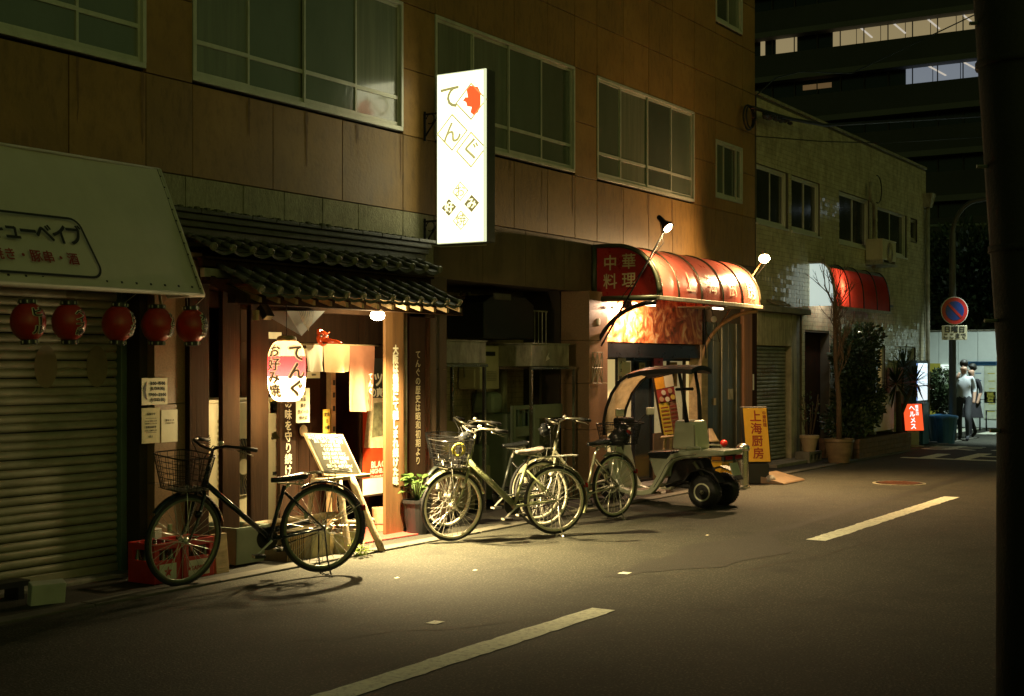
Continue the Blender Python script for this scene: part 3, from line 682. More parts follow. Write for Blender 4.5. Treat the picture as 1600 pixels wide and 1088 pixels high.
def brad(b): t = max(-1, min(1, b/rz)); return rx*(max(0, 1-abs(t)**3.2))**.5*.62+rx*.38*(1 if abs(t) < 1 else 1)
white = lanternpaper('lantern_paper_bright', (.95,.84,.62), 1.25); redp = lanternpaper('lantern_red_paper', (.62,.035,.055), 1.1); dimp = lanternpaper('lantern_paper_dim', (.80,.62,.36), .62)  # bulb falloff put into the paper: brighter white below, dimmer cream above
def band(b0, b1, m, name):
    n = 16; prof = [(brad(b0+(b1-b0)*i/n)*(1+(.008 if i % 2 else -.004)), b0+(b1-b0)*i/n) for i in range(n+1)]
    MB().lathe(prof, c, n=36, cap=False).build(name, m, bl, smooth=True)
band(-rz,-.045,white,'shell'); band(-.045,.125,redp,'red_band'); band(.125,rz,dimp,'shell')
MB().lathe([(.075,0),(.085,.02),(.075,.045),(.05,.055)], c+Vector((0,0,rz-.015)), n=24).build('ring', M['wood_p'], bl)
MB().lathe([(.075,0),(.075,.03)], c-Vector((0,0,rz+.02)), n=24).build('ring', M['wood_d'], bl)
T('hanger', M['black_m'], bl, [c+Vector((0,0,rz+.03)), (c.x,c.y,2.16)], .004)
def lf(lift, face):
    def f(a, b):
        an = face+a/rx; r_ = brad(b)+lift; return Vector((c.x+r_*math.cos(an), c.y+r_*math.sin(an), c.z+b))
    return f
F0 = math.atan2(-c.y,-c.x)
outl = lanternpaper('lantern_letter_border', (.95,.84,.62), 1.0); inkg = mat('lantern_lettering', (.16,.11,.06), .7, emit=.16, ecol=(.5,.33,.14))
for txt, face, sz in (('てんぐ', F0+R(33), .150), ('お好み焼', F0-R(42), .112)):
    f = lf(.004, face); g = lf(.009, face)
    mb = MB(); letters(mb, txt, sz, lambda a,b: f(a*1.15,b), vertical=True, bold=.085, pitch=.98); mb.build('lettering_border', outl, bl)
    mb = MB(); letters(mb, txt, sz, lambda a,b: g(a*1.15,b), vertical=True, bold=.02, pitch=.98); mb.build('lettering', inkg, bl)
point('lantern_glow', bl, c-Vector((0,0,.12)), 55, WARM, .05)
point('lantern_glow', bl, c-Vector((0,0,rz+.10)), 34, WARM, .06)

# ---- reflector bulb at the eave
bp_ = at(590,492,7.66)
bu = thing('eave_lamp', 'bright reflector bulb clamped under the eave above the entrance', 'lamp', bp_)
MB().lathe([(.02,.10),(.03,.07),(.05,.03),(.056,.012)], bp_, n=20).build('reflector', M['chrome'], bu, smooth=True)
MB().lathe([(.06,.02),(.066,-.005),(.06,-.03),(.035,-.048),(.0,-.052)], bp_, n=20, cap=False).build('bulb', glow('bulb_glow', (1,.82,.5), 60), bu, smooth=True)
T('socket', M['black'], bu, [bp_+Vector((0,0,.09)), bp_+Vector((0,0,.15))], .022)
T('arm', M['black_m'], bu, [bp_+Vector((0,0,.14)), bp_+Vector((.03,.03,.17))], .01)
spot('lamp_light', bu, bp_-Vector((0,0,.065)), bp_+Vector((.30,-.70,-2.1)), 3500, WARM, 132, 1.0, .045)
point('lamp_light', bu, bp_+Vector((0,-.02,-.12)), 42, WARM, .04)

# ---- floodlight bracket at the left eave end
fl = thing('eave_floodlight', 'unlit black floodlight under the left end of the canopy', 'lamp', at(415,487,7.6))
c2 = at(415,488,7.6); MB().obox(c2, (1,0,0), (0,.8,-.6), (0,.6,.8), .05,.03,.06).build('housing', M['black_m'], fl, bevel=.006)
MB().obox(at(400,493,7.6), (1,0,0),(0,1,0),(0,0,1), .018,.02,.04).build('clip', M['wood_p'], fl); T('cable', M['wire'], fl, [c2+Vector((0,.02,.05)), c2+Vector((.06,.1,.09)), c2+Vector((.12,.3,.12))], .005)
# inverted pyramid speaker
sp = thing('hanging_speaker', 'dark inverted pyramid box hanging under the canopy behind the lantern', 'speaker', at(478,510,8.0))
a = at(447,486,7.9); b = at(508,486,7.9); d = at(482,525,7.95)
MB().add([a,b,(b.x,8.2,b.z),(a.x,8.2,a.z),(d.x,8.03,d.z),], [(0,1,4),(1,2,4),(2,3,4),(3,0,4),(0,3,2,1)]).build('box', mat('blue_grey', (.10,.12,.13), .5), sp)
gr_ = MB()
for i in range(9):
    t = .3+i*.05; p = a.lerp(b, t); q = p.lerp(d, .8*(1-abs(t-.5)*1.6)); gr_.tube([p+Vector((0,-.006,-.004)), q+Vector((0,-.006,0))], .0025, 4)
gr_.build('grille', M['steel_old'], sp)

# ---- noren
no = thing('noren_curtain', 'split shop curtain of white, cream and pink cloth hanging in the entrance', 'curtain', at(530,540,8.1))
Yn = 8.1; zt_ = at(530,540,Yn).z
T('rod', M['wood_p'], no, [(ax(470,Yn),Yn,zt_+.004),(ax(592,Yn),Yn,zt_+.004)], .009)
def cloth(pa, pb, pyb, m, ph, drape=.02, name='cloth'):
    x0, x1 = ax(pa,Yn), ax(pb,Yn); zb_ = at((pa+pb)/2,pyb,Yn).z; nx_, nz_ = 26, 14; vs = []
    for j in range(nz_+1):
        t = j/nz_
        for i in range(nx_+1):
            s_ = i/nx_; yy = Yn-.012-drape*t*(math.sin(s_*9+ph)+.5*math.sin(s_*17+ph*2))*(.4+t)
            vs.append((x0+(x1-x0)*s_+.008*math.sin(t*3+ph)*t, yy, zt_+(zb_-zt_)*t-.008*math.sin(s_*math.pi)*t))
    return MB().add(vs, [(j*(nx_+1)+i,(j+1)*(nx_+1)+i,(j+1)*(nx_+1)+i+1,j*(nx_+1)+i+1) for j in range(nz_) for i in range(nx_)]).build(name, m, no, smooth=True)
cloth(477,502.5,580,M['cloth_w'],.3); cloth(503.5,546,581,M['cloth_c'],1.7); pc = cloth(545,584,642,M['cloth_p'],3.1,.025)
mb = MB(); xp = ax(571,Yn); letters(mb, 'てんぐ', .07, lambda a,b: Vector((xp+a,Yn-.062,at(570,600,Yn).z+b)), vertical=True, bold=.02); mb.build('lettering', M['cloth_w'], no)
# ---- red long-nosed mask
mk = thing('mask', 'red lacquered long-nosed mask hanging above the shop curtain', 'mask', at(505,530,8.0))
c = at(504,529,8.0); dcam = Vector((-.55,-.83,0)); side = Vector((.83,-.55,0))
mb = MB().ball((0,0,0), .062,.05,.072, 18, 12); mb.xf(Matrix.Translation(c)); mb.build('face', M['mask'], mk, smooth=True)
nd = (dcam*.35+side*.93+Vector((0,0,-.28))).normalized()
T('nose', M['mask'], mk, [c+dcam*.03+side*.02-Vector((0,0,.015)), c+dcam*.05+nd*.06-Vector((0,0,.01)), c+dcam*.05+nd*.12, c+dcam*.05+nd*.165], [.026,.022,.017,.010], 12)
for s_ in (-1,1):
    e = c+dcam*.045+side*(.024*s_)+Vector((0,0,.022)); mb = MB().ball(e,.013); mb.build('eye', M['chrome'], mk, smooth=True)
    T('brow', M['mask'], mk, [e+side*(-.02*s_)+Vector((0,0,.005))+dcam*.008, e+Vector((0,0,.022))+dcam*.01, e+side*(.03*s_)+Vector((0,0,.034))], .007, 6)
MB().tube([c+dcam*.05+side*-.02-Vector((0,0,.042)), c+dcam*.058-Vector((0,0,.046)), c+dcam*.05+side*.03-Vector((0,0,.042))], .006, 6).build('mouth', M['ink'], mk)
MB().box(c.x-.05,c.x+.01,8.0,8.03,c.z+.03,c.z+.085).build('ear', M['mask'], mk, bevel=.01)

# ---- tall drinks poster
po = thing('banner', 'tall red drinks banner lettered BLACK HIGHBALL beside the entrance post', 'banner', at(585,770,8.4))
Yp = 8.36; x0, x1 = ax(566,Yp), ax(607,Yp)
def zz(py, px=585): return at(px,py,Yp).z
redb = mat('banner_red', (.55,.05,.012), .4, var=.25, scale=5, bump=.05, bscale=10)
B('sheet', M['ink'], po, x0,x1+.12,Yp,Yp+.01,zz(640),zz(560)); B('sheet', redb, po, x0,x1+.12,Yp,Yp+.01,zz(747),zz(640)-.001); B('sheet', M['white'], po, x0,x1+.12,Yp,Yp+.01,zz(772),zz(747)-.001)
gls = mat('poster_glass', (.62,.50,.30), .4, var=.35, scale=14)
mb = MB(); f = lambda px,py: (ax(px,Yp),Yp-.004,at(px,py,Yp).z)
mb.add([f(577,622),f(612,622),f(612,700),f(568,700),f(572,660)], [(0,1,2,3,4)]); mb.build('printed_glass', gls, po)
mb = MB(); mb.add([(q[0],q[1]-.002,q[2]) for q in (f(584,630),f(600,628),f(598,680),f(580,684))], [(0,1,2,3)]); mb.build('printed_drink', mat('poster_drink',(.20,.19,.10),.4,var=.5,scale=18), po)
xm = (x0+x1)/2+.03
for s_, py, sz in (('BLACK',726,.088),('HIGHBALL',736.5,.066),('ブラックニッカ ハイボール',744.5,.026)):
    lettering(s_, sz, (xm+.04,Yp-.003,zz(py)), (1,0,0),(0,0,1), M['white_ink'], po, bold=.03)
lettering('ガツッ!', .15, (xm+.03,Yp-.003,zz(594)), (1,0,0),(0,.0,1), M['white_ink'], po, bold=.05)
lettering('の爽快', .10, (xm+.03,Yp-.003,zz(606)-.05), (1,0,0),(0,0,1), M['white_ink'], po, bold=.05)
B('frame', M['wood_d'], po, x0-.02,x0,Yp-.006,Yp+.02,zz(775),zz(560)); B('frame', M['wood_d'], po, x0-.02,x1+.12,Yp-.006,Yp+.02,zz(775),zz(772)-.001)
mb = MB()
for i in range(9): a_ = i*.7; mb.add([(x1+.02+.03*math.cos(a_)+random.uniform(-.02,.02), Yp-.003-i*.0002, zz(759)+.015*math.sin(a_)+q*.006) for q in (0,1)]+[(x1+.05+.02*math.cos(a_),Yp-.003-i*.0002,zz(759)+.012*math.sin(a_))], [(0,1,2)])
mb.build('printed_logo', M['ink_brown'], po)

# ---- paper sheets by the door
def sheet(name, label, px0, py0, px1, py1, Y, m, lines=None, cat='notice', sk=0):
    a, b = at(px0,py0,Y), at(px1,py1,Y); o = thing(name, label, cat, (a.x,Y,b.z)); 
    MB().hexa([(a.x,Y,b.z),(b.x,Y,b.z+sk),(b.x,Y+.004,b.z+sk),(a.x,Y+.004,b.z),(a.x,Y,a.z),(b.x,Y,a.z+sk),(b.x,Y+.004,a.z+sk),(a.x,Y+.004,a.z)]).build('sheet', m, o)
    if lines:
        mb = MB(); n = len(lines); h = (a.z-b.z)
        for i, s_ in enumerate(lines): letters(mb, s_, h/(n+1)*.72, plane_fn(((a.x+b.x)/2,Y-.003,a.z-h*(i+.8)/(n+.6)),(1,0,0),(0,0,1)), bold=.02)
        mb.build('lettering', M['ink'], o)
    return o
sheet('notice','long pale paper notice hanging beside the large lantern',463,607,484,660,8.12,M['paper'],['本日','お品','書き','生ビール','焼そば'])
sheet('notice','small paper slip taped under the white shop curtain',480,581,500,591,8.2,M['paper'],['営業中'])
sheet('notice','yellow menu sheet behind the lower left of the large lantern',422,622,438,645,8.3,M['paper_y'],['お好み','焼き'])
sheet('notice','narrow yellow notice beside the entrance door frame',505,640,516,676,8.44,M['paper_y'],['定休','日','火曜'])
sheet('notice','pale card on the wall above the large lantern',420,519,440,530,8.5,M['cream'])
em = thing('door_emblem','round pale sticker on the dark restaurant door','sticker',at(474,646,8.6)); MB().lathe([(.055,0),(.055,.004),(.04,.004),(.04,.006),(.03,.006)], at(474,673,8.6), (0,-1,0), 24).build('disc', M['dim_ink'], em)
# ---- two outdoor air-conditioner units behind the posts
def ac(name, label, x0, x1, y0, y1, z0, z1, fx, fr_, fzs, group=None, m='cream'):
    o = thing(name, label, 'air conditioner', (x0,y0,z0), group)
    B('casing', M[m], o, x0,x1,y0,y1,z0+.05,z1, bevel=.012); B('top_lid', M[m], o, x0-.006,x1+.006,y0-.006,y1,z1+.001,z1+.03, bevel=.006)
    for s_ in (.06,.94): B('foot', M['steel_old'], o, x0+(x1-x0)*s_-.03,x0+(x1-x0)*s_+.03,y0,y1,z0,z0+.05)
    for fz in fzs:
        q = MB().lathe([(fr_,0),(fr_,.004)], (fx,y0-.002,fz), (0,-1,0), 32); q.build('fan_opening', M['black'], o)
        g = MB()
        for t in range(0,360,10): g.tube([(fx+fr_*.25*math.cos(R(t)),y0-.014,fz+fr_*.25*math.sin(R(t))),(fx+fr_*.65*math.cos(R(t+12)),y0-.018,fz+fr_*.65*math.sin(R(t+12))),(fx+fr_*math.cos(R(t+22)),y0-.01,fz+fr_*math.sin(R(t+22)))], .0026, 4)
        g.tube(arc((fx,y0-.010,fz),(1,0,0),(0,0,1),fr_,0,360,32), .004, 5); g.build('fan_guard', M['cream'], o)
        MB().lathe([(fr_*.27,0),(fr_*.27,.006)], (fx,y0-.014,fz), (0,-1,0), 24).build('guard_hub', M[m], o)
    return o
u1 = ac('outdoor_unit','tall cream air conditioner unit between the first and second dark posts', ax(300,8.3),ax(346,8.3),8.3,8.6,.25,1.32, ax(312,8.3),.12,[1.0])
gr_ = MB()
for i in range(14): z_ = .5+i*.05; gr_.box(ax(340,8.3),ax(345,8.3),8.29,8.3,z_,z_+.03)
gr_.build('side_louvre', M['cream'], u1)
u2 = ac('outdoor_unit','cream air conditioner unit with fan guard showing between the second and third posts', ax(352,8.3),ax(441,8.3),8.3,8.6,.2,1.33, ax(378,8.3),.25,[.76])
B('badge', M['ink'], u2, ax(424,8.3),ax(434,8.3),8.292,8.3,.98,1.0); B('handle_recess', M['black'], u2, ax(426,8.3),ax(435,8.3),8.292,8.3,.66,.69)

# ---- easel with menu board, log bench
def logp(name, parent, pts, r, n=9): 
    P = []; K = 7
    for i in range(len(pts)-1):
        a, b = Vector(pts[i]), Vector(pts[i+1])
        for k in range(K): P.append(a.lerp(b, k/K)+Vector((random.uniform(-.004,.004),random.uniform(-.004,.004),random.uniform(-.004,.004))))
    P.append(Vector(pts[-1])); rr = [r*random.uniform(.92,1.08) for _ in P]
    return T(name, M['log'], parent, P, rr, n)
ea = thing('menu_easel', 'log-legged easel holding a slanted handwritten menu board outside the entrance', 'menu stand', (9.6,7.6,.01))
L1, R1 = gp(545,868,.01), gp(597,862,.01)
tL, tR = at(500,742,7.72), at(552,742,7.66)
logp('leg', ea, [L1, at(530,752,7.62)], .030); logp('leg', ea, [R1, at(548,745,7.62)], .034)
logp('leg', ea, [(at(492,742,7.85)), (ax(478,8.0),8.02,.02)], .026); logp('leg', ea, [(at(520,742,7.85)), (ax(540,8.0),8.1,.02)], .026)
logp('crossbar', ea, [at(538,818,7.5), at(583,813,7.52)], .024)
B('shelf', M['log'], ea, ax(493,7.66),ax(571,7.66),7.60,7.72,at(530,750,7.66).z,at(530,744,7.66).z, bevel=.006)
# board, leaning back
p0, p1, p2, p3 = at(507,743,7.63), at(566,743,7.63), at(544,677,7.80), at(485,677,7.80)
U_ = (p1-p0).normalized(); V_ = (p3-p0); V_ = V_-U_*V_.dot(U_); hgt = V_.length; V_.normalize(); N_ = U_.cross(V_); N_ = N_ if N_.y < 0 else -N_
p3 = p0+V_*hgt+U_*(-.09); p2 = p1+V_*hgt+U_*(-.09)
MB().prism([p0,p1,p2,p3], -N_*.02).build('board_frame', M['wood_p'], ea)
ins = lambda a,b: p0.lerp(p1,a).lerp(p3.lerp(p2,a),b)
MB().add([ins(.04,.05)+N_*.003,ins(.96,.05)+N_*.003,ins(.96,.95)+N_*.003,ins(.04,.95)+N_*.003], [(0,1,2,3)]).build('board', mat('menu_board', (.03,.028,.016), .45, var=.3, scale=10), ea)
mb = MB(); Lw = (p1-p0).length
ls = ['本日のおすすめメニュー','豚玉 750円 いか玉 780円','ミックス玉 980円','モダン焼 900円','ねぎ焼 850円 牛すじ','焼そば 700円 塩焼そば','とん平焼 600円','生ビール 450円 酎ハイ','ハイボール 400円']
for i, s_ in enumerate(ls):
    o_ = ins(.5,.90-.098*i)+N_*.006; letters(mb, s_, .036 if i else .05, lambda a,b: o_+U_*a+V_*b, bold=.02 if i else .05, jitter=.0015, pitch=.92)
mb.build('lettering', M['white_ink'], ea)
lb = thing('log_bench', 'low bench made of a horizontal pale log on short legs behind the dark bicycle', 'bench', (9.0,7.9,.01))
logp('seat_log', lb, [at(383,823,7.85), at(460,812,7.80), at(537,803,7.75)], .032)
logp('leg', lb, [at(527,812,7.78), (ax(536,7.75),7.78,.02)], .024); logp('leg', lb, [at(522,812,7.80), (ax(508,7.9),7.95,.02)], .024); logp('leg', lb, [at(402,822,7.83), (ax(396,7.83),7.85,.02)], .024)

# ---- crates and boxes at the foot of the front
def crate(name, label, cat, x0, x1, y0, y1, z0, z1, m, wall=.012, group=None, open_=True, taper=0.0, parts=None):
    o = thing(name, label, cat, ((x0+x1)/2,(y0+y1)/2,z0), group); t = taper; w_ = wall
    def sidep(a, b, n_):   # slab from a to b, thickened inward along n_
        n_ = Vector(n_)*w_; A_, B_ = Vector(a), Vector(b)
        At, Bt = A_+Vector((0,0,z1-z0)), B_+Vector((0,0,z1-z0)); cx_ = Vector(((x0+x1)/2,(y0+y1)/2,0))
        At += (At-cx_-Vector((0,0,z1)))*t; Bt += (Bt-cx_-Vector((0,0,z1)))*t
        return [A_,B_,B_+n_,A_+n_,At,Bt,Bt+n_,At+n_]
    mb = MB(); mb.hexa(sidep((x0,y0,z0),(x1,y0,z0),(0,1,0))); mb.hexa(sidep((x0,y1,z0),(x1,y1,z0),(0,-1,0)))
    mb.hexa(sidep((x0,y0,z0),(x0,y1,z0),(1,0,0))); mb.hexa(sidep((x1,y0,z0),(x1,y1,z0),(-1,0,0))); mb.box(x0+.005,x1-.005,y0+.005,y1-.005,z0,z0+w_)
    mb.build('shell', m, o); return o
def rimbar(o, x0,x1,y0,y1,z,m,r=.01,t=0.0):
    dx, dy = (x1-x0)*t/2, (y1-y0)*t/2
    mb = MB(); mb.box(x0-dx-r,x1+dx+r,y0-dy-r,y0-dy+r,z-r,z+r); mb.box(x0-dx-r,x1+dx+r,y1+dy-r,y1+dy+r,z-r,z+r); mb.box(x0-dx-r,x0-dx+r,y0-dy+r,y1+dy-r,z-r,z+r); mb.box(x1+dx-r,x1+dx+r,y0-dy+r,y1+dy-r,z-r,z+r)
    mb.build('rim', m, o)
def beer(x0, label, star, txt, y0=7.66, z0=.014, wd=.40):
    x1 = x0+wd; y1 = y0+.28; z1 = z0+.30
    o = thing('beer_crate', label, 'crate', (x0,y0,z0), 'red beer crates by the granite pillar')
    mb = MB(); w_ = .014
    for (a,b,c_,d) in ((x0,x1,y0,y0+w_),(x0,x1,y1-w_,y1),(x0,x0+w_,y0+w_,y1-w_),(x1-w_,x1,y0+w_,y1-w_)): mb.box(a,b,c_,d,z0,z0+.17); mb.box(a,b,c_,d,z1-.05,z1)
    for cx_ in (x0,x1-.05): 
        for cy_ in (y0,y1-.05): mb.box(cx_,cx_+.05,cy_,cy_+.05,z0+.17,z1-.05)
    mb.box(x0+w_,x1-w_,y0+w_,y1-w_,z0,z0+.02); mb.build('shell', M['red'], o, bevel=.003)
    MB().box(x0+.05,x1-.05,y0-.003,y0-.001,z0+.02,z0+.14).build('label_plate', M['white'], o)
    f = plane_fn(((x0+x1)/2,y0-.005,z0+.08),(1,0,0),(0,0,1)); mb = MB()
    if star: mb.add([f((.045 if i % 2 == 0 else .019)*math.sin(math.pi*i/5),(.045 if i % 2 == 0 else .019)*math.cos(math.pi*i/5)) for i in range(10)], [tuple(range(10))])
    else: letters(mb, txt, .045, f, bold=.03)
    mb.build('lettering', M['red'], o)
    for i in range(int(wd/.085)):
        for j in range(3):
            bx, by = x0+.05+i*(wd-.1)/(int(wd/.085)-1), y0+.05+j*.09
            MB().lathe([(.032,0),(.034,.02),(.034,.14),(.014,.20),(.013,.26),(.015,.262),(.015,.275)], (bx,by,z0+.022), n=10).build('bottle', bottle_m, o, smooth=True)
    return o
bottle_m = mat('brown_bottle', (.05,.03,.012), .08, spec=.9)
beer(7.20, 'red beer crate with a star on its label against the granite pillar', True, '', 7.62, wd=.27)
beer(7.48, 'red beer crate lettered SAPPORO behind the front wheel of the dark bicycle', False, '★SAPPORO', 7.60, wd=.32)
bd = thing('upright_board', 'short pale plank standing on end beside the beer crate', 'board', (7.98,7.6,.014)); a, b = at(317,850,7.58), at(345,908,7.58)
MB().hexa([(7.83,7.60,.014),(7.97,7.60,.014),(7.97,7.64,.014),(7.83,7.64,.014),(7.83,7.63,.32),(7.97,7.63,.32),(7.97,7.67,.32),(7.83,7.67,.32)]).build('board', M['wood_p'], bd, bevel=.003)
g1 = crate('plastic_tub','grey-green plastic tub on the ground below the air conditioner','tub', 8.17,8.50,7.72,8.15,.03,.32,M['crate_g'],.01,taper=.12); rimbar(g1,8.17,8.50,7.72,8.15,.32,M['crate_g'],.012,.12)
g2 = crate('foam_box','brown-stained styrofoam box left of the other one behind the rear wheel','box', 8.86,9.10,7.52,7.80,.014,.25,M['foam'],.022,taper=.08)
MB().add([(8.88,7.55,.22),(9.08,7.55,.22),(9.08,7.78,.25),(8.88,7.78,.25)], [(0,1,2,3)]).build('rags', M['foam'], g2)
g3 = crate('foam_box','long foam planter box showing through the rear wheel of the dark bicycle','box', 9.17,9.52,7.52,7.76,.014,.19,M['foam'],.02,taper=.06)
MB().box(9.19,9.50,7.54,7.74,.12,.15).build('soil', M['bark'], g3)
for i in range(5):
    st_ = MB().ball((9.24+i*.05,7.62+random.uniform(-.03,.03),.18), .035,.028,.025, 8, 6); st_.build('stone', M['concrete'], g3)
g4 = crate('plastic_basket','brown latticed basket behind the pedals of the dark bicycle','basket', 8.60,8.82,7.56,7.85,.014,.24,M['brown_panel'],.008); mb = MB()
for i in range(9): mb.box(8.60+i*.027,8.607+i*.027,7.55,7.557,.02,.24)
mb.build('lattice', M['wood_p'], g4)
bk = thing('wooden_bucket','small round wooden bucket behind the lit entrance post','bucket', (10.55,8.15,.014)); cb = Vector((ax(597,8.15),8.15,.03))
MB().lathe([(.085,0),(.10,.22),(.092,.22),(.08,.03)], cb, n=18).build('staves', M['wood_p'], bk); MB().lathe([(.093,0),(.095,.015)], cb+Vector((0,0,.07)), n=18, cap=False).build('hoop', M['steel_old'], bk)
wb = thing('white_box','plain white sign box lying on the road edge at the far left','box', gp(75,950,0)); a = gp(50,951,0); b = gp(104,945,0)
dx = (b-a).normalized(); up = Vector((0,0,1)); back = Vector((-dx.y,dx.x,0)); 
MB().obox((a+b)/2+back*.05+up*.085, dx, (back*.9+up*.25).normalized(), (up*.95-back*.2).normalized(), (b-a).length/2, .04, .08).build('panel', mat('dull_white',(.45,.46,.40),.6), wb, bevel=.005)
# dark stand lying behind it
rk = thing('low_rack','dark low step stand at the far left shutter foot','rack',(5.9,7.9,.0)); mb = MB(); mb.box(5.5,6.35,7.95,8.1,.10,.14); mb.box(5.55,5.6,7.95,8.1,.0,.10); mb.box(6.25,6.3,7.95,8.1,.0,.10); mb.build('stand', M['black'], rk)

# ---- plants near the entrance
def leafy(parent, c, rx_, ry_, rz_, n, size, m, name='foliage', up=.3, shape=1.6, kind='stuff'):
    mb = MB()
    for _ in range(n):
        d = Vector((random.gauss(0,1),random.gauss(0,1),random.gauss(0,1))).normalized(); r_ = random.random()**(1/2.2)
        p = Vector(c)+Vector((d.x*rx_*r_, d.y*ry_*r_, d.z*rz_*r_))
        u_ = (d+Vector((random.uniform(-.8,.8),random.uniform(-.8,.8),random.uniform(-.8,.8)+up))).normalized(); v_ = u_.cross(Vector((random.uniform(-1,1),random.uniform(-1,1),random.uniform(-1,1)))).normalized()
        s_ = size*random.uniform(.6,1.3); w2 = s_/shape/2; nn = u_.cross(v_)*s_*.12
        mb.add([p, p+u_*s_*.5+v_*w2+nn, p+u_*s_, p+u_*s_*.5-v_*w2+nn], [(0,1,2),(0,2,3)])
    return mb.build(name, m, parent, kind=kind)
def bigleaf(parent, p, d, L_, wd, m, name='leaf', droop=.3):
    p = Vector(p); d = Vector(d).normalized(); s_ = d.cross(Vector((0,0,1))); s_ = s_.normalized() if s_.length > .01 else Vector((1,0,0)); vs = []; K = 6
    for k in range(K+1):
        t = k/K; c_ = p+d*L_*t-Vector((0,0,droop*L_*t*t)); ww = wd*math.sin(math.pi*min(.98,.08+t*.92))**.8
        vs += [c_-s_*ww+Vector((0,0,ww*.3)), c_, c_+s_*ww+Vector((0,0,ww*.3))]
    fs = []
    for k in range(K): a = k*3; fs += [(a,a+1,a+4,a+3),(a+1,a+2,a+5,a+4)]
    return MB().add(vs, fs).build(name, m, parent, smooth=True)
pl = thing('potted_plant','broad-leaved green plant in a dark pot beside the lit entrance post','plant',(11.0,7.75,.014)); pc_ = Vector((ax(652,7.78),7.78,.014))
MB().lathe([(.10,0),(.14,.30),(.15,.30),(.15,.33),(.13,.33),(.12,.26)], pc_, n=20).build('pot', M['black'], pl)
for i in range(26):
    a_ = random.uniform(0,6.28); e_ = random.uniform(.1,1.1); st0 = pc_+Vector((0,0,.3)); q = st0+Vector((.07*math.cos(a_),.07*math.sin(a_),random.uniform(.08,.26)))
    T('stem', M['leaf'], pl, [st0, q], .004, 4); bigleaf(pl, q, (math.cos(a_),math.sin(a_),e_*.6), random.uniform(.10,.16), random.uniform(.035,.055), M['leaf'])
sp_ = thing('sprout','small bright green weed growing at the easel foot','plant', gp(563,868,.01)); sc = gp(563,868,.01)
for i in range(34):
    a_ = random.uniform(0,6.28); q = sc+Vector((random.uniform(-.05,.05),random.uniform(-.04,.04),0)); tp = q+Vector((.05*math.cos(a_),.05*math.sin(a_),random.uniform(.03,.13)))
    T('stem', M['leaf_y'], sp_, [q,tp], .0018, 3); bigleaf(sp_, tp, (math.cos(a_),math.sin(a_),.5), .045, .013, M['leaf_y'])

# ================================================================ the dark service recess
def tiled(name, parent, x0, x1, z0, z1, y, m, tw, th_, holes=(), tilt=.012, proud=.006, back=True, kind='stuff'):
    mb = MB(); g = .004; nz_ = int((z1-z0)/th_)
    for j in range(nz_):
        off = (tw/2 if j % 2 and False else 0); za, zb_ = z0+j*th_, z0+(j+1)*th_; x = x0
        while x < x1-.01:
            xe = min(x+tw, x1)
            if not any(h[0] < (x+xe)/2 < h[1] and h[2] < (za+zb_)/2 < h[3] for h in holes):
                a, b = random.gauss(0,tilt), random.gauss(0,tilt); dx_, dz_ = (xe-x)/2, th_/2
                q = [(x+g/2,y-proud+a*dx_+b*dz_,za+g/2),(xe-g/2,y-proud-a*dx_+b*dz_,za+g/2),(xe-g/2,y-proud-a*dx_-b*dz_,zb_-g/2),(x+g/2,y-proud+a*dx_-b*dz_,zb_-g/2)]
                r_ = [(p[0],y+.002,p[2]) for p in q]
                mb.add(q+r_, [(0,1,2,3),(0,4,5,1),(1,5,6,2),(2,6,7,3),(3,7,4,0)])
            x += tw
    return mb.build(name, m, parent, kind=kind)
B('recess_back', M['grout'], bld, 11.68, 14.72, 9.0, 9.1, 0, 2.56)
tiled('wall_tiles', bld, 11.7, 14.7, .05, 2.5, 9.0, M['tile_b'], .108, .066, tilt=.006)
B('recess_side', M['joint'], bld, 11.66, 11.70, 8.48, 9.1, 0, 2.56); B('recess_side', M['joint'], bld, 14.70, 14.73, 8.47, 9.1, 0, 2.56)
T('pipe', M['steel_old'], bld, [(11.9,8.9,2.35),(13.3,8.9,2.33),(13.3,8.9,2.5)], .03, 10); T('pipe', M['black'], bld, [(12.02,8.93,0),(12.02,8.93,1.65)], .05, 10)
T('pipe', M['steel_old'], bld, [(13.15,8.9,2.5),(13.15,8.85,1.5)], .012); T('pipe', M['steel_old'], bld, [(14.05,8.9,.9),(14.05,8.9,1.6)], .06, 12)
dct = thing('exhaust_duct','big black exhaust duct box high in the dark recess','duct',(13.2,8.6,1.9)); mb = MB().prism([(12.95,8.45,1.95),(14.05,8.45,1.95),(14.05,8.45,2.36),(13.85,8.45,2.45),(13.15,8.45,2.45),(12.95,8.45,2.36)], (0,.5,0)); mb.build('duct_box', M['black'], dct, bevel=.01)
B('flange', M['rooftile'], dct, 13.15,13.5,8.43,8.45,2.40,2.47); mb = MB()
for i in range(4): mb.tube([(14.15+i*.09,8.5,1.9),(14.15+i*.09,8.5,2.3)], .006, 5)
mb.tube([(14.12,8.5,2.3),(14.45,8.5,2.3)], .01, 5); mb.build('rack_bars', M['steel_old'], dct)
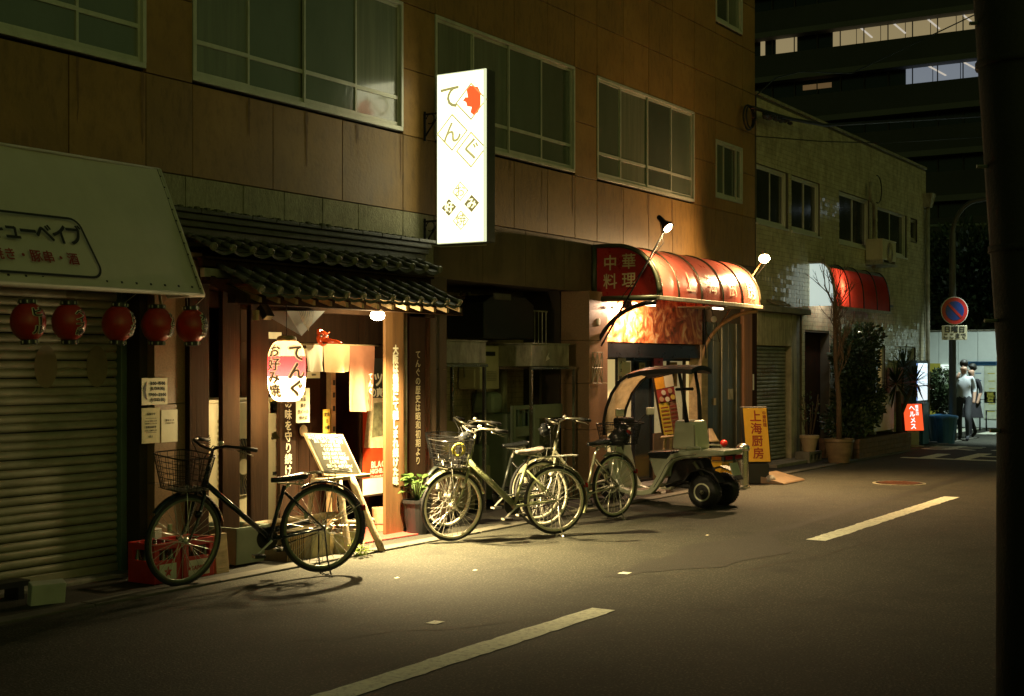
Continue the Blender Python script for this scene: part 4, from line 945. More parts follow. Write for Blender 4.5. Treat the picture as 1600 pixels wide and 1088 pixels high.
def hood(label, x0, x1, y0, y1, z0, z1, legs, label2=None):
    o = thing('steel_stand', label, 'stand', (x0,y0,0), 'steel framed tanks in the dark recess')
    mb = MB().box(x0,x1,y0,y1,z0,z1); mb.build('tank', M['steel_old'], o, bevel=.008)
    B('lid', M['steel_old'], o, x0-.01,x1+.01,y0-.01,y1,z1+.001,z1+.015)
    for (x,y) in legs: B('leg', M['steel'], o, x-.016,x+.016,y-.016,y+.016,0.01,z0-.035)
    xs = [l[0] for l in legs]; mb = MB(); mb.box(min(xs)-.03,max(xs)+.03,y0-.02,y0+.014,z0-.034,z0-.004); mb.box(min(xs)-.03,max(xs)+.03,y1-.04,y1,z0-.034,z0-.004); mb.build('top_rail', M['steel'], o); return o
hood('left steel tank on a tall pipe stand in the dark recess', 11.76,12.64,8.22,8.7,1.66,1.90,[(11.70,8.23),(12.62,8.23),(12.62,8.66)])
hood('right steel tank with a splashed front on its stand in the dark recess', 13.62,14.50,8.22,8.75,1.63,1.89,[(13.62,8.23),(14.64,8.23),(14.64,8.7)])
h2 = MB().add([(13.93,8.216,1.69),(14.03,8.216,1.72),(13.99,8.216,1.75),(14.02,8.216,1.80),(13.95,8.216,1.74)], [(0,1,2,3,4)]).build('splash_mark', M['white'], bpy.data.objects['steel_stand.001'])
gh = thing('gas_heater','white wall-hung gas water heater left in the recess','water heater', (12.6,8.8,1.2)); a, b = at(748,540,8.7), at(778,608,8.7)
B('case', M['cream'], gh, a.x,b.x,8.68,8.98,b.z,a.z, bevel=.012); B('vent', M['black'], gh, a.x+.12,b.x-.1,8.672,8.68,a.z-.12,a.z-.07); mb = MB()
for i in range(6): mb.box(a.x+.14,b.x-.08,8.672,8.68,b.z+.10+i*.02,b.z+.11+i*.02)
mb.build('grille', M['steel_old'], gh); T('gas_pipe', M['black'], gh, [(a.x+.1,8.8,b.z),(a.x+.1,8.85,b.z-.3),(a.x+.14,8.9,b.z-.7)], .012)
T('gas_pipe', M['steel'], gh, [(a.x+.3,8.8,b.z),(a.x+.3,8.85,b.z-.5),(a.x+.2,8.9,b.z-.9)], .010)
gt = thing('control_box','small grey box hung beside the gas heater','box', at(736,605,8.8)); a, b = at(736,577,8.8), at(756,606,8.8); B('case', M['cream'], gt, a.x,b.x,8.75,8.98,b.z,a.z, bevel=.01)
tk = thing('gas_tank','rounded yellow-green tank below the gas heater','tank', at(775,645,8.7)); a, b = at(766,613,8.7), at(785,646,8.7)
mb = MB().box(a.x,b.x,8.68,8.98,b.z,a.z); mb.build('body', M['crate_g'], tk, bevel=.06)
for i,(pa,pb,pc_,pd) in enumerate([(745,775,696,726),(762,782,700,722),(745,780,728,752)]):
    a, b = at(pa,pc_,8.85), at(pb,pd,8.85)
    o = thing('gas_meter',['green-grey gas meter between the bicycles and the recess wall','cream gas meter with a dark dial in the recess','low pale meter box under the other two in the recess'][i],'meter',(a.x,8.85,b.z))
    B('case', M['crate_g' if i == 0 else 'cream'], o, a.x,b.x,8.80-.01*i,8.97,b.z,a.z, bevel=.02)
    if i: B('dial', M['black'], o, (a.x+b.x)/2-.03,(a.x+b.x)/2+.03,8.79-.01*i,8.80-.01*i,(a.z+b.z)/2-.01,(a.z+b.z)/2+.03)
    T('pipe', M['steel_old'], o, [((a.x+b.x)/2,8.9,b.z),((a.x+b.x)/2,8.9,.03)], .012)
cb = thing('cardboard_box','open cardboard box leaning inside the left stand','box', at(708,690,8.6)); a, b = at(697,657,8.6), at(722,682,8.6)
cm = mat('cardboard', (.42,.30,.15), .8, var=.08); MB().hexa([(a.x,8.55,b.z-.02),(b.x+.05,8.55,b.z-.06),(b.x+.05,8.57,b.z-.06),(a.x,8.57,b.z-.02),(a.x-.05,8.65,a.z),(b.x,8.65,a.z-.02),(b.x,8.67,a.z-.02),(a.x-.05,8.67,a.z)]).build('flap', cm, cb)
B('carton', cm, cb, a.x-.1,b.x+.15,8.57,8.9,.42,b.z-.05, bevel=.004); B('pallet', M['wood_p'], cb, a.x-.12,b.x+.2,8.56,8.95,.02,.42)
wc = thing('steel_cabinet','pale green sheet-metal cabinet with a torn lower panel in the recess','cabinet', (13.1,8.45,.01)); 
X = lambda p: ax(p,8.45); Zz = lambda p,q: at(p,q,8.45).z
mb = MB(); xa_, xb_, xm_ = X(803), X(905), X(834); zt3 = Zz(850,632); mb.box(xa_,xa_+.05,8.45,8.5,.05,zt3); mb.box(xm_-.04,xm_,8.45,8.5,.05,zt3); mb.box(xa_+.05,xm_-.04,8.45,8.5,zt3-.05,zt3); mb.box(xa_+.05,xm_-.04,8.45,8.5,.80,.92); mb.build('frame', M['crate_g'], wc, bevel=.004)
for i in range(3): x = xa_+.1+i*.13; B('bar', M['rail_green'], wc, x,x+.04,8.46,8.48,.92,zt3-.05)
mb = MB(); mb.box(xm_+.001,xb_,8.44,8.5,1.0,zt3-.001); mb.box(xm_+.001,xm_+.12,8.44,8.5,.05,.999); mb.box(xb_-.16,xb_,8.44,8.5,.05,.999); mb.build('door', M['crate_g'], wc, bevel=.004)
B('door_panel', mat('scratched_metal',(.22,.24,.17),.25,.6,var=.5,scale=4,dirt=.9,dscale=(4,4,4)), wc, xm_+.12,xb_-.16,8.47,8.48,.05,.999); B('side', M['crate_g'], wc, xa_,xb_,8.55,8.95,.05,zt3-.1)

# ================================================================ Chinese restaurant front
X0, X1, YF, ZB, ZT = 15.06, 18.36, 7.28, 2.47, 3.13
ch = thing('barrel_awning','glossy red barrel awning lettered 中華料理 with dark iron brackets','awning',(X0,W,ZB))
prof = [(W-.01,ZT)]+[(W-.01-(.30)*i/4, ZT) for i in range(1,4)]
prof = [(W-.01,ZT),(7.98,ZT)]
for i in range(1,13):
    t = math.pi/2*i/12; prof.append((7.90-(7.90-YF)*math.sin(t)**1.0, ZB+.02+(ZT-ZB-.02)*math.cos(t)**.9 if i < 12 else ZB+.02))
xs = [X0+.06, 15.62, 16.32, 17.02, 17.70, X1-.03]
sheetm = M['red_sheet']
for i in range(5):
    mb = MB(); K = len(prof); vs = []; nn = 6
    for k in range(nn+1):
        x = xs[i]+(xs[i+1]-xs[i])*k/nn
        for (y,z) in prof: bul = .012*math.sin(math.pi*k/nn); vs.append((x,y-bul,z+bul*.3))
    mb.add(vs, [(k*K+j,k*K+j+1,(k+1)*K+j+1,(k+1)*K+j) for k in range(nn) for j in range(K-1)]); mb.build('red_panel', sheetm, ch, smooth=True)
ribm = mat('awning_rib', (.05,.045,.025), .35, .5)
for i, x in enumerate(xs):
    T('rib', ribm, ch, [(x,y-.006,z+.004) for y,z in prof], .014 if 0 < i < 5 else .02, 7)
side = [(X0,y,z) for y,z in prof]+[(X0,W-.01,ZB+.02)]
MB().prism(side, (.012,0,0)).build('side_panel', mat('side_red', (.36,.022,.014), .3, var=.08), ch)
MB().prism([(X1-.02,y,z) for y,z in prof]+[(X1-.02,W-.01,ZB+.02)], (.012,0,0)).build('side_panel', M['red_sheet'], ch)
gf = mat('side_frame_green', (.05,.06,.03), .45, .3)
fr = MB(); fr.tube([(X0-.008,y,z) for y,z in prof], .026, 8); fr.tube([(X0-.008,W-.03,ZT+.02),(X0-.008,W-.03,ZB)], .035, 8); fr.tube([(X0-.008,W,ZB),(X0-.008,YF,ZB)], .035, 8); fr.build('side_frame', gf, ch, smooth=True)
mb = MB(); mb.box(X0-.04,X1+.02,YF-.03,YF+.02,ZB-.03,ZB+.022); mb.build('front_gutter', M['steel_old'], ch, bevel=.006)
mb = MB(); mb.box(X1-.9,X1,YF+.03,W,ZB-.02,ZB-.005); mb.build('end_tray', M['cream'], ch)
gold = mat('gold_lettering', (.62,.52,.28), .5); gold2 = mat('faded_gold_lettering', (.88,.66,.45), .5)
mb = MB(); sf = lambda a,b: Vector((X0-.004,7.82-a,2.80+b))
letters(mb,'中',.20,lambda a,b: sf(a-.13,b+.11),bold=.012); letters(mb,'華',.20,lambda a,b: sf(a+.13,b+.12),bold=.012); letters(mb,'料',.20,lambda a,b: sf(a-.13,b-.12),bold=.012); letters(mb,'理',.20,lambda a,b: sf(a+.13,b-.11),bold=.012)
mb.build('lettering', gold, ch)
for ch_, xc in (('上',15.97),('海',16.67),('厨',17.36),('房',18.02)):
    def ff(a,b,xc=xc):
        s_ = .20+b; n_ = len(prof)-1; acc = 0
        for k in range(n_,1,-1):
            p, q = prof[k], prof[k-1]; L_ = math.hypot(q[0]-p[0],q[1]-p[1])
            if acc+L_ >= s_ or k == 2: t = (s_-acc)/L_; return Vector((xc+a, p[0]+(q[0]-p[0])*t-.02, p[1]+(q[1]-p[1])*t+.008))
            acc += L_
    mb = MB(); letters(mb,ch_,.30,ff,bold=.0); mb.build('lettering', gold2, ch)
# curved iron brackets
for i, (x, m) in enumerate(((X0-.05,'black_m'),(X1-.06,'wood_p'))):
    mm_ = M['black_m'] if i == 0 else mat('bracket_ochre', (.42,.27,.12), .5, .3)
    pts = [(x,W-.02,1.18 if i else 1.60)]+[(x, W-.03-(W-.05-YF)*(1-math.cos(t)), (1.60+(ZB-.06-1.60)*math.sin(t))) for t in [R(a) for a in range(0,91,9)]]
    T('curved_bracket', mm_, ch, pts, .028, 8)
T('wall_tube', mat('tube_ochre', (.50,.36,.2), .5, .3), ch, [(X1-.06,W-.03,1.18),(X1-.06,W-.03,.45)], .014)
# floodlights on struts
for i, (x, tip, tgt, E_) in enumerate(((14.97,(14.97,7.18,3.24),(16.6,7.6,1.8),330),(18.44,(18.44,7.22,3.22),(16.9,7.6,2.0),330))):
    o = thing('arm_floodlight',['angled floodlight on the left strut above the red barrel awning','bare bright floodlight on the right strut above the red barrel awning'][i],'lamp',(x,W,1.9))
    T('strut', M['black_m'] if i == 0 else mat('strut_ochre', (.35,.2,.09), .5), o, [(x,W-.01 if i else 8.03,1.88),tip], .012, 6)
    tip = Vector(tip); d = (Vector(tgt)-tip).normalized()
    if i == 1: d = Vector((-.75,-.35,-.56)).normalized()
    lp = tip+Vector((0,0,.0)) if i == 0 else tip+Vector((-.1,0,-.02))
    if i == 0: d = Vector((-.08,-.60,-.62)).normalized(); lp = tip+Vector((.03,0,.12))
    MB().lathe([(.022,-.13),(.032,-.11),(.035,-.03),(.045,0),(.075,.05),(.08,.085)], lp, d, 20, cap=False).build('reflector_housing', M['black_m'] if i == 0 else M['steel_old'], o, smooth=True)
    MB().lathe([(.0,.075),(.062,.075)], lp, d, 20, cap=False).build('lamp_face', glow('flood_face', (1,.72,.36), 22 if i == 0 else 90), o)
    T('cord', M['wire'], o, [lp-d*.1, tip+Vector((.02,.01,-.12)), (x,W-.3,2.3)], .005, 5)
    T('yoke', M['black'], o, [tip, lp], .012, 6)
    spot('lamp_light', o, lp+d*.10, tgt if i == 0 else (16.9,7.3,1.6), E_, (1,.70,.34), 120, .8, .05)
    if i == 1: spot('lamp_light', o, lp+d*.13, (18.0,5.6,0), 1500, (1,.62,.27), 110, 1.0, .05)
    if i == 1: point('lamp_light', o, lp+d*.12+Vector((0,-.04,0)), 130, (1,.62,.28), .05)
# food photo signboard over the doors, lit from the fixture under the awning
food = bpy.data.materials.new('food_photo'); food.use_nodes = True; N = food.node_tree; bs = N.nodes['Principled BSDF']; bs.inputs['Roughness'].default_value = .35
ge = N.nodes.new('ShaderNodeNewGeometry'); n1 = N.nodes.new('ShaderNodeTexNoise'); n1.inputs['Scale'].default_value = 3.2; n1.inputs['Detail'].default_value = 9; n1.inputs['Distortion'].default_value = 2.2; n1.inputs['Roughness'].default_value = .62
r1 = N.nodes.new('ShaderNodeValToRGB'); e = r1.color_ramp.elements; e[0].position = .30; e[0].color = (.05,.06,.02,1); e[1].position = .42; e[1].color = (.30,.06,.02,1)
for p_, c_ in ((.5,(.55,.17,.05,1)),(.57,(.68,.36,.13,1)),(.66,(.75,.60,.36,1)),(.75,(.42,.05,.03,1))): el = e.new(p_); el.color = c_
N.links.new(ge.outputs['Position'], n1.inputs['Vector']); N.links.new(n1.outputs[0], r1.inputs[0]); N.links.new(r1.outputs[0], bs.inputs['Base Color'])
bb = thing('food_signboard','wide signboard with a photo of noodles and dishes under the red barrel awning','signboard',(15.3,W,1.93))
B('photo_board', food, bb, 15.28, 18.30, 8.15, 8.19, 1.94, 2.62, bevel=.003)
fx = thing('tube_fixture','small fluorescent fixture hanging under the left of the barrel awning','lamp',(15.5,7.9,2.42))
B('box', M['black'], fx, 15.36,15.46,7.85,7.93,2.36,2.50); B('tube', glow('tube_glow', (1,.78,.5), 8), fx, 15.48,16.3,7.93,7.96,2.42,2.445)
a_ = bpy.data.lights.new('tube_light','AREA'); a_.shape = 'RECTANGLE'; a_.size = .7; a_.size_y = .05; a_.energy = 95; a_.color = (1,.62,.38)
ao = bpy.data.objects.new('tube_light', a_); COL.objects.link(ao); ao.parent = fx; ao.location = Vector((15.75,7.90,2.40))-org(fx); ao.rotation_euler = (Vector((15.75,8.2,2.1))-Vector((15.75,7.9,2.40))).to_track_quat('-Z','Y').to_euler()
fx2 = thing('tube_fixture','small lit white tube under the right end of the barrel awning','lamp',(18.0,7.5,2.40)); B('tube', glow('tube_white', (1,.8,.55), 6), fx2, ax(1114,7.5),ax(1128,7.5),7.48,7.51,2.405,2.43); B('box', M['black'], fx2, ax(1112,7.5),ax(1130,7.5),7.47,7.53,2.431,2.45)
bell = thing('wall_bell','round white porcelain insulator hanging beside the food signboard','insulator',at(1114,497,7.9)); MB().lathe([(.0,.0),(.012,.0),(.014,.012),(.045,.012),(.045,.03),(.02,.04)], at(1114,499,7.9), (-.55,-.83,0), 20).build('disc', M['white'], bell); T('cord', M['wire'], bell, [at(1114,499,7.9)+Vector((0,0,.04)), at(1112,480,7.9)], .006)
mb = MB(); mb.tube([at(1100,470,7.95),at(1101,520,7.95),at(1103,560,8.0)], .010, 6); mb.tube([at(1106,472,7.9),at(1118,500,7.9),at(1124,535,7.95),at(1110,530,7.95),at(1100,515,7.95)], .006, 5); mb.build('loose_cable', M['wire'], bell)
# door front
df = thing('restaurant_front','dark framed sliding-door front with lit frosted panes under the food signboard','shop front',(15.3,8.3,0))
B('lintel', M['black_m'], df, 15.2,18.35,8.16,8.5,1.74,1.93, bevel=.005)
litc = mat('lit_frosted', (.50,.45,.27), .5, var=.08, emit=.55, ecol=(.85,.62,.24)); litc2 = mat('lit_frosted_cool', (.32,.31,.2), .3, var=.1, emit=.22, ecol=(.9,.68,.3))
Yd = 8.34
def pan(pa, pb, z0, z1, m, fw=.04, handle=False):
    x0, x1 = ax(pa,Yd), ax(pb,Yd); o = MB(); o.box(x0,x0+fw,Yd-.02,Yd+.03,z0,z1); o.box(x1-fw,x1,Yd-.02,Yd+.03,z0,z1); o.box(x0+fw,x1-fw,Yd-.02,Yd+.03,z0,z0+fw); o.box(x0+fw,x1-fw,Yd-.02,Yd+.03,z1-fw,z1)
    p = o.build('door', M['black_m'], df); B('pane', m, p, x0+fw,x1-fw,Yd,Yd+.008,z0+fw,z1-fw); return p
pan(934,962,.45,1.74,litc,.02); pan(962,988,.05,1.74,litc2); pan(988,1018,.05,1.74,M['pane_dark']); pan(1018,1043,.05,1.74,litc2); pan(1043,1068,.7,1.74,litc2); pan(1068,1090,.7,1.74,litc)
B('sill_wall', M['granite_d'], df, ax(934,Yd),ax(962,Yd),Yd-.04,Yd+.1,0,.45); B('sill_wall', M['brown_panel'], df, ax(1018,Yd),ax(1092,Yd),Yd-.03,Yd+.1,0,.70); B('jamb', M['wood_p'], df, ax(1090,8.2),ax(1100,8.2),8.14,8.4,0,1.94)
B('interior', M['joint'], df, 15.2,18.4,8.9,8.95,0,2.0); B('doorstep', M['concrete'], df, 15.3,18.3,7.98,8.3,.012,.06, bevel=.006)
sheet('notice','white poster with red lettering in the left restaurant door',966,556,978,600,8.29,M['white'],['メン','ュー','800円']); sheet('notice','pale sheet pasted beside the white poster in the restaurant door',972,566,985,590,8.285,M['paper'])
sheet('poster','red menu poster in the restaurant window near the trike roof',1022,553,1036,572,8.29,M['red'],['中華','定食']); sheet('poster','dark photo menu in the right restaurant window',1047,566,1058,604,8.29,M['ink_brown'],['麺','飯','点心'])
sheet('notice','small plaque hanging between the restaurant doors',999,567,1008,584,8.28,M['dim_ink'],['営業','中'])
lite = thing('doorside_lamp','small lamp glow on the pillar edge beside the food signboard','lamp',(15.23,8.0,2.3)); MB().ball((15.235,8.02,2.37),.018).build('bulb', M['white'], lite)
# green sliding metal doors and wooden column to the right
gd = mat('green_metal', (.085,.09,.055), .35, .5, var=.2, dirt=.5, dcol=(.025,.02,.015), dscale=(2,2,.4))
md = thing('metal_doors','dark green folding metal doors between the restaurant and the wooden column','door',(19,8.2,0)); xd = ax(1101,8.2); i = 0
while xd < ax(1154,8.2): B('door_leaf', gd, md, xd,xd+.27,8.18+(i % 2)*.02,8.24,.03,2.28, bevel=.006); T('leaf_bead', M['steel_old'], md, [(xd+.004,8.172+(i % 2)*.02,.03),(xd+.004,8.172+(i % 2)*.02,2.28)], .007, 5); xd += .28; i += 1
B('handle', M['dim_ink'], md, ax(1115,8.17),ax(1118,8.17),8.16,8.18,1.05,1.15); B('letter_flap', M['steel_old'], md, ax(1138,8.17),ax(1145,8.17),8.165,8.178,1.12,1.28)
B('header', M['joint'], md, ax(1100,8.2),20.0,8.2,8.3,2.28,2.56)
colm = mat('varnished_column', (.22,.105,.05), .5, var=.4, scale=9, stretch=(1,1,.08))
B('column', colm, bld, 19.85,20.20,8.14,8.5,0,2.56, bevel=.02); B('column', M['wood_d'], bld, 20.21,20.44,8.16,8.5,0,2.56, bevel=.01); B('name_strip', M['white'], bld, 20.25,20.29,8.152,8.16,1.25,1.50)

# yellow standing sign, ashtray stand, menu easel of the Chinese restaurant
ys = thing('standing_sign','yellow illuminated-type standing sign lettered 上海厨房 on a black stand','sign',gp(1190,757)); c0 = Vector((17.80,7.35,0)); U1 = Vector((.62,-.785,0)); N1 = Vector((-.785,-.62,0)); up = Vector((0,0,1))
c0 = gp(1183,757); 
MB().obox(c0+up*.145-N1*.10, U1,N1,up, .175,.09,.14).build('stand', M['black'], ys, bevel=.01)
lean = (up*.995+U1*-.08).normalized(); MB().obox(c0+up*.68-N1*.08, U1,N1,lean, .185,.05,.39).build('frame', M['black'], ys, bevel=.01)
MB().obox(c0+up*.68-N1*.024, U1,N1,lean, .165,.004,.37).build('face', mat('sign_yellow', (.62,.33,.03), .4, var=.08, emit=.04, ecol=(1,.5,.03)), ys)
f = plane_fn(c0+up*.68-N1*.018, U1, lean); mb = MB(); letters(mb,'上海厨房',.165,lambda a,b: f(a+.0,b-.0),vertical=True,bold=.02,pitch=1.04); mb.build('lettering', M['ink_red'], ys)
mb = MB(); letters(mb,'中華料理',.055,lambda a,b: f(a+.125,b+.22),vertical=True,bold=.02); mb.build('lettering', M['ink_red'], ys)
at_ = thing('ashtray_stand','steel cylinder ashtray stand in front of the yellow standing sign','ashtray',gp(1161,763)); ca = gp(1161,763)
MB().lathe([(.10,0),(.10,.03),(.075,.04),(.075,.50)], ca, n=24).build('body', M['steel'], at_, smooth=False); MB().lathe([(.085,.50),(.09,.52),(.088,.56),(.06,.59),(.02,.60)], ca, n=24).build('dome', M['steel'], at_, smooth=True)
me_ = thing('menu_board','tall colourful menu board leaning on a wooden easel behind the three-wheeler','menu board', (16.4,7.85,0)); q0,q1,q2,q3 = at(1036,682,7.80), at(1064,679,7.80), at(1050,583,7.95), at(1020,590,7.95)
MB().prism([q0,q1,q2,q3],(.03,.03,0)).build('board', M['wood_d'], me_)
mi = lambda a,b: q0.lerp(q1,a).lerp(q3.lerp(q2,a),b)+Vector((-.006,-.012,0))
def patchm(a0,a1,b0,b1,m,nm='print',lift=0): l_ = Vector((0,-lift,0)); return MB().add([mi(a0,b0)+l_,mi(a1,b0)+l_,mi(a1,b1)+l_,mi(a0,b1)+l_],[(0,1,2,3)]).build(nm,m,me_)
py_ = mat('menu_yellow',(.72,.50,.05),.35); patchm(.03,.55,.02,.55,py_); patchm(.56,.97,.02,.55,M['cloth_p']); patchm(.03,.97,.56,.78,M['ink_red']); patchm(.03,.5,.79,.98,mat('menu_orange',(.75,.35,.03),.35)); patchm(.51,.97,.79,.98,M['paper'])
for i,(a,b,c_) in enumerate([(.2,.62,'cloth_c'),(.5,.6,'white_ink'),(.8,.62,'paper_y'),(.35,.72,'cloth_w'),(.7,.73,'cloth_c')]):
    cc = mi(a,b)+Vector((0,-.008,0)); MB().add([cc+(q1-q0)*(.13*math.cos(t*.63))+(q3-q0)*(.045*math.sin(t*.63)) for t in range(10)],[tuple(range(10))]).build('dish_photo',M[c_],me_)
for i in range(7): 
    for j in (0,1): patchm(.08+.5*j,.48+.44*j,.07+i*.065,.09+i*.065,M['ink_red'],'menu_line',.006)
T('leg', M['wood_p'], me_, [at(1040,680,7.8), (ax(1030,7.7),7.7,.02)], .02); T('leg', M['wood_p'], me_, [at(1062,680,7.8), (ax(1068,7.7),7.7,.02)], .02); T('leg', M['wood_p'], me_, [at(1050,640,7.95), (ax(1048,8.0),8.02,.02)], .02); T('crossbar', M['wood_p'], me_, [at(1034,684,7.78), at(1068,681,7.78)], .022)
yc = thing('yellow_crate','yellow plastic crate under the tail of the three-wheeler','crate',(16.3,7.1,.012)); ycr = gp(1136,752); ym = mat('yellow_plastic',(.70,.45,.03),.4)
rimbar(yc,ycr.x-.2,ycr.x+.2,ycr.y,ycr.y+.3,.30,ym,.015); mb = MB(); 
mb.box(ycr.x-.2,ycr.x+.2,ycr.y-.001,ycr.y+.012,.16,.28); mb.box(ycr.x-.2,ycr.x+.2,ycr.y-.001,ycr.y+.012,.012,.08); mb.box(ycr.x-.2,ycr.x-.188,ycr.y+.013,ycr.y+.3,.012,.28); mb.box(ycr.x+.188,ycr.x+.2,ycr.y+.013,ycr.y+.3,.012,.28)
for i in range(5): mb.box(ycr.x-.2+i*.095,ycr.x-.18+i*.095,ycr.y,ycr.y+.01,.08,.16)
mb.build('sides', ym, yc); rb = thing('red_bag','small red bundle on the yellow crate behind the scooter tail','bag',(ycr.x,ycr.y+.2,.6)); cc = at(1131,693,7.3); mb = MB().ball(cc,.06,.05,.05,12,8); mb.build('bundle', M['red'], rb, smooth=True)
lm = thing('conical_lampshade','small ochre cone-shaped cover behind the scooter case','cover',at(1108,690,7.6)); cc = at(1110,690,7.6); MB().lathe([(.13,0),(.10,.03),(.03,.17),(.02,.18)], cc, n=20).build('cone', M['wood_p'], lm, smooth=True); T('post', M['black_m'], lm, [cc, (cc.x,cc.y,.02)], .014)
# cables on the facade
cw = thing('overhead_cable','thick black cable bundle with a coil at the corner of the panel building','cable',(20.4,8.1,5.6))
c_ = at(1169,184,8.1); T('coil', M['wire'], cw, arc(c_,(1,0,0),(0,0,1),.19,0,359,28), .016, 6); T('coil', M['wire'], cw, arc(c_+Vector((.02,-.03,.01)),(1,0,0),(0,0,1),.17,0,359,28), .014, 6)
def wirep(px_, Y_): return [at(a,b,Y_) for a,b in px_]
T('cable', M['wire'], cw, [at(1176,168,8.05),at(1200,176,8.0),at(1235,186,7.9),at(1290,196,7.7),(30,6.6,6.95),(60,4,10.5)], .03, 7)
T('cable', M['wire'], cw, [at(1181,186,8.05),at(1181,150,8.0),at(1212,122,7.95),at(1250,112,7.9),at(1330,115,7.6),(30,6.0,9.5),(60,4,14)], .012, 6)
T('cable', M['wire'], cw, [at(1181,213,8.05),at(1280,221,7.7),at(1380,224,7.0),(40,4,8)], .010, 6)
mb = MB()
for i in range(60):
    t = random.random(); p = at(1190+t*45,176+t*11,7.95); s_ = random.uniform(.02,.05); mb.ball(p+Vector((0,random.uniform(-.03,.03),random.uniform(-.07,.0))),s_,s_,s_*.7,6,4)
mb.build('cable_wrap', M['wire'], cw, kind='stuff')
# ================================================================ the lit projecting sign
XS_ = 11.38; sg = thing('projecting_sign','tall glowing white sign box lettered てんぐ projecting from the facade','sign',(XS_,8.0,2.87)); y0_,y1_,z0_,z1_ = 7.40,7.99,2.875,4.595
face = mat('sign_face',(.85,.85,.65),.4,var=.02,emit=2.5,ecol=(1.0,.96,.62)); fn_ = face.node_tree.nodes['Principled BSDF']
B('case', mat('sign_case',(.10,.10,.085),.4,.3), sg, XS_+.012,XS_+.17,y0_,y1_,z0_,z1_, bevel=.006)
B('face', face, sg, XS_,XS_+.010,y0_+.03,y1_-.008,z0_+.012,z1_-.012)
mb = MB(); mb.box(XS_-.006,XS_+.011,y0_,y0_+.029,z0_,z1_); mb.box(XS_-.006,XS_+.011,y1_-.007,y1_,z0_,z1_); mb.box(XS_-.006,XS_+.011,y0_+.029,y1_-.007,z0_,z0_+.011); mb.box(XS_-.006,XS_+.011,y0_+.029,y1_-.007,z1_-.011,z1_)
mb.build('rim', mat('sign_rim',(.75,.76,.62),.4,emit=.9,ecol=(.9,.95,.6)), sg)
def sf_(px,py): return Vector((XS_-.004, y1_-(px-683)/77*(y1_-y0_), z0_+(382-py-(px-683)*-.02)/271*(z1_-z0_)))
def emi(n,c,e): return mat(n,c,.5,var=.05,emit=e,ecol=c)
goldl = emi('sign_gold_line',(.60,.54,.22),.85); goldk = emi('sign_dark_gold',(.42,.38,.14),.95); redl = emi('sign_red',(.85,.12,.03),1.25); browk = emi('sign_brown',(.30,.25,.09),.8); whl = emi('sign_white_letter',(.9,.9,.6),1.6)
def dia(cx_,cy_,rx_,ry_,m,th=.016,fill=False,lift=0,clip=None):
    P = [sf_(cx_-rx_,cy_),sf_(cx_,cy_-ry_),sf_(cx_+rx_,cy_),sf_(cx_,cy_+ry_)]
    for p in P: p.x -= lift
    if fill: return MB().add(P,[(0,1,2,3)]).build('diamond',m,sg)
    mb = MB(); c_ = (P[0]+P[2])/2
    for i in range(4):
        a, b = P[i], P[(i+1)%4]; mb.add([a,b,b+(c_-b).normalized()*th*1.4,a+(c_-a).normalized()*th*1.4],[(0,1,2,3)])
    return mb.build('diamond',m,sg)
dia(737,161,25,30,goldl); dia(707,206,25,30,goldl); dia(737,237,24,29,goldl)
for s_, cx_, cy_, sz, m in (('て',703,150,.27,goldk),('ん',707,207,.24,goldl),('ぐ',738,237,.24,goldl),('お',720,301,.13,goldl),('焼',721,347,.13,goldl)):
    o_ = sf_(cx_,cy_); mb = MB(); letters(mb,s_,sz,lambda a,b: o_+Vector((0,-a,b)),bold=.02); mb.build('lettering',m,sg)
P = [(724,158),(728,153),(732,154),(730,142),(736,136),(748,140),(752,150),(752,168),(748,180),(741,183),(736,178),(738,170),(731,168),(729,161)]
MB().add([sf_(a,b) for a,b in P],[tuple(range(len(P)))]).build('red_emblem',redl,sg)
dia(720,301,13,16,goldl,.012); dia(721,347,13,16,goldl,.012); dia(702,325,14,17,goldk,.003); dia(738,322,14,17,goldk,.003); dia(702,325,12,14,browk,fill=True,lift=.001); dia(738,322,12,14,browk,fill=True,lift=.001)
for s_, cx_, cy_ in (('好',702,325),('み',738,322)):
    o_ = sf_(cx_,cy_)-Vector((.003,0,0)); mb = MB(); letters(mb,s_,.115,lambda a,b: o_+Vector((0,-a,b)),bold=.03); mb.build('lettering',whl,sg)
for z in (4.22,3.12):
    br = MB(); br.tube([(XS_+.06,W,z),(XS_+.06,7.98,z)],.012,6); br.tube([(XS_+.06,W-.02,z-.22),(XS_+.06,8.0,z)],.010,6); br.tube([(XS_+.06,W-.012,z+.03),(XS_+.06,W-.012,z-.27)],.014,6); br.tube(arc((XS_+.06,8.12,z-.05),(0,1,0),(0,0,1),.05,0,300,12),.006,5); br.build('wall_bracket',M['black_m'],sg)

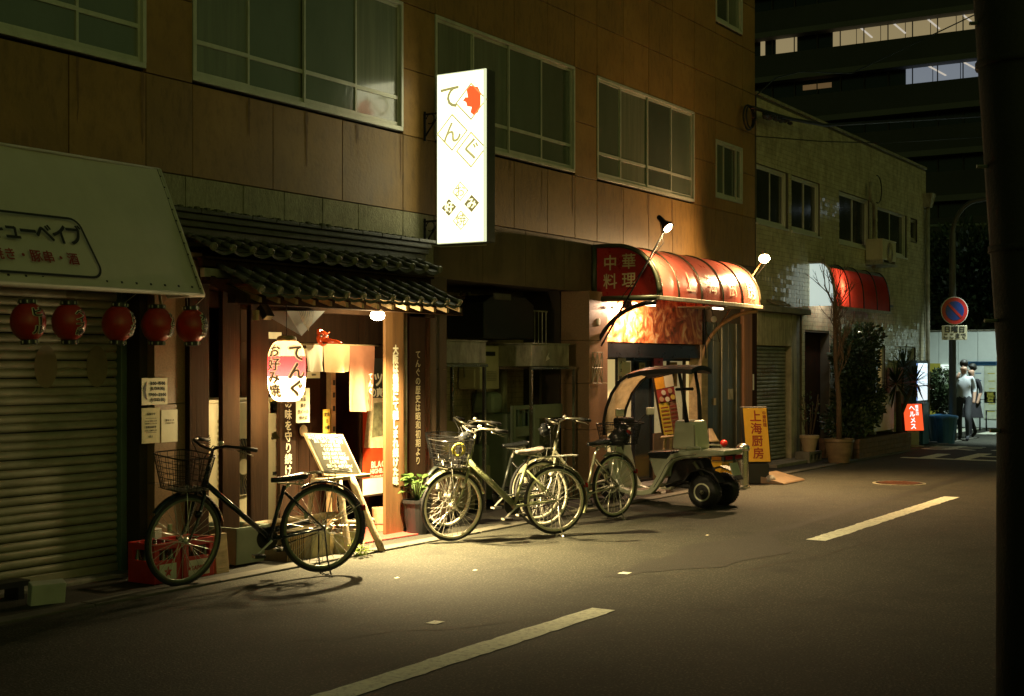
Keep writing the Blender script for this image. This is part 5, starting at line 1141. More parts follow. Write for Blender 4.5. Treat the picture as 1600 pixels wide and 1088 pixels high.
# ================================================================ bicycles
def wheel(parent, x, Rw, M4, rimm, tyrem, name='wheel', reflect=True):
    """hub at (x,0,Rw); M4 turns the steered front wheel"""
    def bb(mb, nm, m, p, sm=True): return mb.xf(M4).build(nm, m, p, smooth=sm)
    c = Vector((x,0,Rw)); o = bb(MB().tube(arc(c,(1,0,0),(0,0,1),Rw-.017,0,351,39),.017,8,closed=True),'wheel',tyrem,parent)
    mb = MB(); k = 40; vs = []; fs = []
    for i in range(k):
        t = 2*math.pi*i/k
        for (r_,y_) in ((Rw-.027,-.013),(Rw-.050,-.011),(Rw-.053,0),(Rw-.050,.011),(Rw-.027,.013)): vs.append((x+r_*math.cos(t),y_,Rw+r_*math.sin(t)))
    for i in range(k):
        for j in range(5): a, b = i*5+j, i*5+(j+1)%5; c2, d2 = ((i+1)%k)*5+(j+1)%5, ((i+1)%k)*5+j; fs.append((a,b,c2,d2))
    bb(mb.add(vs,fs),'rim',rimm,o)
    mb = MB()
    for i in range(32):
        t = 2*math.pi*i/32; s_ = 1 if i % 2 else -1; t2 = t+(.9 if (i//2) % 2 else -.9)
        mb.tube([(x+.02*math.cos(t2),s_*.028,Rw+.02*math.sin(t2)),(x+(Rw-.046)*math.cos(t),0,Rw+(Rw-.046)*math.sin(t))],.0020,4,cap=False)
    bb(mb,'spokes',M['chrome'],o)
    bb(MB().lathe([(.012,-.05),(.026,-.034),(.026,-.026),(.016,-.02),(.016,.02),(.026,.026),(.026,.034),(.012,.05)],c,(0,1,0),14),'hub',M['chrome'],o)
    if reflect: bb(MB().obox(c+Vector((.13,0,.11)),(1,0,0),(0,1,0),(0,0,1),.012,.012,.028),'reflector',mat_refl,o,False)
    return o
mat_refl = mat('reflector_white',(.75,.7,.5),.2)
rim_dark = mat('dull_rim',(.17,.19,.13),.35,.5)
mat_red_r = mat('reflector_red',(.4,.01,.01),.2)
def bicycle(label, front, theta, Rw, wb, fm, tyre, basket=True, rear_basket=False, steer=0, saddle=None, rack=True, text=None, lock=False, lift=.02, stand=True, tube=.024, saddle_h=.80, bar_h=1.02, tray=False):
    fx_, fy_ = front; hd = Vector((-math.cos(theta), math.sin(theta), 0)); rear = Vector((fx_,fy_,0))-hd*wb; rear.z = lift
    o = thing('bicycle', label, 'bicycle', rear, 'parked bicycles'); ORIG[o.name] = Vector((0,0,0)); o.rotation_euler = (0, math.atan2(lift*.7, wb), math.atan2(hd.y, hd.x))
    I = Matrix.Identity(4); fm = M[fm] if isinstance(fm,str) else fm
    # steering axis from the fork crown to the head tube top
    h0 = Vector((wb-.16,0,Rw+.38)); h1 = Vector((wb-.205,0,Rw+.53)); axv = (h1-h0).normalized()
    SM = Matrix.Translation(h0) @ Matrix.Rotation(R(steer),4,axv) @ Matrix.Translation(-h0)
    rm_ = M['rim'] if fm != M['frame_a'] else rim_dark; wheel(o,0,Rw,I,rm_,tyre); wheel(o,wb,Rw,SM,rm_,tyre)
    bb_ = Vector((.43,0,.29)); st = Vector((.30,0,Rw+.35)); 
    P = MB(); P.tube([h0+axv*-.02,h1],.019,10); P.tube([h0+Vector((-.005,0,.04)),bb_+Vector((.02,0,.03))],tube,12); P.tube([bb_,st],.016,10); P.lathe([(.022,-.035),(.022,.035)],bb_,(0,1,0),12)
    for s_ in (1,-1):
        P.tube([bb_+Vector((0,s_*.03,0)),(0.02,s_*.06,Rw)],.010,8); P.tube([st+Vector((0,s_*.015,-.05)),(0.0,s_*.06,Rw)],.008,8)
    P.build('frame',fm,o,smooth=True)
    def fb(mb,nm,m,p=o,sm=True): return mb.xf(SM).build(nm,m,p,smooth=sm)
    F = MB(); cr = h0+axv*-.025
    for s_ in (1,-1): F.tube([cr+Vector((0,s_*.02,0)),cr+Vector((.015,s_*.05,-.03)),(wb-.075,s_*.052,Rw+.12),(wb-.02,s_*.052,Rw+.03),(wb,s_*.052,Rw)],[.016,.015,.013,.010,.009],8)
    F.tube([cr,h1+axv*.02],.014,8); fb(F,'fork',fm)
    def guard(xc, a0, a1, MM, nm):
        vs = []; n = 22
        for i in range(n+1):
            t = R(a0+(a1-a0)*i/n)
            for (y_,dr) in ((-.026,.010),(-.018,.022),(0,.027),(.018,.022),(.026,.010)): vs.append((xc+(Rw+dr)*math.cos(t),y_,Rw+(Rw+dr)*math.sin(t)))
        return MB().add(vs,[(i*5+j,i*5+j+1,(i+1)*5+j+1,(i+1)*5+j) for i in range(n) for j in range(4)]).xf(MM).build(nm,guardm,o,smooth=True)
    guardm = fm
    guard(0,22+180-22,20,I,'rear_mudguard') if False else guard(0,205,62,I,'rear_mudguard'); guard(wb,40,165,SM,'front_mudguard')
    mb = MB()
    for s_ in (1,-1): mb.tube([(0,s_*.06,Rw),((-Rw-.02)*math.cos(R(28)),s_*.03,Rw+(Rw+.02)*math.sin(R(28)))],.003,5)
    mb.build('mudguard_stay',M['chrome'],o)
    # handlebar
    top = h1+axv*(bar_h-h1.z-.02 if bar_h > h1.z else .1); H = MB(); H.tube([h1,top],.012,8)
    L_ = []
    for s_ in (1,-1): H.tube([top,top+Vector((.05,s_*.08,.03)),top+Vector((.04,s_*.18,.06)),top+Vector((-.06,s_*.26,.05)),top+Vector((-.16,s_*.28,.03))],.011,8)
    hb = fb(H,'handlebar',M['bar_metal'] if fm != M['frame_a'] else M['black_m'])
    for s_ in (1,-1):
        fb(MB().tube([top+Vector((-.06,s_*.26,.05)),top+Vector((-.18,s_*.285,.025))],.016,8),'grip',M['rubber'],hb)
        fb(MB().tube([top+Vector((-.03,s_*.24,.03)),top+Vector((-.08,s_*.27,.012)),top+Vector((-.15,s_*.28,-.015))],.005,5),'brake_lever',M['bar_metal'],hb)
        fb(MB().tube([top+Vector((-.02,s_*.23,.03)),top+Vector((.10,s_*.12,.06)),top+Vector((.10,s_*.03,-.04)),h0+Vector((.03,0,.03))],.0035,5),'brake_cable',M['wire'],hb)
    fb(MB().ball(top+Vector((.03,.13,.075)),.022,.022,.018,10,6),'bell',M['chrome'],hb)
    fb(MB().lathe([(.0,-.03),(.022,-.02),(.03,.02),(.0,.03)],(wb-.07,.075,Rw+.20),(1,0,-.1),12),'head_lamp',M['chrome'] if fm != M['frame_a'] else M['black_m'])
    # saddle
    sp0 = st+Vector((-.045,0,saddle_h-st.z-.03)); MB().tube([st+Vector((.01,0,-.03)),sp0],.012,8).build('seat_post',M['chrome'],o,smooth=True)
    vs = []; K = 12; J = 10
    for i in range(K+1):
        t = i/K; w_ = .018+.082*(1-t)**1.3*(1 if t > .05 else .85); z_ = sp0.z+.045+.018*(1-t)**2-.012*t; x_ = sp0.x-.12+.27*t
        for j in range(J): a = 2*math.pi*j/J; vs.append((x_, w_*math.cos(a), z_+(.020 if math.sin(a) > 0 else .042*(1-t*.55))*math.sin(a)))
    MB().add(vs,[(i*J+j,i*J+(j+1)%J,(i+1)*J+(j+1)%J,(i+1)*J+j) for i in range(K) for j in range(J)]+[tuple(range(J))[::-1],tuple(range(K*J,(K+1)*J))]).build('saddle',saddle or M['saddle'],o,smooth=True)
    mb = MB()
    for s_ in (1,-1): mb.tube(arc((sp0.x-.08,s_*.04,sp0.z+.0),(1,0,0),(0,0,1),.018,0,360*1,10),.005,5); mb.tube([(sp0.x-.09,s_*.035,sp0.z-.01),(sp0.x+.10,s_*.015,sp0.z+.01)],.005,5)
    mb.build('saddle_spring',M['chrome'],o)
    # drive
    G = MB(); cg = bb_+Vector((0,-.045,0)); G.lathe([(.085,-.003),(.085,.003)],cg,(0,1,0),24); G.tube([cg+Vector((0,-.01,.083)),(0.0,-.055,Rw+.04)],.008,5); G.tube([cg+Vector((0,-.01,-.083)),(0.0,-.055,Rw-.04)],.005,5); G.build('chainring',M['black_m'],o)
    G = MB().tube([bb_+Vector((.06,-.07,.07)),bb_+Vector((-.06,-.07,.06)),(.08,-.075,Rw+.05)],.022,8).build('chain_guard',fm,o,smooth=True)
    for s_ in (1,-1):
        e = bb_+Vector((.13*s_,s_*.075,-.10)); MB().tube([bb_+Vector((0,s_*.06,0)),e],.009,6).build('crank',M['chrome'],o); p_ = MB().obox(e+Vector((0,s_*.05,0)),(1,0,0),(0,1,0),(0,0,1),.04,.045,.012).build('pedal',M['rubber'],o); MB().obox(e+Vector((.042,s_*.05,0)),(1,0,0),(0,1,0),(0,0,1),.003,.03,.008).build('pedal_reflector',mat_refl,p_)
    if rack:
        mb = MB(); zr = 2*Rw+.09
        for s_ in (1,-1): mb.tube([(.20,s_*.04,zr-.04),(.12,s_*.06,zr),(-.22,s_*.06,zr+.005),(-.24,0,zr+.006)],.005,6); mb.tube([(0,s_*.065,Rw),(-.10,s_*.06,zr)],.004,6)
        for i in range(4): mb.tube([(.1-i*.1,-.06,zr),(.1-i*.1,.06,zr)],.004,5)
        mb.build('carrier_rack',M['chrome'] if fm != M['frame_a'] else M['steel_old'],o,smooth=True)
    MB().obox((-(Rw+.035)*.93,0,Rw+(Rw+.03)*.36),(1,0,0),(0,1,0),(0,0,1),.012,.02,.022).build('rear_reflector',mat_red_r,o)
    if stand:
        mb = MB(); mb.tube([(0,.06,Rw),(-.005,.09,.12),(-.03,.11,-lift)],.006,6); mb.tube([(0,-.06,Rw),(-.005,-.09,.12),(-.03,-.11,-lift)],.006,6)
        mb.tube([(-.03,.13,-lift+.006)]+[(-.03+.012*math.sin(t*1.6),.13-.26*t/8,-lift+.008+.012*abs(math.sin(t*.8))) for t in range(9)],.006,5); mb.build('kickstand',M['chrome'] if fm != M['frame_a'] else M['black_m'],o,smooth=True)
    MB().tube(arc((0,.045,Rw+.0),(1,0,0),(0,0,1),Rw*.86,95,150,8),.008,6).build('wheel_lock',M['steel'],o,smooth=True)
    # baskets
    def bask(cx_, z0_, L1, W1, L2, W2, h_, MM, nm, m, rows=6, step=.022):
        mb = MB(); r_ = .0022
        def ring(L_,W_,z_,rr): 
            n = 28; pts = []
            for i in range(n): t = 2*math.pi*i/n; e_ = .45; pts.append((cx_+L_/2*math.copysign(abs(math.cos(t))**e_,math.cos(t)),W_/2*math.copysign(abs(math.sin(t))**e_,math.sin(t)),z_))
            mb.tube(pts,rr,4,closed=True); return pts
        for k in range(rows+1): t = k/rows; ring(L1+(L2-L1)*t,W1+(W2-W1)*t,z0_+h_*t,r_ if k < rows else .005)
        n = 52
        for i in range(n):
            t = 2*math.pi*i/n; e_ = .45; ca, sa = math.copysign(abs(math.cos(t))**e_,math.cos(t)), math.copysign(abs(math.sin(t))**e_,math.sin(t))
            mb.tube([(cx_+L1/2*ca,W1/2*sa,z0_),(cx_+L2/2*ca,W2/2*sa,z0_+h_)],r_,4,cap=False)
        for i in range(8): y_ = -W1/2+W1*(i+.5)/8; mb.tube([(cx_-L1/2,y_,z0_),(cx_+L1/2,y_,z0_)],r_,4,cap=False)
        return mb.xf(MM).build(nm,m,o)
    bm_ = M['black_m']
    if basket:
        bask(wb+.02,2*Rw+.045,.25,.30,.34,.41,.25,SM,'front_basket',bm_); fb(MB().obox((wb-.02,0,2*Rw+.035),(1,0,0),(0,1,0),(0,0,1),.12,.09,.006),'basket_bracket',M['steel_old'],o,False)
        mb = MB()
        for s_ in (1,-1): mb.tube([(wb,s_*.06,Rw),(wb+.06,s_*.09,2*Rw+.09)],.0035,5)
        fb(mb,'basket_stay',M['chrome'])
    if rear_basket: bask(-.08,2*Rw+.10,.34,.30,.42,.38,.22,I,'rear_basket',bm_)
    if text:
        d = (bb_+Vector((.02,0,.03)))-(h0+Vector((-.005,0,.04))); L_ = d.length; d.normalize(); n_ = Vector((0,1,0)); v_ = n_.cross(d); v_ = v_ if v_.z > 0 else -v_; p_ = h0+Vector((-.005,0,.04))
        mb = MB(); fl = lambda s0: (lambda a,b: p_+d*(s0+a)+v_*b+n_*(math.sqrt(max(1e-6,tube**2-min(b*b,tube**2*.9)))+.0012))
        letters(mb,'WV',.05,fl(.115),bold=.05); letters(mb,'◎',.045,fl(.185),bold=.04)
        for j in (0,1): letters(mb,'TRANSPORT' if j == 0 else 'BICYCLE',.018,(lambda q: (lambda a,b: fl(.285+.02*q)(a,b+(.011 if q == 0 else -.011))))(j),bold=.05)
        mb.build('lettering',M['white_ink'],o)
    if lock: 
        for q in range(3): fb(MB().tube([Vector((wb-.02+.02*q,.10+.012*q,top.z-.13))+Vector((.055*math.cos(R(t)),.01*q,.055*math.sin(R(t)))) for t in range(0,360,20)],.009,6,closed=True),'coil_lock',mat_yel,o)
    return o
mat_yel = mat('yellow_vinyl',(.62,.55,.08),.3)
tyb = M['rubber']
bicycle('black city bicycle with wire front basket parked in front of the timber restaurant', (7.29,7.41), R(28), .345, 1.10, 'frame_a', tyb, steer=22, rear_basket=False, tube=.022, saddle_h=.74, lift=.03)
bicycle('olive green city bicycle with white lettering on its down tube and a yellow coil lock', (10.49,7.19), R(34), .328, 1.06, 'frame_b', tyb, steer=6, saddle=M['saddle_w'], text=True, lock=True, tube=.030, saddle_h=.80, lift=.02)
bicycle('dark bicycle half hidden behind the olive green one', (11.28,7.80), R(27), .33, 1.06, 'frame_c', tyb, steer=12, lock=False, lift=.015, bar_h=1.06)
bicycle('silver bicycle with a loaded rear basket parked next to the three-wheeler', (11.87,7.03), R(14), .34, 1.08, 'frame_d', tyb, basket=False, rear_basket=True, steer=-10, lift=.02, rack=True, bar_h=1.06)
# things wrapped round the handlebars and in the baskets
def bagball(name, label, cat, c, rx_, ry_, rz_, m, n=18, k=12, crumple=.18):
    o = thing(name, label, cat, c); mb = MB().ball(c, rx_, ry_, rz_, n, k); C_ = Vector(c)
    mb.v = [tuple(C_+(Vector(p)-C_)*(1+crumple*math.sin(i*1.7)*math.cos(i*.9))) for i, p in enumerate(mb.v)]; mb.build('body', m, o, smooth=True); return o
bagball('rain_cover','crumpled dark rain cover stuffed in the front basket of the olive bicycle','bag', at(727,684,7.12), .075,.06,.05, M['saddle'])
bagball('rear_bag','dark bag in the rear basket of the silver bicycle','bag', at(968,684,6.95), .12,.11,.09, M['saddle'])
bagball('red_pouch','small red pouch on top of the silver bicycle rear basket','bag', at(982,677,6.95), .04,.03,.035, M['red'])
bagball('child_grip_bag','black cover wrapped on the handlebar behind the olive bicycle saddle','bag', at(851,672,7.0), .07,.05,.06, M['saddle'], crumple=.3)

# ================================================================ three-wheeled delivery scooter
TR = thing('three_wheeler','pale grey-green three-wheeled delivery scooter with canopy roof and clear windscreen','scooter',(14.70,6.40,0)); ORIG[TR.name] = Vector((0,0,0)); TR.rotation_euler = (0,0,R(86))
def tw(x, y, r_, w_):
    o = MB().lathe([(r_*.55,-w_/2),(r_*.86,-w_/2),(r_*.97,-w_*.36),(r_,-w_*.15),(r_,w_*.15),(r_*.97,w_*.36),(r_*.86,w_/2),(r_*.55,w_/2)],(x,y,r_),(0,1,0),36).build('wheel',M['rubber'],TR,smooth=True)
    s_ = 1 if y >= 0 else -1
    MB().lathe([(r_*.56,w_*.30),(r_*.55,w_*.52),(r_*.46,w_*.52),(r_*.42,w_*.30),(r_*.16,w_*.26),(r_*.13,w_*.5),(.0,w_*.5)],(x,y,r_),(0,s_,0),32).build('rim',M['trike_w'],o,smooth=False)
    mb = MB()
    for i in range(5): t = 2*math.pi*i/5; mb.lathe([(r_*.055,0),(r_*.055,.004)],(x+r_*.30*math.cos(t),y+s_*w_*.285,r_+r_*.30*math.sin(t)),(0,s_,0),10)
    mb.build('wheel_hole',M['black'],o)
    mb = MB()
    for i in range(36):
        t = 2*math.pi*i/36
        for q in (-1,1): mb.obox((x+r_*math.cos(t),y+q*w_*.17,r_+r_*math.sin(t)),(-math.sin(t),0,math.cos(t)),(0,1,0),(math.cos(t),0,math.sin(t)),.009,w_*.12,.004)
    mb.build('tread_blocks',M['rubber'],o)
tw(0,.23,.19,.14); tw(0,-.23,.19,.14); tw(1.38,0,.19,.10)
TP = M['trike']
def ext(name, pts, y0_, y1_, m, bevel=.02, p=TR): return MB().prism([(a,y0_,b) for a,b in pts],(0,y1_-y0_,0)).build(name,m,p,bevel=bevel)
# body side sweeps: thick bent strips each side, deck, shield
def strip(pts, w_, y0_, y1_, m, name, bevel=.015):
    P = [Vector((a,0,b)) for a,b in pts]; L_, Rr = [], []
    for i,p in enumerate(P):
        d = (P[min(i+1,len(P)-1)]-P[max(i-1,0)]).normalized(); n_ = Vector((-d.z,0,d.x)); ww = w_[i] if isinstance(w_,list) else w_
        L_.append(p+n_*ww/2); Rr.append(p-n_*ww/2)
    for i in range(len(P)-1):
        pass
    mb = MB(); vs = []
    for a,b in zip(L_,Rr): vs += [(a.x,y0_,a.z),(b.x,y0_,b.z),(b.x,y1_,b.z),(a.x,y1_,a.z)]
    fs = [(0,1,2,3)]+[(i*4+j,(i+1)*4+j,(i+1)*4+(j+1)%4,i*4+(j+1)%4) for i in range(len(P)-1) for j in range(4)]+[tuple(len(P)*4-4+j for j in (3,2,1,0))]
    return mb.add(vs,fs).build(name,m,TR,bevel=bevel)
curve = [(-.22,.645),(.10,.625),(.30,.60),(.42,.56),(.50,.48),(.58,.34),(.66,.22),(.72,.155),(.82,.13),(1.02,.13),(1.12,.16),(1.20,.27),(1.27,.45),(1.31,.60)]
strip(curve,[.06,.085,.09,.09,.09,.085,.08,.07,.06,.06,.06,.06,.06,.05],.17,.25,TP,'body_side'); strip(curve,[.06,.085,.09,.09,.09,.085,.08,.07,.06,.06,.06,.06,.06,.05],-.25,-.17,TP,'body_side')
ext('rear_deck',[(-.25,.61),(.12,.60),(.35,.60),(.35,.66),(.10,.665),(-.25,.675)],-.24,.24,TP,.025)
ext('floor_board',[(.62,.12),(1.08,.12),(1.08,.15),(.66,.15)],-.168,.168,M['brown_panel'],.005)
ext('front_shield',[(1.12,.16),(1.18,.16),(1.27,.55),(1.34,.78),(1.30,.82),(1.24,.66),(1.16,.34)],-.20,.20,TP,.02)
ext('front_fender',[(1.20,.36),(1.24,.43),(1.36,.46),(1.50,.41),(1.57,.33),(1.54,.31),(1.46,.37),(1.36,.41),(1.26,.39)],-.07,.07,TP,.015)
ext('engine_cover',[(.0,.34),(.12,.56),(.44,.54),(.54,.36),(.58,.22),(.30,.20),(.08,.24)],-.12,.12,M['black'],.02)
MB().tube([(-.03,-.23,.19),(-.03,.23,.19)],.03,10).build('rear_axle',M['black_m'],TR); MB().tube([(.05,.16,.25),(.30,.18,.30),(.55,.14,.22)],.022,8).build('exhaust_pipe',M['black_m'],TR,smooth=True)
MB().tube([(.02,.13,.3),(.18,.16,.52)],.02,8).build('shock_absorber',M['steel_old'],TR)
strip([(.24,.30),(.14,.42),(.0,.455),(-.14,.41),(-.22,.31)],.02,.15,.31,M['black'],'rear_fender',.006); strip([(.24,.30),(.14,.42),(.0,.455),(-.14,.41),(-.22,.31)],.02,-.31,-.15,M['black'],'rear_fender',.006)
cs_ = MB().hexa([(.13,-.17,.66),(.47,-.17,.66),(.47,.17,.66),(.13,.17,.66),(.17,-.155,1.0),(.44,-.155,1.0),(.44,.155,1.0),(.17,.155,1.0)]).build('rear_case',M['trike_w'],TR,bevel=.035)
mb = MB()
for i in range(9): z_ = .70+i*.03; mb.box(.20,.41,.164+.0,.172-i*.0012,z_,z_+.012)
mb.build('case_ribs',M['trike_w'],cs_)
mb = MB(); mb.tube([(.02,.25,.665),(.05,.26,.70),(.20,.26,.70),(.24,.25,.665)],.012,6); mb.tube([(.02,-.25,.665),(.05,-.26,.70),(.20,-.26,.70),(.24,-.25,.665)],.012,6); mb.build('grab_handle',TP,TR,smooth=True)
B('handle_recess',M['black'],TR,.06,.20,.241,.247,.625,.655)
mb = MB(); mb.hexa([(.47,-.14,.54),(.82,-.12,.54),(.82,.12,.54),(.47,.14,.54),(.47,-.14,.64),(.84,-.11,.61),(.84,.11,.61),(.47,.14,.64)]); mb.build('seat',M['saddle'],TR,bevel=.03)
ext('seat_base',[(.50,.33),(.72,.33),(.80,.54),(.48,.54)],-.13,.13,TP,.02)
mb = MB(); mb.box(-.262,-.23,.04,.20,.56,.605); mb.box(-.262,-.23,-.20,-.04,.56,.605); mb.build('tail_lamp',mat_red_r,TR,bevel=.008); B('tail_bar',M['black'],TR,-.25,-.1,-.24,.24,.545,.60); B('indicator',mat('amber',(.5,.18,.02),.2),TR,-.22,-.10,.242,.252,.56,.60)
MB().hexa([(-.30,-.10,.38),(-.29,-.10,.38),(-.29,.10,.38),(-.30,.10,.38),(-.25,-.10,.52),(-.24,-.10,.52),(-.24,.10,.52),(-.25,.10,.52)]).build('number_plate',M['white'],TR)
for s_ in (1,-1):
    MB().tube([(a,s_*.252,b-.012) for a,b in curve[1:7]],.004,5).build('body_seam',M['black'],TR)
    MB().tube([(.16,s_*.176,.70),(.17,s_*.172,.95)],.004,5).build('case_seam',M['black'],TR)
MB().tube([(1.31,.02,.80),(1.36,.10,.70),(1.30,.12,.5),(1.2,.1,.3)],.006,5).build('brake_cable',M['wire'],TR,smooth=True)
MB().lathe([(.06,0),(.065,.02),(.05,.05)],(1.32,0,.70),(1,0,.1),18).build('head_lamp',M['chrome'],TR)
for y_ in (-.12,.12): MB().tube([(.50,y_,.645),(.80,y_*.8,.62)],.003,4).build('seat_stitching',M['dim_ink'],TR)
# steering column, bar, mirrors
MB().tube([(1.30,0,.35),(1.20,0,.92)],.03,8).build('steering_column',M['black'],TR,smooth=True)
hb = MB().tube([(1.12,.30,.93),(1.20,.14,.95),(1.20,-.14,.95),(1.12,-.30,.93)],.016,8).build('handlebar',M['black'],TR,smooth=True)
MB().obox((1.22,0,.95),(1,0,0),(0,1,0),(0,0,1),.09,.12,.06).build('dash_cover',M['black'],hb,bevel=.03)
for s_ in (1,-1):
    MB().tube([(1.16,s_*.22,.95),(1.12,s_*.32,1.03),(1.08,s_*.36,1.07)],.006,6).build('mirror_stalk',M['black_m'],TR); MB().obox((1.06,s_*.36,1.08),(.3,.95,0),(-.95,.3,0),(0,0,1),.065,.012,.045).build('mirror',M['chrome'] if s_ > 0 else M['white'],TR,bevel=.012)  # far mirror is painted white for the light it reflects
# canopy: side frames, screen, roof, rear posts
wsc = [(1.36,.80),(1.37,.95),(1.33,1.12),(1.25,1.30),(1.13,1.45),(1.02,1.52)]
roofc = [(1.02,1.535),(.85,1.575),(.60,1.60),(.35,1.605),(.16,1.595)]
for s_ in (1,-1): MB().tube([(a,s_*(.22+.03*(i/5)),b) for i,(a,b) in enumerate(wsc)],.020,8).build('screen_frame',M['black'],TR,smooth=True)
vs = []
for i,(a,b) in enumerate(wsc):
    for j in range(7): y_ = (.21+.03*i/5)*(j/3-1); vs.append((a+.05*(1-(j/3-1)**2),y_,b+.01*(1-(j/3-1)**2)))
scr = mat('tan_lit_screen',(.55,.44,.22),.22,trans=.5,var=.35,scale=7);  # door light on the clear screen is put into an almost opaque tan
N_ = scr.node_tree; t_ = N_.nodes.new('ShaderNodeBsdfTransparent'); x_ = N_.nodes.new('ShaderNodeMixShader'); x_.inputs[0].default_value = .08; N_.links.new(N_.nodes['Mix Shader'].outputs[0],x_.inputs[1]); N_.links.new(t_.outputs[0],x_.inputs[2]); N_.links.new(x_.outputs[0],N_.nodes['Material Output'].inputs[0])
MB().add(vs,[(i*7+j,i*7+j+1,(i+1)*7+j+1,(i+1)*7+j) for i in range(5) for j in range(6)]).build('windscreen',scr,TR,smooth=True)
vs = []
for s2 in (0,1):
    for i,(a,b) in enumerate(roofc):
        for j in range(7): q = j/3-1; vs.append((a,.25*q,b+.045*(1-q*q)-(.055 if s2 else 0)))
fs = [(i*7+j,i*7+j+1,(i+1)*7+j+1,(i+1)*7+j) for i in range(4) for j in range(6)]; fs += [tuple(v+35 for v in f)[::-1] for f in fs]
for i in range(4): fs += [(i*7,(i+1)*7,(i+1)*7+35,i*7+35),(i*7+6,i*7+41,(i+1)*7+41,(i+1)*7+6)]
fs += [(j,j+35,j+36,j+1) for j in range(6)]+[(28+j,29+j,64+j,63+j) for j in range(6)]
MB().add(vs,fs).build('canopy_roof',M['black'],TR,smooth=False)
for s_ in (1,-1): MB().tube([(.36,s_*.20,1.60),(.30,s_*.19,1.30),(.27,s_*.16,.98)],[.020,.022,.028],8).build('rear_post',M['black'],TR,smooth=True)
MB().tube([(.40,.18,1.36),(.16,.22,1.37)],.018,8).build('side_light',M['black'],TR)
bagball('rider_gloves','dark bundle with a red patch hung on the three-wheeler handlebar','bag', at(972,668,7.4), .09,.07,.06, M['saddle'], crumple=.25)

# ================================================================ the cream tiled building further along
tb = thing('tiled_building','two-storey cream tiled building beyond the wooden column','building',(20.47,W,0)); XE = 30.4; ZR = 6.0
wins = [(at(1183,0,W).x-.02,at(1230,0,W).x,3.92,4.86),(ax(1237,W),ax(1281,W),3.92,4.86),(ax(1311,W),ax(1358,W),3.9,4.86),(ax(1369,W),ax(1416,W),3.9,4.82),(ax(1421,W),ax(1434,W),4.3,4.78),
        (ax(1404,W),ax(1431,W),.9,2.02),(ax(1372,W),ax(1384,W),1.1,2.02)]
holes = wins+[(20.5,22.55,0,2.58),(ax(1258,W),ax(1296,W),0,2.22),(ax(1312,W),ax(1368,W),0,2.25)]
B('wall',M['grout'],tb,20.475,XE,W+.35,W+5,0,ZR-.02); 
# wall core with openings: vertical and horizontal strips
cuts = sorted(set([20.475,XE]+[h[0] for h in holes]+[h[1] for h in holes]))
mb = MB()
for i in range(len(cuts)-1):
    a, b = cuts[i], cuts[i+1]; m_ = (a+b)/2; hs = sorted([h for h in holes if h[0] < m_ < h[1]], key=lambda h: h[2]); z_ = 0
    for h in hs:
        if h[2] > z_+.01: mb.box(a,b,W+.004,W+.30,z_,h[2])
        z_ = h[3]
    if z_ < ZR: mb.box(a,b,W+.004,W+.30,z_,ZR)
mb.build('wall_core',M['grout'],tb)
tiled('wall_tiles',tb,20.50,XE,.02,ZR-.06,W,M['tile_w'],.130,.0745,holes,tilt=.03)
B('parapet_cap',M['steel_old'],tb,20.475,XE+.02,W-.03,W+.3,ZR-.05,ZR,bevel=.005)
for i,h in enumerate(wins[:4]): 
    o = window(tb,h[0],h[1],h[2],h[3],[(h[0]+h[1])/2],None,y=W+.04,pm='pane_dark'); B('sill',M['alu'],tb,h[0]-.03,h[1]+.03,W-.03,W+.04,h[2]-.03,h[2]-.001)
window(tb,*wins[4],[],None,y=W+.05,pm='pane_dark',fm='steel_old')
window(tb,*wins[5],[ax(1411,W)],None,y=W+.05,pm='pane'); litw = mat('amber_window',(.4,.3,.12),.5,emit=.12,ecol=(1,.7,.25)); M['litw'] = litw; window(tb,*wins[6],[],None,y=W+.05,pm='litw')
# shutter bay with stained lintel
stc = mat('stained_concrete',(.36,.33,.22),.85,var=.25,dirt=.95,dcol=(.06,.05,.035),dscale=(5,5,.3)); B('lintel',stc,tb,20.50,22.0,W-.02,W+.3,1.96,2.50,bevel=.006); B('lintel_ledge',M['concrete'],tb,20.46,22.6,W-.16,W+.05,2.50,2.60,bevel=.01)
B('concrete_column',stc,tb,22.02,22.28,W-.02,W+.3,0,2.497,bevel=.006); B('concrete_column',M['concrete'],tb,22.29,22.54,W+.02,W+.3,0,2.497,bevel=.006)
sm = MB()
for i in range(30): z_ = .08+i*.0625; sm.add([(20.52,W+.10,z_),(22.0,W+.10,z_),(22.0,W+.075,z_+.02),(20.52,W+.075,z_+.02),(22.0,W+.075,z_+.045),(20.52,W+.075,z_+.045),(22.0,W+.10,z_+.06),(20.52,W+.10,z_+.06)],[(0,1,2,3),(3,2,4,5),(5,4,6,7)])
sg2 = sm.build('shutter_slats',M['slat_g'],tb); mb = MB(); grf = plane_fn((21.1,W+.070,1.55),(1,0,0),(0,0,1))
for r_, zz_ in ((0,.0),(1,-.38)):
    for i in range(5): letters(mb,'井木非中川'[i],.16,lambda a,b: grf(a+i*.14-.2+.1*r_,b+zz_),jitter=.01)
mb.build('graffiti',mat('graffiti',(.14,.10,.06),.7),sg2)
B('shutter_step',M['concrete'],tb,20.5,22.3,W-.35,W+.1,.012,.07,bevel=.008); B('shutter_back',M['joint'],tb,20.5,22.02,W+.12,W+.14,0,1.98)
hd_ = mat('hose',(.16,.14,.10),.5); mb = MB()
for i in range(3): mb.tube(arc((21.0+.25*i,W-.09,2.66),(1,0,0),(0,.9,.4),.10,0,340,14),.022,6)
mb.build('coiled_hose',hd_,thing('hose','coiled hoses lying on the concrete ledge over the grey shutter','hose',(21,W-.1,2.6)))
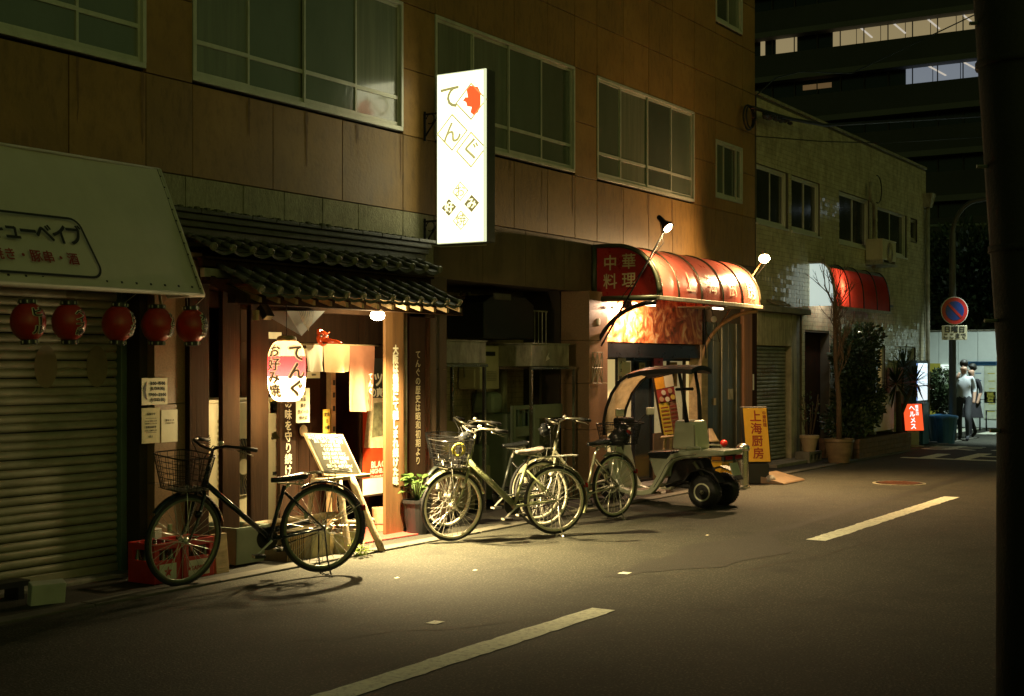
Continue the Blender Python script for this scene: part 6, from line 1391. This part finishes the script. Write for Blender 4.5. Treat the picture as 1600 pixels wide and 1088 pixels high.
# dark door and bay
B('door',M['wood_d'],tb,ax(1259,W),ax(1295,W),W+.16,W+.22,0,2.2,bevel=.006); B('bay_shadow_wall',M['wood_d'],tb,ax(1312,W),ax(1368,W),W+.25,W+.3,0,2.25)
# drain pipe with hopper
T('drain_pipe',M['steel_old'],tb,[(XE-.12,W-.08,5.1),(XE-.12,W-.08,.05)],.05,10); MB().hexa([(XE-.2,W-.16,5.1),(XE-.04,W-.16,5.1),(XE-.04,W-.0,5.1),(XE-.2,W-.0,5.1),(XE-.28,W-.22,5.4),(XE+.04,W-.22,5.4),(XE+.04,W-.0,5.4),(XE-.28,W-.0,5.4)]).build('hopper',M['steel_old'],tb)
T('vent_pipe',M['steel_old'],tb,[at(1360,285,W-.1),at(1360,312,W-.1),at(1366,320,W-.1),at(1366,420,W-.1)],.04,8); T('wire_loop',M['wire'],tb,arc(at(1371,296,W-.12),(1,0,0),(0,0,1),.27,-100,100,14),.012,5)
acu = ac('outdoor_unit','air conditioner unit mounted high on the cream tiled wall',ax(1379,W-.35),ax(1400,W-.35),W-.35,W-.02,at(1390,412,W-.35).z,at(1390,378,W-.35).z,ax(1390,W-.35),.20,[at(1390,395,W-.35).z]); B('wall_bracket',M['steel_old'],acu,ax(1379,W-.35),ax(1402,W-.35),W-.36,W,at(1390,412,W-.35).z-.04,at(1390,412,W-.35).z-.002)
sml = thing('wall_lamp','tiny lit spotlight under the red and white barrel awning','lamp',at(1343,515,7.8)); MB().ball(at(1343,517,7.75),.03).build('bulb',glow('small_lamp',(1,.85,.6),8),sml); T('neck',M['black'],sml,[at(1343,513,7.75),at(1343,507,7.9)],.015)
# second barrel awning: lit white end, red front
a2 = thing('barrel_awning','red barrel awning with glowing white end panel on the cream tiled building','awning',(22.9,W,2.6)); XA = ax(1264,W); ZA, ZA2 = 2.67, 3.42; XB = XA; p_ = atx(1304,478,XA); YA = p_.y; XB2 = at(1390,500,YA).x
pr = [(W-.01,ZA2)]+[(W-.2-(W-.2-YA)*math.sin(R(t)), ZA+(ZA2-ZA)*math.cos(R(t))**.8 if t < 90 else ZA) for t in range(0,91,10)]
lite_w = mat('lit_white_panel',(.6,.66,.62),.4,emit=.62,ecol=(.72,.9,.86)); MB().prism([(XA,y,z) for y,z in pr]+[(XA,W-.01,ZA)],(.01,0,0)).build('end_panel',lite_w,a2)
rp_ = mat('lit_red_sheet',(.55,.045,.02),.35,trans=.55); n4 = 4; nt3_ = len(pr); darks = mat('awning_top_sheet',(.12,.14,.15),.3)
for i in range(n4):
    xa_, xb_ = XA+.02+(XB2-XA-.02)*i/n4, XA+.02+(XB2-XA-.02)*(i+1)/n4; mb = MB()
    for (k0,k1,m_) in ((0,4,darks),(4,nt3_-1,rp_)):
        mb = MB(); vs = [(xa_,y,z) for y,z in pr[k0:k1+1]]+[(xb_,y,z) for y,z in pr[k0:k1+1]]; K = k1-k0+1; mb.add(vs,[(j,j+1,K+j+1,K+j) for j in range(K-1)]); mb.build('top_sheet' if m_ is darks else 'red_panel',m_,a2)
for i in range(n4+1): x = XA+.01+(XB2-XA-.01)*i/n4; T('rib',M['black_m'],a2,[(x,y-.004,z+.004) for y,z in pr],.022 if i == 0 else .014,6)
T('rib',M['steel_old'],a2,[(XA-.02,y-.01,z+.01) for y,z in pr],.024,6); B('front_rail',M['steel_old'],a2,XA-.02,XB2+.05,YA-.03,YA+.02,ZA-.05,ZA,bevel=.004); B('rail_end',M['black'],a2,XB2+.05,XB2+.4,YA+.05,YA+.09,ZA+.1,ZA+.14)
point('inner_lamp',a2,(XA+.5,7.85,3.0),22,(.9,.9,.8),.08)
# flower bed wall, planters, trees
fb_ = thing('flower_bed','low dark brick flower bed in front of the cream tiled building','flower bed',(25,7.6,0)); mb = MB(); 
x0_, x1_ = 23.3, 26.5
for j in range(4):
    x = x0_-(.1 if j % 2 else 0)
    while x < x1_: B('brick',M['brick'],fb_,max(x,x0_),min(x+.20,x1_),7.42+random.uniform(0,.006),7.52,.012+j*.085,.012+j*.085+.078); x += .21
for j in range(4): B('brick',M['brick'],fb_,x0_,x0_+.1,7.53,8.15,.012+j*.085,.09+j*.085); B('brick',M['brick'],fb_,x1_-.1,x1_,7.53,8.15,.012+j*.085,.09+j*.085)
B('soil',M['bark'],fb_,x0_+.1,x1_-.1,7.52,8.15,.02,.30)
bu_ = thing('bush','large dark evergreen bush growing up under the red awning','bush',(24.6,7.8,.3)); 
T('trunk',M['bark'],bu_,[(24.7,7.85,.25),(24.75,7.8,1.0),(24.7,7.75,1.9)],[.05,.04,.02])
for (cx_,cz_,rx_,rz_,n_) in ((at(1345,640,7.7).x,.98,.72,.62,2300),(at(1340,560,7.7).x,1.78,.62,.55,1900),(at(1350,525,7.7).x,2.15,.35,.25,500),(at(1325,680,7.7).x,.65,.45,.35,700)): leafy(bu_,(cx_,7.75,cz_),rx_,.42,rz_,n_,.085,M['leaf_d'],'crown')
bt = thing('bare_tree','thin leafless tree with branching top in a large round pot','tree',(22.9,7.45,0)); bt0 = gp(1311,724); base = bt0+Vector((0,0,.36)); tp = at(1304,480,bt0.y)
T('trunk',M['bark'],bt,[base,base.lerp(tp,.3)+Vector((.06,0,0)),base.lerp(tp,.6)-Vector((.04,0,0)),tp],[.05,.045,.038,.03],9)
def twig(p, d, L_, r_, lv, mb):
    q = p+d*L_; mb.tube([p,p.lerp(q,.5)+Vector((random.uniform(-.03,.03),)*3),q],[r_,r_*.8,r_*.6],5)
    if lv: 
        for _ in range(3): twig(p.lerp(q,random.uniform(.4,1)),(d+Vector((random.uniform(-.7,.7),random.uniform(-.6,.6),random.uniform(-.1,.5)))).normalized(),L_*random.uniform(.55,.8),r_*.55,lv-1,mb)
mb = MB()
for z_ in (.45,.6,.75,.9,1.0): 
    for _ in range(2): twig(base.lerp(tp,z_),Vector((random.uniform(-.8,.8),random.uniform(-.5,.5),.9)).normalized(),.42,.018,3,mb)
mb.build('branches',M['bark'],bt)
bp2 = thing('large_pot','large banded round pot holding the bare tree','pot',(23.05,7.5,0)); MB().lathe([(.17,0),(.21,.15),(.235,.34),(.25,.35),(.25,.40),(.23,.40),(.21,.36)],bt0+Vector((0,0,.012)),n=28).build('pot',mat('glazed_pot',(.16,.11,.06),.4,var=.35,scale=4,stretch=(1,1,4)),bp2,smooth=False)
cbk = thing('concrete_block','hollow concrete block under the small pale pot','block',(22.2,7.35,0)); mb = MB(); bx, by = gp(1265,725).x, gp(1265,725).y
B('block',M['concrete'],cbk,bx,bx+.60,by,by+.25,.012,.05); B('block',M['concrete'],cbk,bx,bx+.60,by,by+.25,.15,.19)
for i in range(4): B('web',M['concrete'],cbk,bx+i*.185,bx+i*.185+.045,by,by+.25,.051,.149)
pp = thing('potted_cane_plant','thin cane plant in a small pale pot standing on a concrete block','plant',(22.25,7.42,.19)); pc_ = Vector((bx+.32,by+.12,.19)); MB().lathe([(.10,0),(.15,.22),(.165,.22),(.165,.27),(.14,.27)],pc_,n=22).build('pot',M['pot_w'],pp)
for i in range(7): a_ = i*.9; q = pc_+Vector((.05*math.cos(a_),.05*math.sin(a_),.25)); t_ = q+Vector((.12*math.cos(a_),.12*math.sin(a_),random.uniform(.35,.75))); T('stem',M['bark'],pp,[q,q.lerp(t_,.5)+Vector((.02,0,0)),t_],.007,5)
leafy(pp,pc_+Vector((0,0,.7)),.16,.16,.3,90,.05,M['leaf_d'])
yk = thing('yucca','spiky yucca with two heads beside the air conditioner','plant',(26.6,7.7,0)); yb_ = Vector((at(1405,690,7.6).x,7.6,.3))
T('trunk',M['bark'],yk,[yb_,yb_+Vector((-.05,0,.6)),at(1403,612,7.6)],[.06,.05,.045]); T('trunk',M['bark'],yk,[yb_+Vector((0,0,.3)),at(1425,605,7.5)],[.04,.035])
for (cpt,n_,L_) in ((at(1400,600,7.6),80,.55),(at(1430,597,7.45),60,.45),(at(1412,575,7.6),40,.5)):
    for _ in range(n_):
        d = Vector((random.gauss(0,1),random.gauss(0,.8),random.gauss(.35,.8))).normalized(); bigleaf(yk,cpt+d*.03,d,L_*random.uniform(.7,1.1),.018,M['leaf_d'],droop=.12)
acw = ac('outdoor_unit','cream air conditioner unit standing on the flower bed end beside the yucca',ax(1366,7.75),ax(1397,7.75),7.75,8.1,.34,1.06,ax(1374,7.75),.2,[.72])
pk = thing('wall_sign','faded reddish board lettered PARKING behind the yucca','sign',(28,8.1,1.0)); a, b = at(1388,575,8.1), at(1432,640,8.1); B('board',M['pinkboard'],pk,a.x,b.x,8.08,8.12,b.z,a.z); lettering('PARKING',.42,((a.x+b.x)/2+.1,8.075,at(1410,608,8.1).z),(1,0,0),(0,0,1),M['dim_ink'],pk,bold=.02,sx=.7)
vp = thing('lit_showcase','tall white-blue lit display panel at the far corner of the tiled building','vending machine',(29.9,7.7,0)); a, b = at(1433,568,7.8), at(1449,625,7.8); 
B('cabinet',mat('blue_grey_metal',(.10,.16,.20),.4,.3),vp,a.x,b.x+.05,7.81,8.15,.05,a.z+.06,bevel=.01); B('window',mat('lit_showcase_face',(.7,.8,.8),.4,emit=1.5,ecol=(.75,.92,1.0)),vp,a.x+.04,b.x,7.80,7.809,at(1440,602,7.8).z,a.z); B('window',mat('lit_showcase_low',(.7,.8,.8),.4,emit=1.1,ecol=(.8,.95,1.0)),vp,a.x+.04,b.x,7.80,7.809,b.z,at(1440,604,7.8).z)
B('side_light',mat('blue_edge',(.3,.4,.9),.4,emit=1.2,ecol=(.25,.45,1)),vp,a.x,a.x+.035,7.80,7.809,b.z,a.z)
# red lit cafe sign
hs = thing('cafe_sign','small glowing red standing sign lettered ヘルメス on a grey pedestal','sign',gp(1425,700)); hb_ = gp(1425,699); U2 = Vector((.66,-.75,0)); N2 = Vector((-.75,-.66,0)); Zc = CX*hb_.x+CS*hb_.y; m2 = Zc/2133
MB().lathe([(.26,0),(.26,.03),(.1,.05)],hb_+N2*-.05,n=20).build('base',M['steel_old'],hs); MB().obox(hb_+up*.18,U2,N2,up,.13,.045,.145).build('pedestal',mat('sign_pedestal',(.33,.30,.24),.5),hs,bevel=.008)
hc = Vector((hb_.x,hb_.y,EYE+(570-652)*m2)); MB().obox(hc,U2,N2,(up*.995+U2*-.09).normalized(),.205,.06,.275).build('box',M['red'],hs,bevel=.015)
rf = mat('sign_red_face',(.7,.05,.02),.4,var=.03,emit=1.15,ecol=(1,.10,.025)); lu = (up*.995+U2*-.09).normalized(); MB().obox(hc+N2*.062,U2,N2,lu,.195,.003,.265).build('face',rf,hs)
mb = MB(); f = plane_fn(hc+N2*.068,U2,lu); letters(mb,'ヘルメス',.125,lambda a,b: f(a-.02,b),vertical=True,bold=.04,pitch=.98); letters(mb,'喫茶店',.07,lambda a,b: f(a+.085,b+.14),vertical=True,bold=.03); mb.build('lettering',glow('sign_white_text',(1,.86,.82),1.6),hs)

# ================================================================ far end of the street
pf = gp(1490,690); st_ = thing('street_lamp','tall grey street lamp post with curved top carrying a no-parking sign','street lamp',(29.9,7.49,0)); pm_ = mat('lamp_post_paint',(.08,.08,.065),.5,.3)
B0 = Vector((29.9,7.49,0)); T('post',pm_,st_,[B0,B0+up*4.4]+[B0+Vector((0,-.55*(1-math.cos(R(t))),4.4+.75*math.sin(R(t)))) for t in range(10,91,10)]+[B0+Vector((0,-1.15,5.22))],[.085,.07]+[.05]*10,10)
lh = B0+Vector((0,-1.32,5.22)); MB().obox(lh,(1,0,0),(0,1,0),(0,0,1),.09,.22,.045).build('lamp_head',pm_,st_,bevel=.02); MB().obox(lh-up*.05,(1,0,0),(0,1,0),(0,0,1),.07,.19,.008).build('lamp_glass',glow('lamp_glass_glow',(.75,.92,1),5),st_)
spot('street_light',st_,lh-up*.08,lh+Vector((3.4,-.4,-5)),2300,(.80,.97,.92),105,.6,.08)
ns = thing('no_parking_sign','round blue and red no-parking sign above a small white plate on the lamp post','sign',(29.8,7.4,2.5)); nc = at(1489,486,7.40); NV = Vector((-.80,-.60,0)); UV = Vector((.60,-.80,0)); nc = B0+NV*.10+up*(EYE+84*.01374*1.0)
blu = mat('sign_blue',(.01,.04,.20),.35); rdm = mat('sign_red_ring',(.45,.02,.02),.35)
MB().lathe([(.30,0),(.30,.012)],nc,NV,36).build('rim',M['white'],ns); MB().lathe([(.285,.012),(.285,.016)],nc,NV,36).build('ring',rdm,ns); MB().lathe([(.205,.016),(.205,.020)],nc,NV,36).build('disc',blu,ns)
MB().obox(nc+NV*.022,(UV*.72-up*.72).normalized(),NV,(UV*.72+up*.72).normalized(),.20,.002,.026).build('slash',rdm,ns)
pc2 = nc-up*.47; MB().obox(pc2,UV,NV,up,.28,.008,.155).build('plate',M['cream'],ns,bevel=.01); f = plane_fn(pc2+NV*.012,UV,up); mb = MB(); letters(mb,'日曜日',.14,lambda a,b: f(a*1.15,b+.07),bold=.03); letters(mb,'ここまで',.13,lambda a,b: f(a,b-.07),bold=.03); mb.build('lettering',M['ink'],ns)
tr_ = thing('topiary_bush','round clipped dark bush past the corner of the tiled building','bush',(30.9,7.9,0)); tc = at(1470,612,7.95); leafy(tr_,tc,.34,.34,.52,4200,.06,M['leaf_d'],'crown'); MB().ball(tc,.27,.27,.44).build('crown_core',M['leaf_d'],tr_); T('trunk',M['bark'],tr_,[(tc.x,tc.y,0),tc],.05)
for i,(px,py,l) in enumerate(((1478,693,'blue plastic bin with lid nearest the lamp post'),(1466,690,'second blue plastic bin partly behind the first'))):
    g_ = gp(px,py); o = thing('rubbish_bin',l,'bin',g_,'blue bins by the lamp post'); h_ = .52 if i == 0 else .5
    MB().lathe([(.17,0),(.23,h_),(.245,h_),(.245,h_+.03)],g_,n=20).build('body',M['blue'],o); MB().lathe([(.25,h_+.031),(.24,h_+.06),(.05,h_+.09)],g_,n=20).build('lid',M['blue'],o)
    for t in range(0,360,30): MB().tube([g_+Vector((.175*math.cos(R(t)),.175*math.sin(R(t)),.02)),g_+Vector((.234*math.cos(R(t)),.234*math.sin(R(t)),h_-.02))],.006,4).build('rib',M['blue'],o)
bl_ = thing('blue_stand','blue metal advertising stand beside the red cafe sign','stand',(29.0,7.7,0)); a, b = at(1440,630,7.65), at(1449,690,7.65); B('panel',M['blue'],bl_,a.x,b.x,7.62,7.68,.02,a.z,bevel=.01)
sf2 = thing('site_fence','pale corrugated construction fence closing the far end of the street','fence',(36.5,6,0)); y_ = -1.0; z_top = 2.52
while y_ < 12: B('fence_panel',M['fence'],sf2,36.5+random.uniform(0,.01),36.54,y_+.006,y_+.494,.02,z_top); y_ += .5
T('top_tube',M['steel_old'],sf2,[(36.48,-1,z_top+.02),(36.48,12,z_top+.02)],.024,6)
def poster(label, pa, pya, pb, pyb, m, stripe=None):
    a, b = atx(pa,pya,36.47), atx(pb,pyb,36.47); o = thing('poster',label,'poster',a); y0,y1 = min(a.y,b.y),max(a.y,b.y); z0,z1 = min(a.z,b.z),max(a.z,b.z)
    B('sheet',m,o,36.46,36.475,y0,y1,z0,z1); mb = MB(); n = 6
    for i in range(n):
        zz_ = z1-(z1-z0)*(i+1)/(n+1); mb.box(36.455,36.459,y0+.06,y1-.06-random.uniform(0,.2)*(y1-y0),zz_-.012,zz_+.012)
    mb.build('printed_lines',stripe or M['ink'],o); return o
ymu = mat('mustard_board',(.42,.38,.05),.5); wht = mat('poster_white',(.62,.68,.64),.5); grn = mat('poster_green',(.12,.30,.18),.5)
poster('mustard board on the far fence behind the round bush',1449,568,1469,655,ymu,ymu); poster('white notice board with small pictures right of the walking person',1520,572,1537,652,wht,M['blue']); poster('notice sheet with yellow blocks at the far right of the fence',1538,572,1558,655,mat('poster_pale',(.55,.60,.45),.5),ymu); poster('pale sheet on the fence behind the lamp post',1480,572,1500,640,wht,grn)
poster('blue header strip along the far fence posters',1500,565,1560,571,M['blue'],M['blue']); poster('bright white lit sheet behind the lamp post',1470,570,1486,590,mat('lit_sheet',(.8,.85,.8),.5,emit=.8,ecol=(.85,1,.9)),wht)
poster('yellow block sheet low on the far fence',1538,612,1556,630,ymu,ymu)
rl = thing('tubular_rail','low black tubular rail in front of the far fence posters','rail',(34.5,6.5,0))
for (pa,pb,t_) in ((1531,1560,623),(1541,1566,640)):
    a, b = atx(pa,t_,35.2), atx(pb,t_,35.2); z_ = EYE+(570-t_)*35/2133; T('hoop',M['black_m'],rl,[(35.2,a.y,0),(35.2,a.y,z_),(35.2,b.y,z_),(35.2,b.y,0)],.022,6)
# people
def person(label, feet, heading, h, step, shirt, trouser, armbent=True, hair=M['ink'], skirt=False):
    o = thing('person',label,'person',feet); ORIG[o.name] = Vector((0,0,0)); o.rotation_euler = (0,0,heading); k = h/1.72
    V = {'pel':(0,0,.95),'chest':(.02,0,1.25),'neck':(.01,0,1.45),'head0':(.03,0,1.53),'head':(.04,0,1.64),
      'hipL':(0,.09,.90),'kneeL':(step*.5+.05,.10,.50),'ankL':(step*.55,.10,.09),'toeL':(step*.55+.17,.11,.035),
      'hipR':(0,-.09,.90),'kneeR':(-step*.25+.05,-.10,.50),'ankR':(-step*.75,-.10,.13),'toeR':(-step*.75+.14,-.10,.035),
      'shL':(.0,.17,1.40),'elL':(-.06,.22,1.13),'wrL':(.04,.22,.90),'haL':(.07,.21,.82),
      'shR':(.0,-.17,1.40),'elR':(.10,-.21,1.17),'wrR':(.20,-.10,1.40) if armbent else (.1,-.22,.9),'haR':(.16,-.06,1.50) if armbent else (.13,-.2,.82)}
    Rr = {'pel':.13,'chest':.118,'neck':.055,'head0':.07,'head':.098,'hipL':.095,'kneeL':.065,'ankL':.045,'toeL':.035,'hipR':.095,'kneeR':.065,'ankR':.045,'toeR':.035,'shL':.062,'elL':.047,'wrL':.034,'haL':.035,'shR':.062,'elR':.047,'wrR':.034,'haR':.035}
    names = list(V); E_ = [('pel','chest'),('chest','neck'),('neck','head0'),('head0','head'),('pel','hipL'),('hipL','kneeL'),('kneeL','ankL'),('ankL','toeL'),('pel','hipR'),('hipR','kneeR'),('kneeR','ankR'),('ankR','toeR'),('chest','shL'),('shL','elL'),('elL','wrL'),('wrL','haL'),('chest','shR'),('shR','elR'),('elR','wrR'),('wrR','haR')]
    me = bpy.data.meshes.new('body'); me.from_pydata([tuple(c*k for c in V[n]) for n in names],[(names.index(a),names.index(b)) for a,b in E_],[]); b_ = bpy.data.objects.new('body',me); COL.objects.link(b_)
    sk = b_.modifiers.new('skin','SKIN'); 
    for i,n in enumerate(names): r_ = Rr[n]*k; me.skin_vertices[0].data[i].radius = (r_*(1.25 if n in('chest','pel') else 1), r_)
    me.skin_vertices[0].data[0].use_root = True; b_.modifiers.new('sub','SUBSURF').levels = 2; b_.modifiers['sub'].render_levels = 2
    dg = bpy.context.evaluated_depsgraph_get(); m2_ = bpy.data.meshes.new_from_object(b_.evaluated_get(dg)); bpy.data.objects.remove(b_)
    for m_ in (shirt,trouser,M['skin'],M['dark_cloth']): m2_.materials.append(m_)
    for p in m2_.polygons:
        c_ = p.center/k; p.use_smooth = True
        if c_.z > 1.47 and abs(c_.y) < .12 and c_.x < .14: p.material_index = 2
        elif c_.z > .96 and not (abs(c_.y) > .17 and c_.z < 1.08): p.material_index = 0
        elif abs(c_.y) > .17 and c_.z > .7: p.material_index = 2
        elif c_.z < .10: p.material_index = 3
        else: p.material_index = 1
        if armbent and c_.z > 1.36 and c_.x > .13: p.material_index = 2
    link('body',m2_,o)
    mb = MB().ball((-.012*k,0,1.695*k),.102*k,.09*k,.095*k,14,10); mb.v = [(x if z > 1.68*k else min(x,.03*k)-.02, y, z) for x,y,z in mb.v]; mb.build('hair',hair,o,smooth=True)
    MB().ball((.135*k,0,1.625*k),.018).build('nose',M['skin'],o)
    if skirt: MB().lathe([(.13*k,1.0*k),(.19*k,.8*k),(.25*k,.5*k)],(0,0,0),n=20,cap=False).build('skirt',trouser,o,smooth=True)
    return o
person('person in a white shirt and grey trousers holding a hand to the face while walking', gp(1506,689), R(185), 1.70, .22, M['shirt'], M['trouser'])
person('person in a dark skirt walking just behind the one in the white shirt', gp(1519,685), R(150), 1.62, .3, M['dark_cloth'], M['dark_cloth'], armbent=False, skirt=True)
# tower
tw_ = thing('office_tower','huge dark office tower with banded floors and a few lit windows','building',(105,10,0)); TX = 105
B('core',mat('tower_glass',(.015,.017,.02),.15),tw_,TX+.6,TX+30,-60,60,0,60)
for i,z_ in enumerate([9.2,12.8,16.3,19.8,23.2,26.8,30.4,34]):
    B('spandrel',M['tower'],tw_,TX,TX+.6,-60,60,z_-1.9,z_-.02); B('ledge',M['tower_l'],tw_,TX-.7,TX+.6,-60,60,z_-2.35,z_-1.91)
    mb = MB(); y_ = -20
    while y_ < 45: mb.box(TX+.45,TX+.55,y_,y_+.08,z_,z_+1.3); y_ += 1.9
    mb.build('mullions',M['tower'],tw_)
def litrow(pa, pb, z0,z1, m, bars=True):
    a, b = atx(pa,50,TX+.56).y, atx(pb,50,TX+.56).y; a, b = min(a,b), max(a,b); n = max(1,int((b-a)/1.9)); 
    for i in range(n):
        y0 = a+(b-a)*i/n; o = B('lit_window',m,tw_,TX+.50,TX+.585,y0+.04,a+(b-a)*(i+1)/n-.04,z0,z1)
    if bars:
        mb = MB(); y_ = a+.5
        while y_ < b-1.2: mb.hexa([(TX+.46,y_,z0+.35),(TX+.48,y_+.12,z0+.35),(TX+.48,y_+.12,z0+.42),(TX+.46,y_,z0+.42),(TX+.46,y_+1.5,z1-.1),(TX+.48,y_+1.62,z1-.1),(TX+.48,y_+1.62,z1-.03),(TX+.46,y_+1.5,z1-.03)]); y_ += 2.6
        mb.build('ceiling_tube',glow('tower_tube',(1,.9,.75),.55),tw_)
warmw = mat('lit_office_warm',(.3,.25,.15),.6,var=.3,scale=.5,emit=.26,ecol=(1,.78,.40)); coolw = mat('lit_office_cool',(.2,.22,.25),.6,var=.3,scale=.5,emit=.22,ecol=(.75,.85,1))
litrow(1301,1535,26.85,28.75,warmw); litrow(1415,1545,23.25,24.7,coolw); litrow(1212,1246,26.85,28.3,warmw,False); litrow(1188,1196,26.85,28.2,warmw,False); litrow(1257,1296,28.2,28.5,warmw,False); litrow(1254,1300,23.7,24.1,mat('lit_office_dim',(.2,.14,.08),.6,var=.5,scale=1.5,emit=.10,ecol=(1,.6,.25)),False)
# dark trees and elevated rail behind the fence
far = thing('far_tree','dark leafy tree beyond the construction fence','tree',(44,9,0)); T('trunk',M['bark'],far,[(44,11,0),(44,11,4)],[.2,.12]); leafy(far,(44,10.5,4.2),1.8,2.6,1.9,5200,.22,M['leaf_d'],'crown')
far2 = thing('far_tree','second dark tree with lit leaves right of the first beyond the fence','tree',(43,5,0)); T('trunk',M['bark'],far2,[(43,6.5,0),(43,6.5,4)],[.2,.12]); leafy(far2,(43,7.2,4.6),1.6,2.4,1.4,5200,.2,M['leaf'],'crown')
point('park_lamp',thing('park_lamp','cool lamp glow among the far leaves beyond the fence','lamp',(42,8.2,4.9)),(41.4,8.4,4.6),26,(.8,.95,1),.15)
MB().ball((41.4,8.4,4.75),.10).build('globe',glow('globe_glow',(.8,.95,1),2),bpy.data.objects['park_lamp'])
rb_ = thing('footbridge_rail','pale horizontal pipe rails crossing behind the street lamp','rail',(52,9,7)); T('pipe',M['steel_old'],rb_,[(52,-10,6.2),(52,22,7.1)],.07,6); T('pipe',M['steel_old'],rb_,[(52,-10,5.7),(52,22,6.6)],.05,6); T('post',M['steel_old'],rb_,[(52,16,0),(52,16,7)],.1,6); T('post',M['steel_old'],rb_,[(52,-6,0),(52,-6,6.3)],.1,6)
# near utility pole at the right edge
up_ = thing('utility_pole','thick near utility pole filling the right edge','utility pole',(0,0,0)); u_ = (1630-800)/2133; Zp = 6.2; pb_ = Vector((Zp*(CX+CS*u_),Zp*(CS-CX*u_),0)); up_.location = pb_; ORIG[up_.name] = pb_
rt = Vector((CS,-CX,0)); MB().tube([pb_,pb_+up*1.7,pb_+up*6-rt*.30],[.205,.200,.185],24).build('shaft',M['pole'],up_,smooth=True)
for z_ in (2.16,3.0): q = pb_+up*z_-rt*(.07*(z_-1.7)); MB().tube([q,q+up*.03],.208,24).build('steel_band',M['pole'],up_,smooth=True)
for z_ in (1.35,1.85,2.55,3.2): MB().tube([pb_+up*z_-rt*(.15+.05*(z_-1.7)),pb_+up*z_-rt*(.26+.05*(z_-1.7))],.009,6).build('step_bolt',M['steel_old'],up_)

rmp = thing('kerb_ramp','short sloping metal kerb ramp on the ground before the grey shutter','ramp',gp(1225,756)); rg = gp(1240,755)
MB().hexa([(rg.x-.42,rg.y-.02,.012),(rg.x+.42,rg.y-.02,.012),(rg.x+.42,rg.y+.42,.012),(rg.x-.42,rg.y+.42,.012),(rg.x-.42,rg.y,.03),(rg.x+.42,rg.y,.03),(rg.x+.42,rg.y+.42,.13),(rg.x-.42,rg.y+.42,.13)]).build('plate',M['brown_panel'],rmp,bevel=.004)
sh2 = thing('stone_lump','small stone lump beside the standing yellow sign','stone',gp(1204,752)); MB().ball(gp(1204,750,.06),.09,.07,.07,10,7).build('lump',M['concrete'],sh2,smooth=True)
gr8 = thing('drain_grate','steel drain grate set in the gutter in front of the service recess','grate',(13.4,7.41,.02))
for i in range(9): B('grate_bar',M['steel_old'],gr8,13.2+i*.045,13.22+i*.045,7.345,7.485,.022,.030)
for i,(a,b) in enumerate(((620,905),(742,893),(1105,838))):
    g_ = gp(a,b); o = thing('litter_scrap',['tiny pale paper scrap on the road near the bicycles','cigarette end on the road before the olive bicycle','tiny scrap on the road beyond the scooter shadow','small scrap beside the lane dash','tiny scrap in the middle of the far lane','small scrap left on the road under the dark bicycle'][i],'litter',g_)
    MB().add([g_+Vector((-.02,-.01,.009)),g_+Vector((.02,-.014,.010)),g_+Vector((.025,.012,.014)),g_+Vector((-.015,.014,.009))],[(0,1,2,3)]).build('scrap',M['paper'],o)
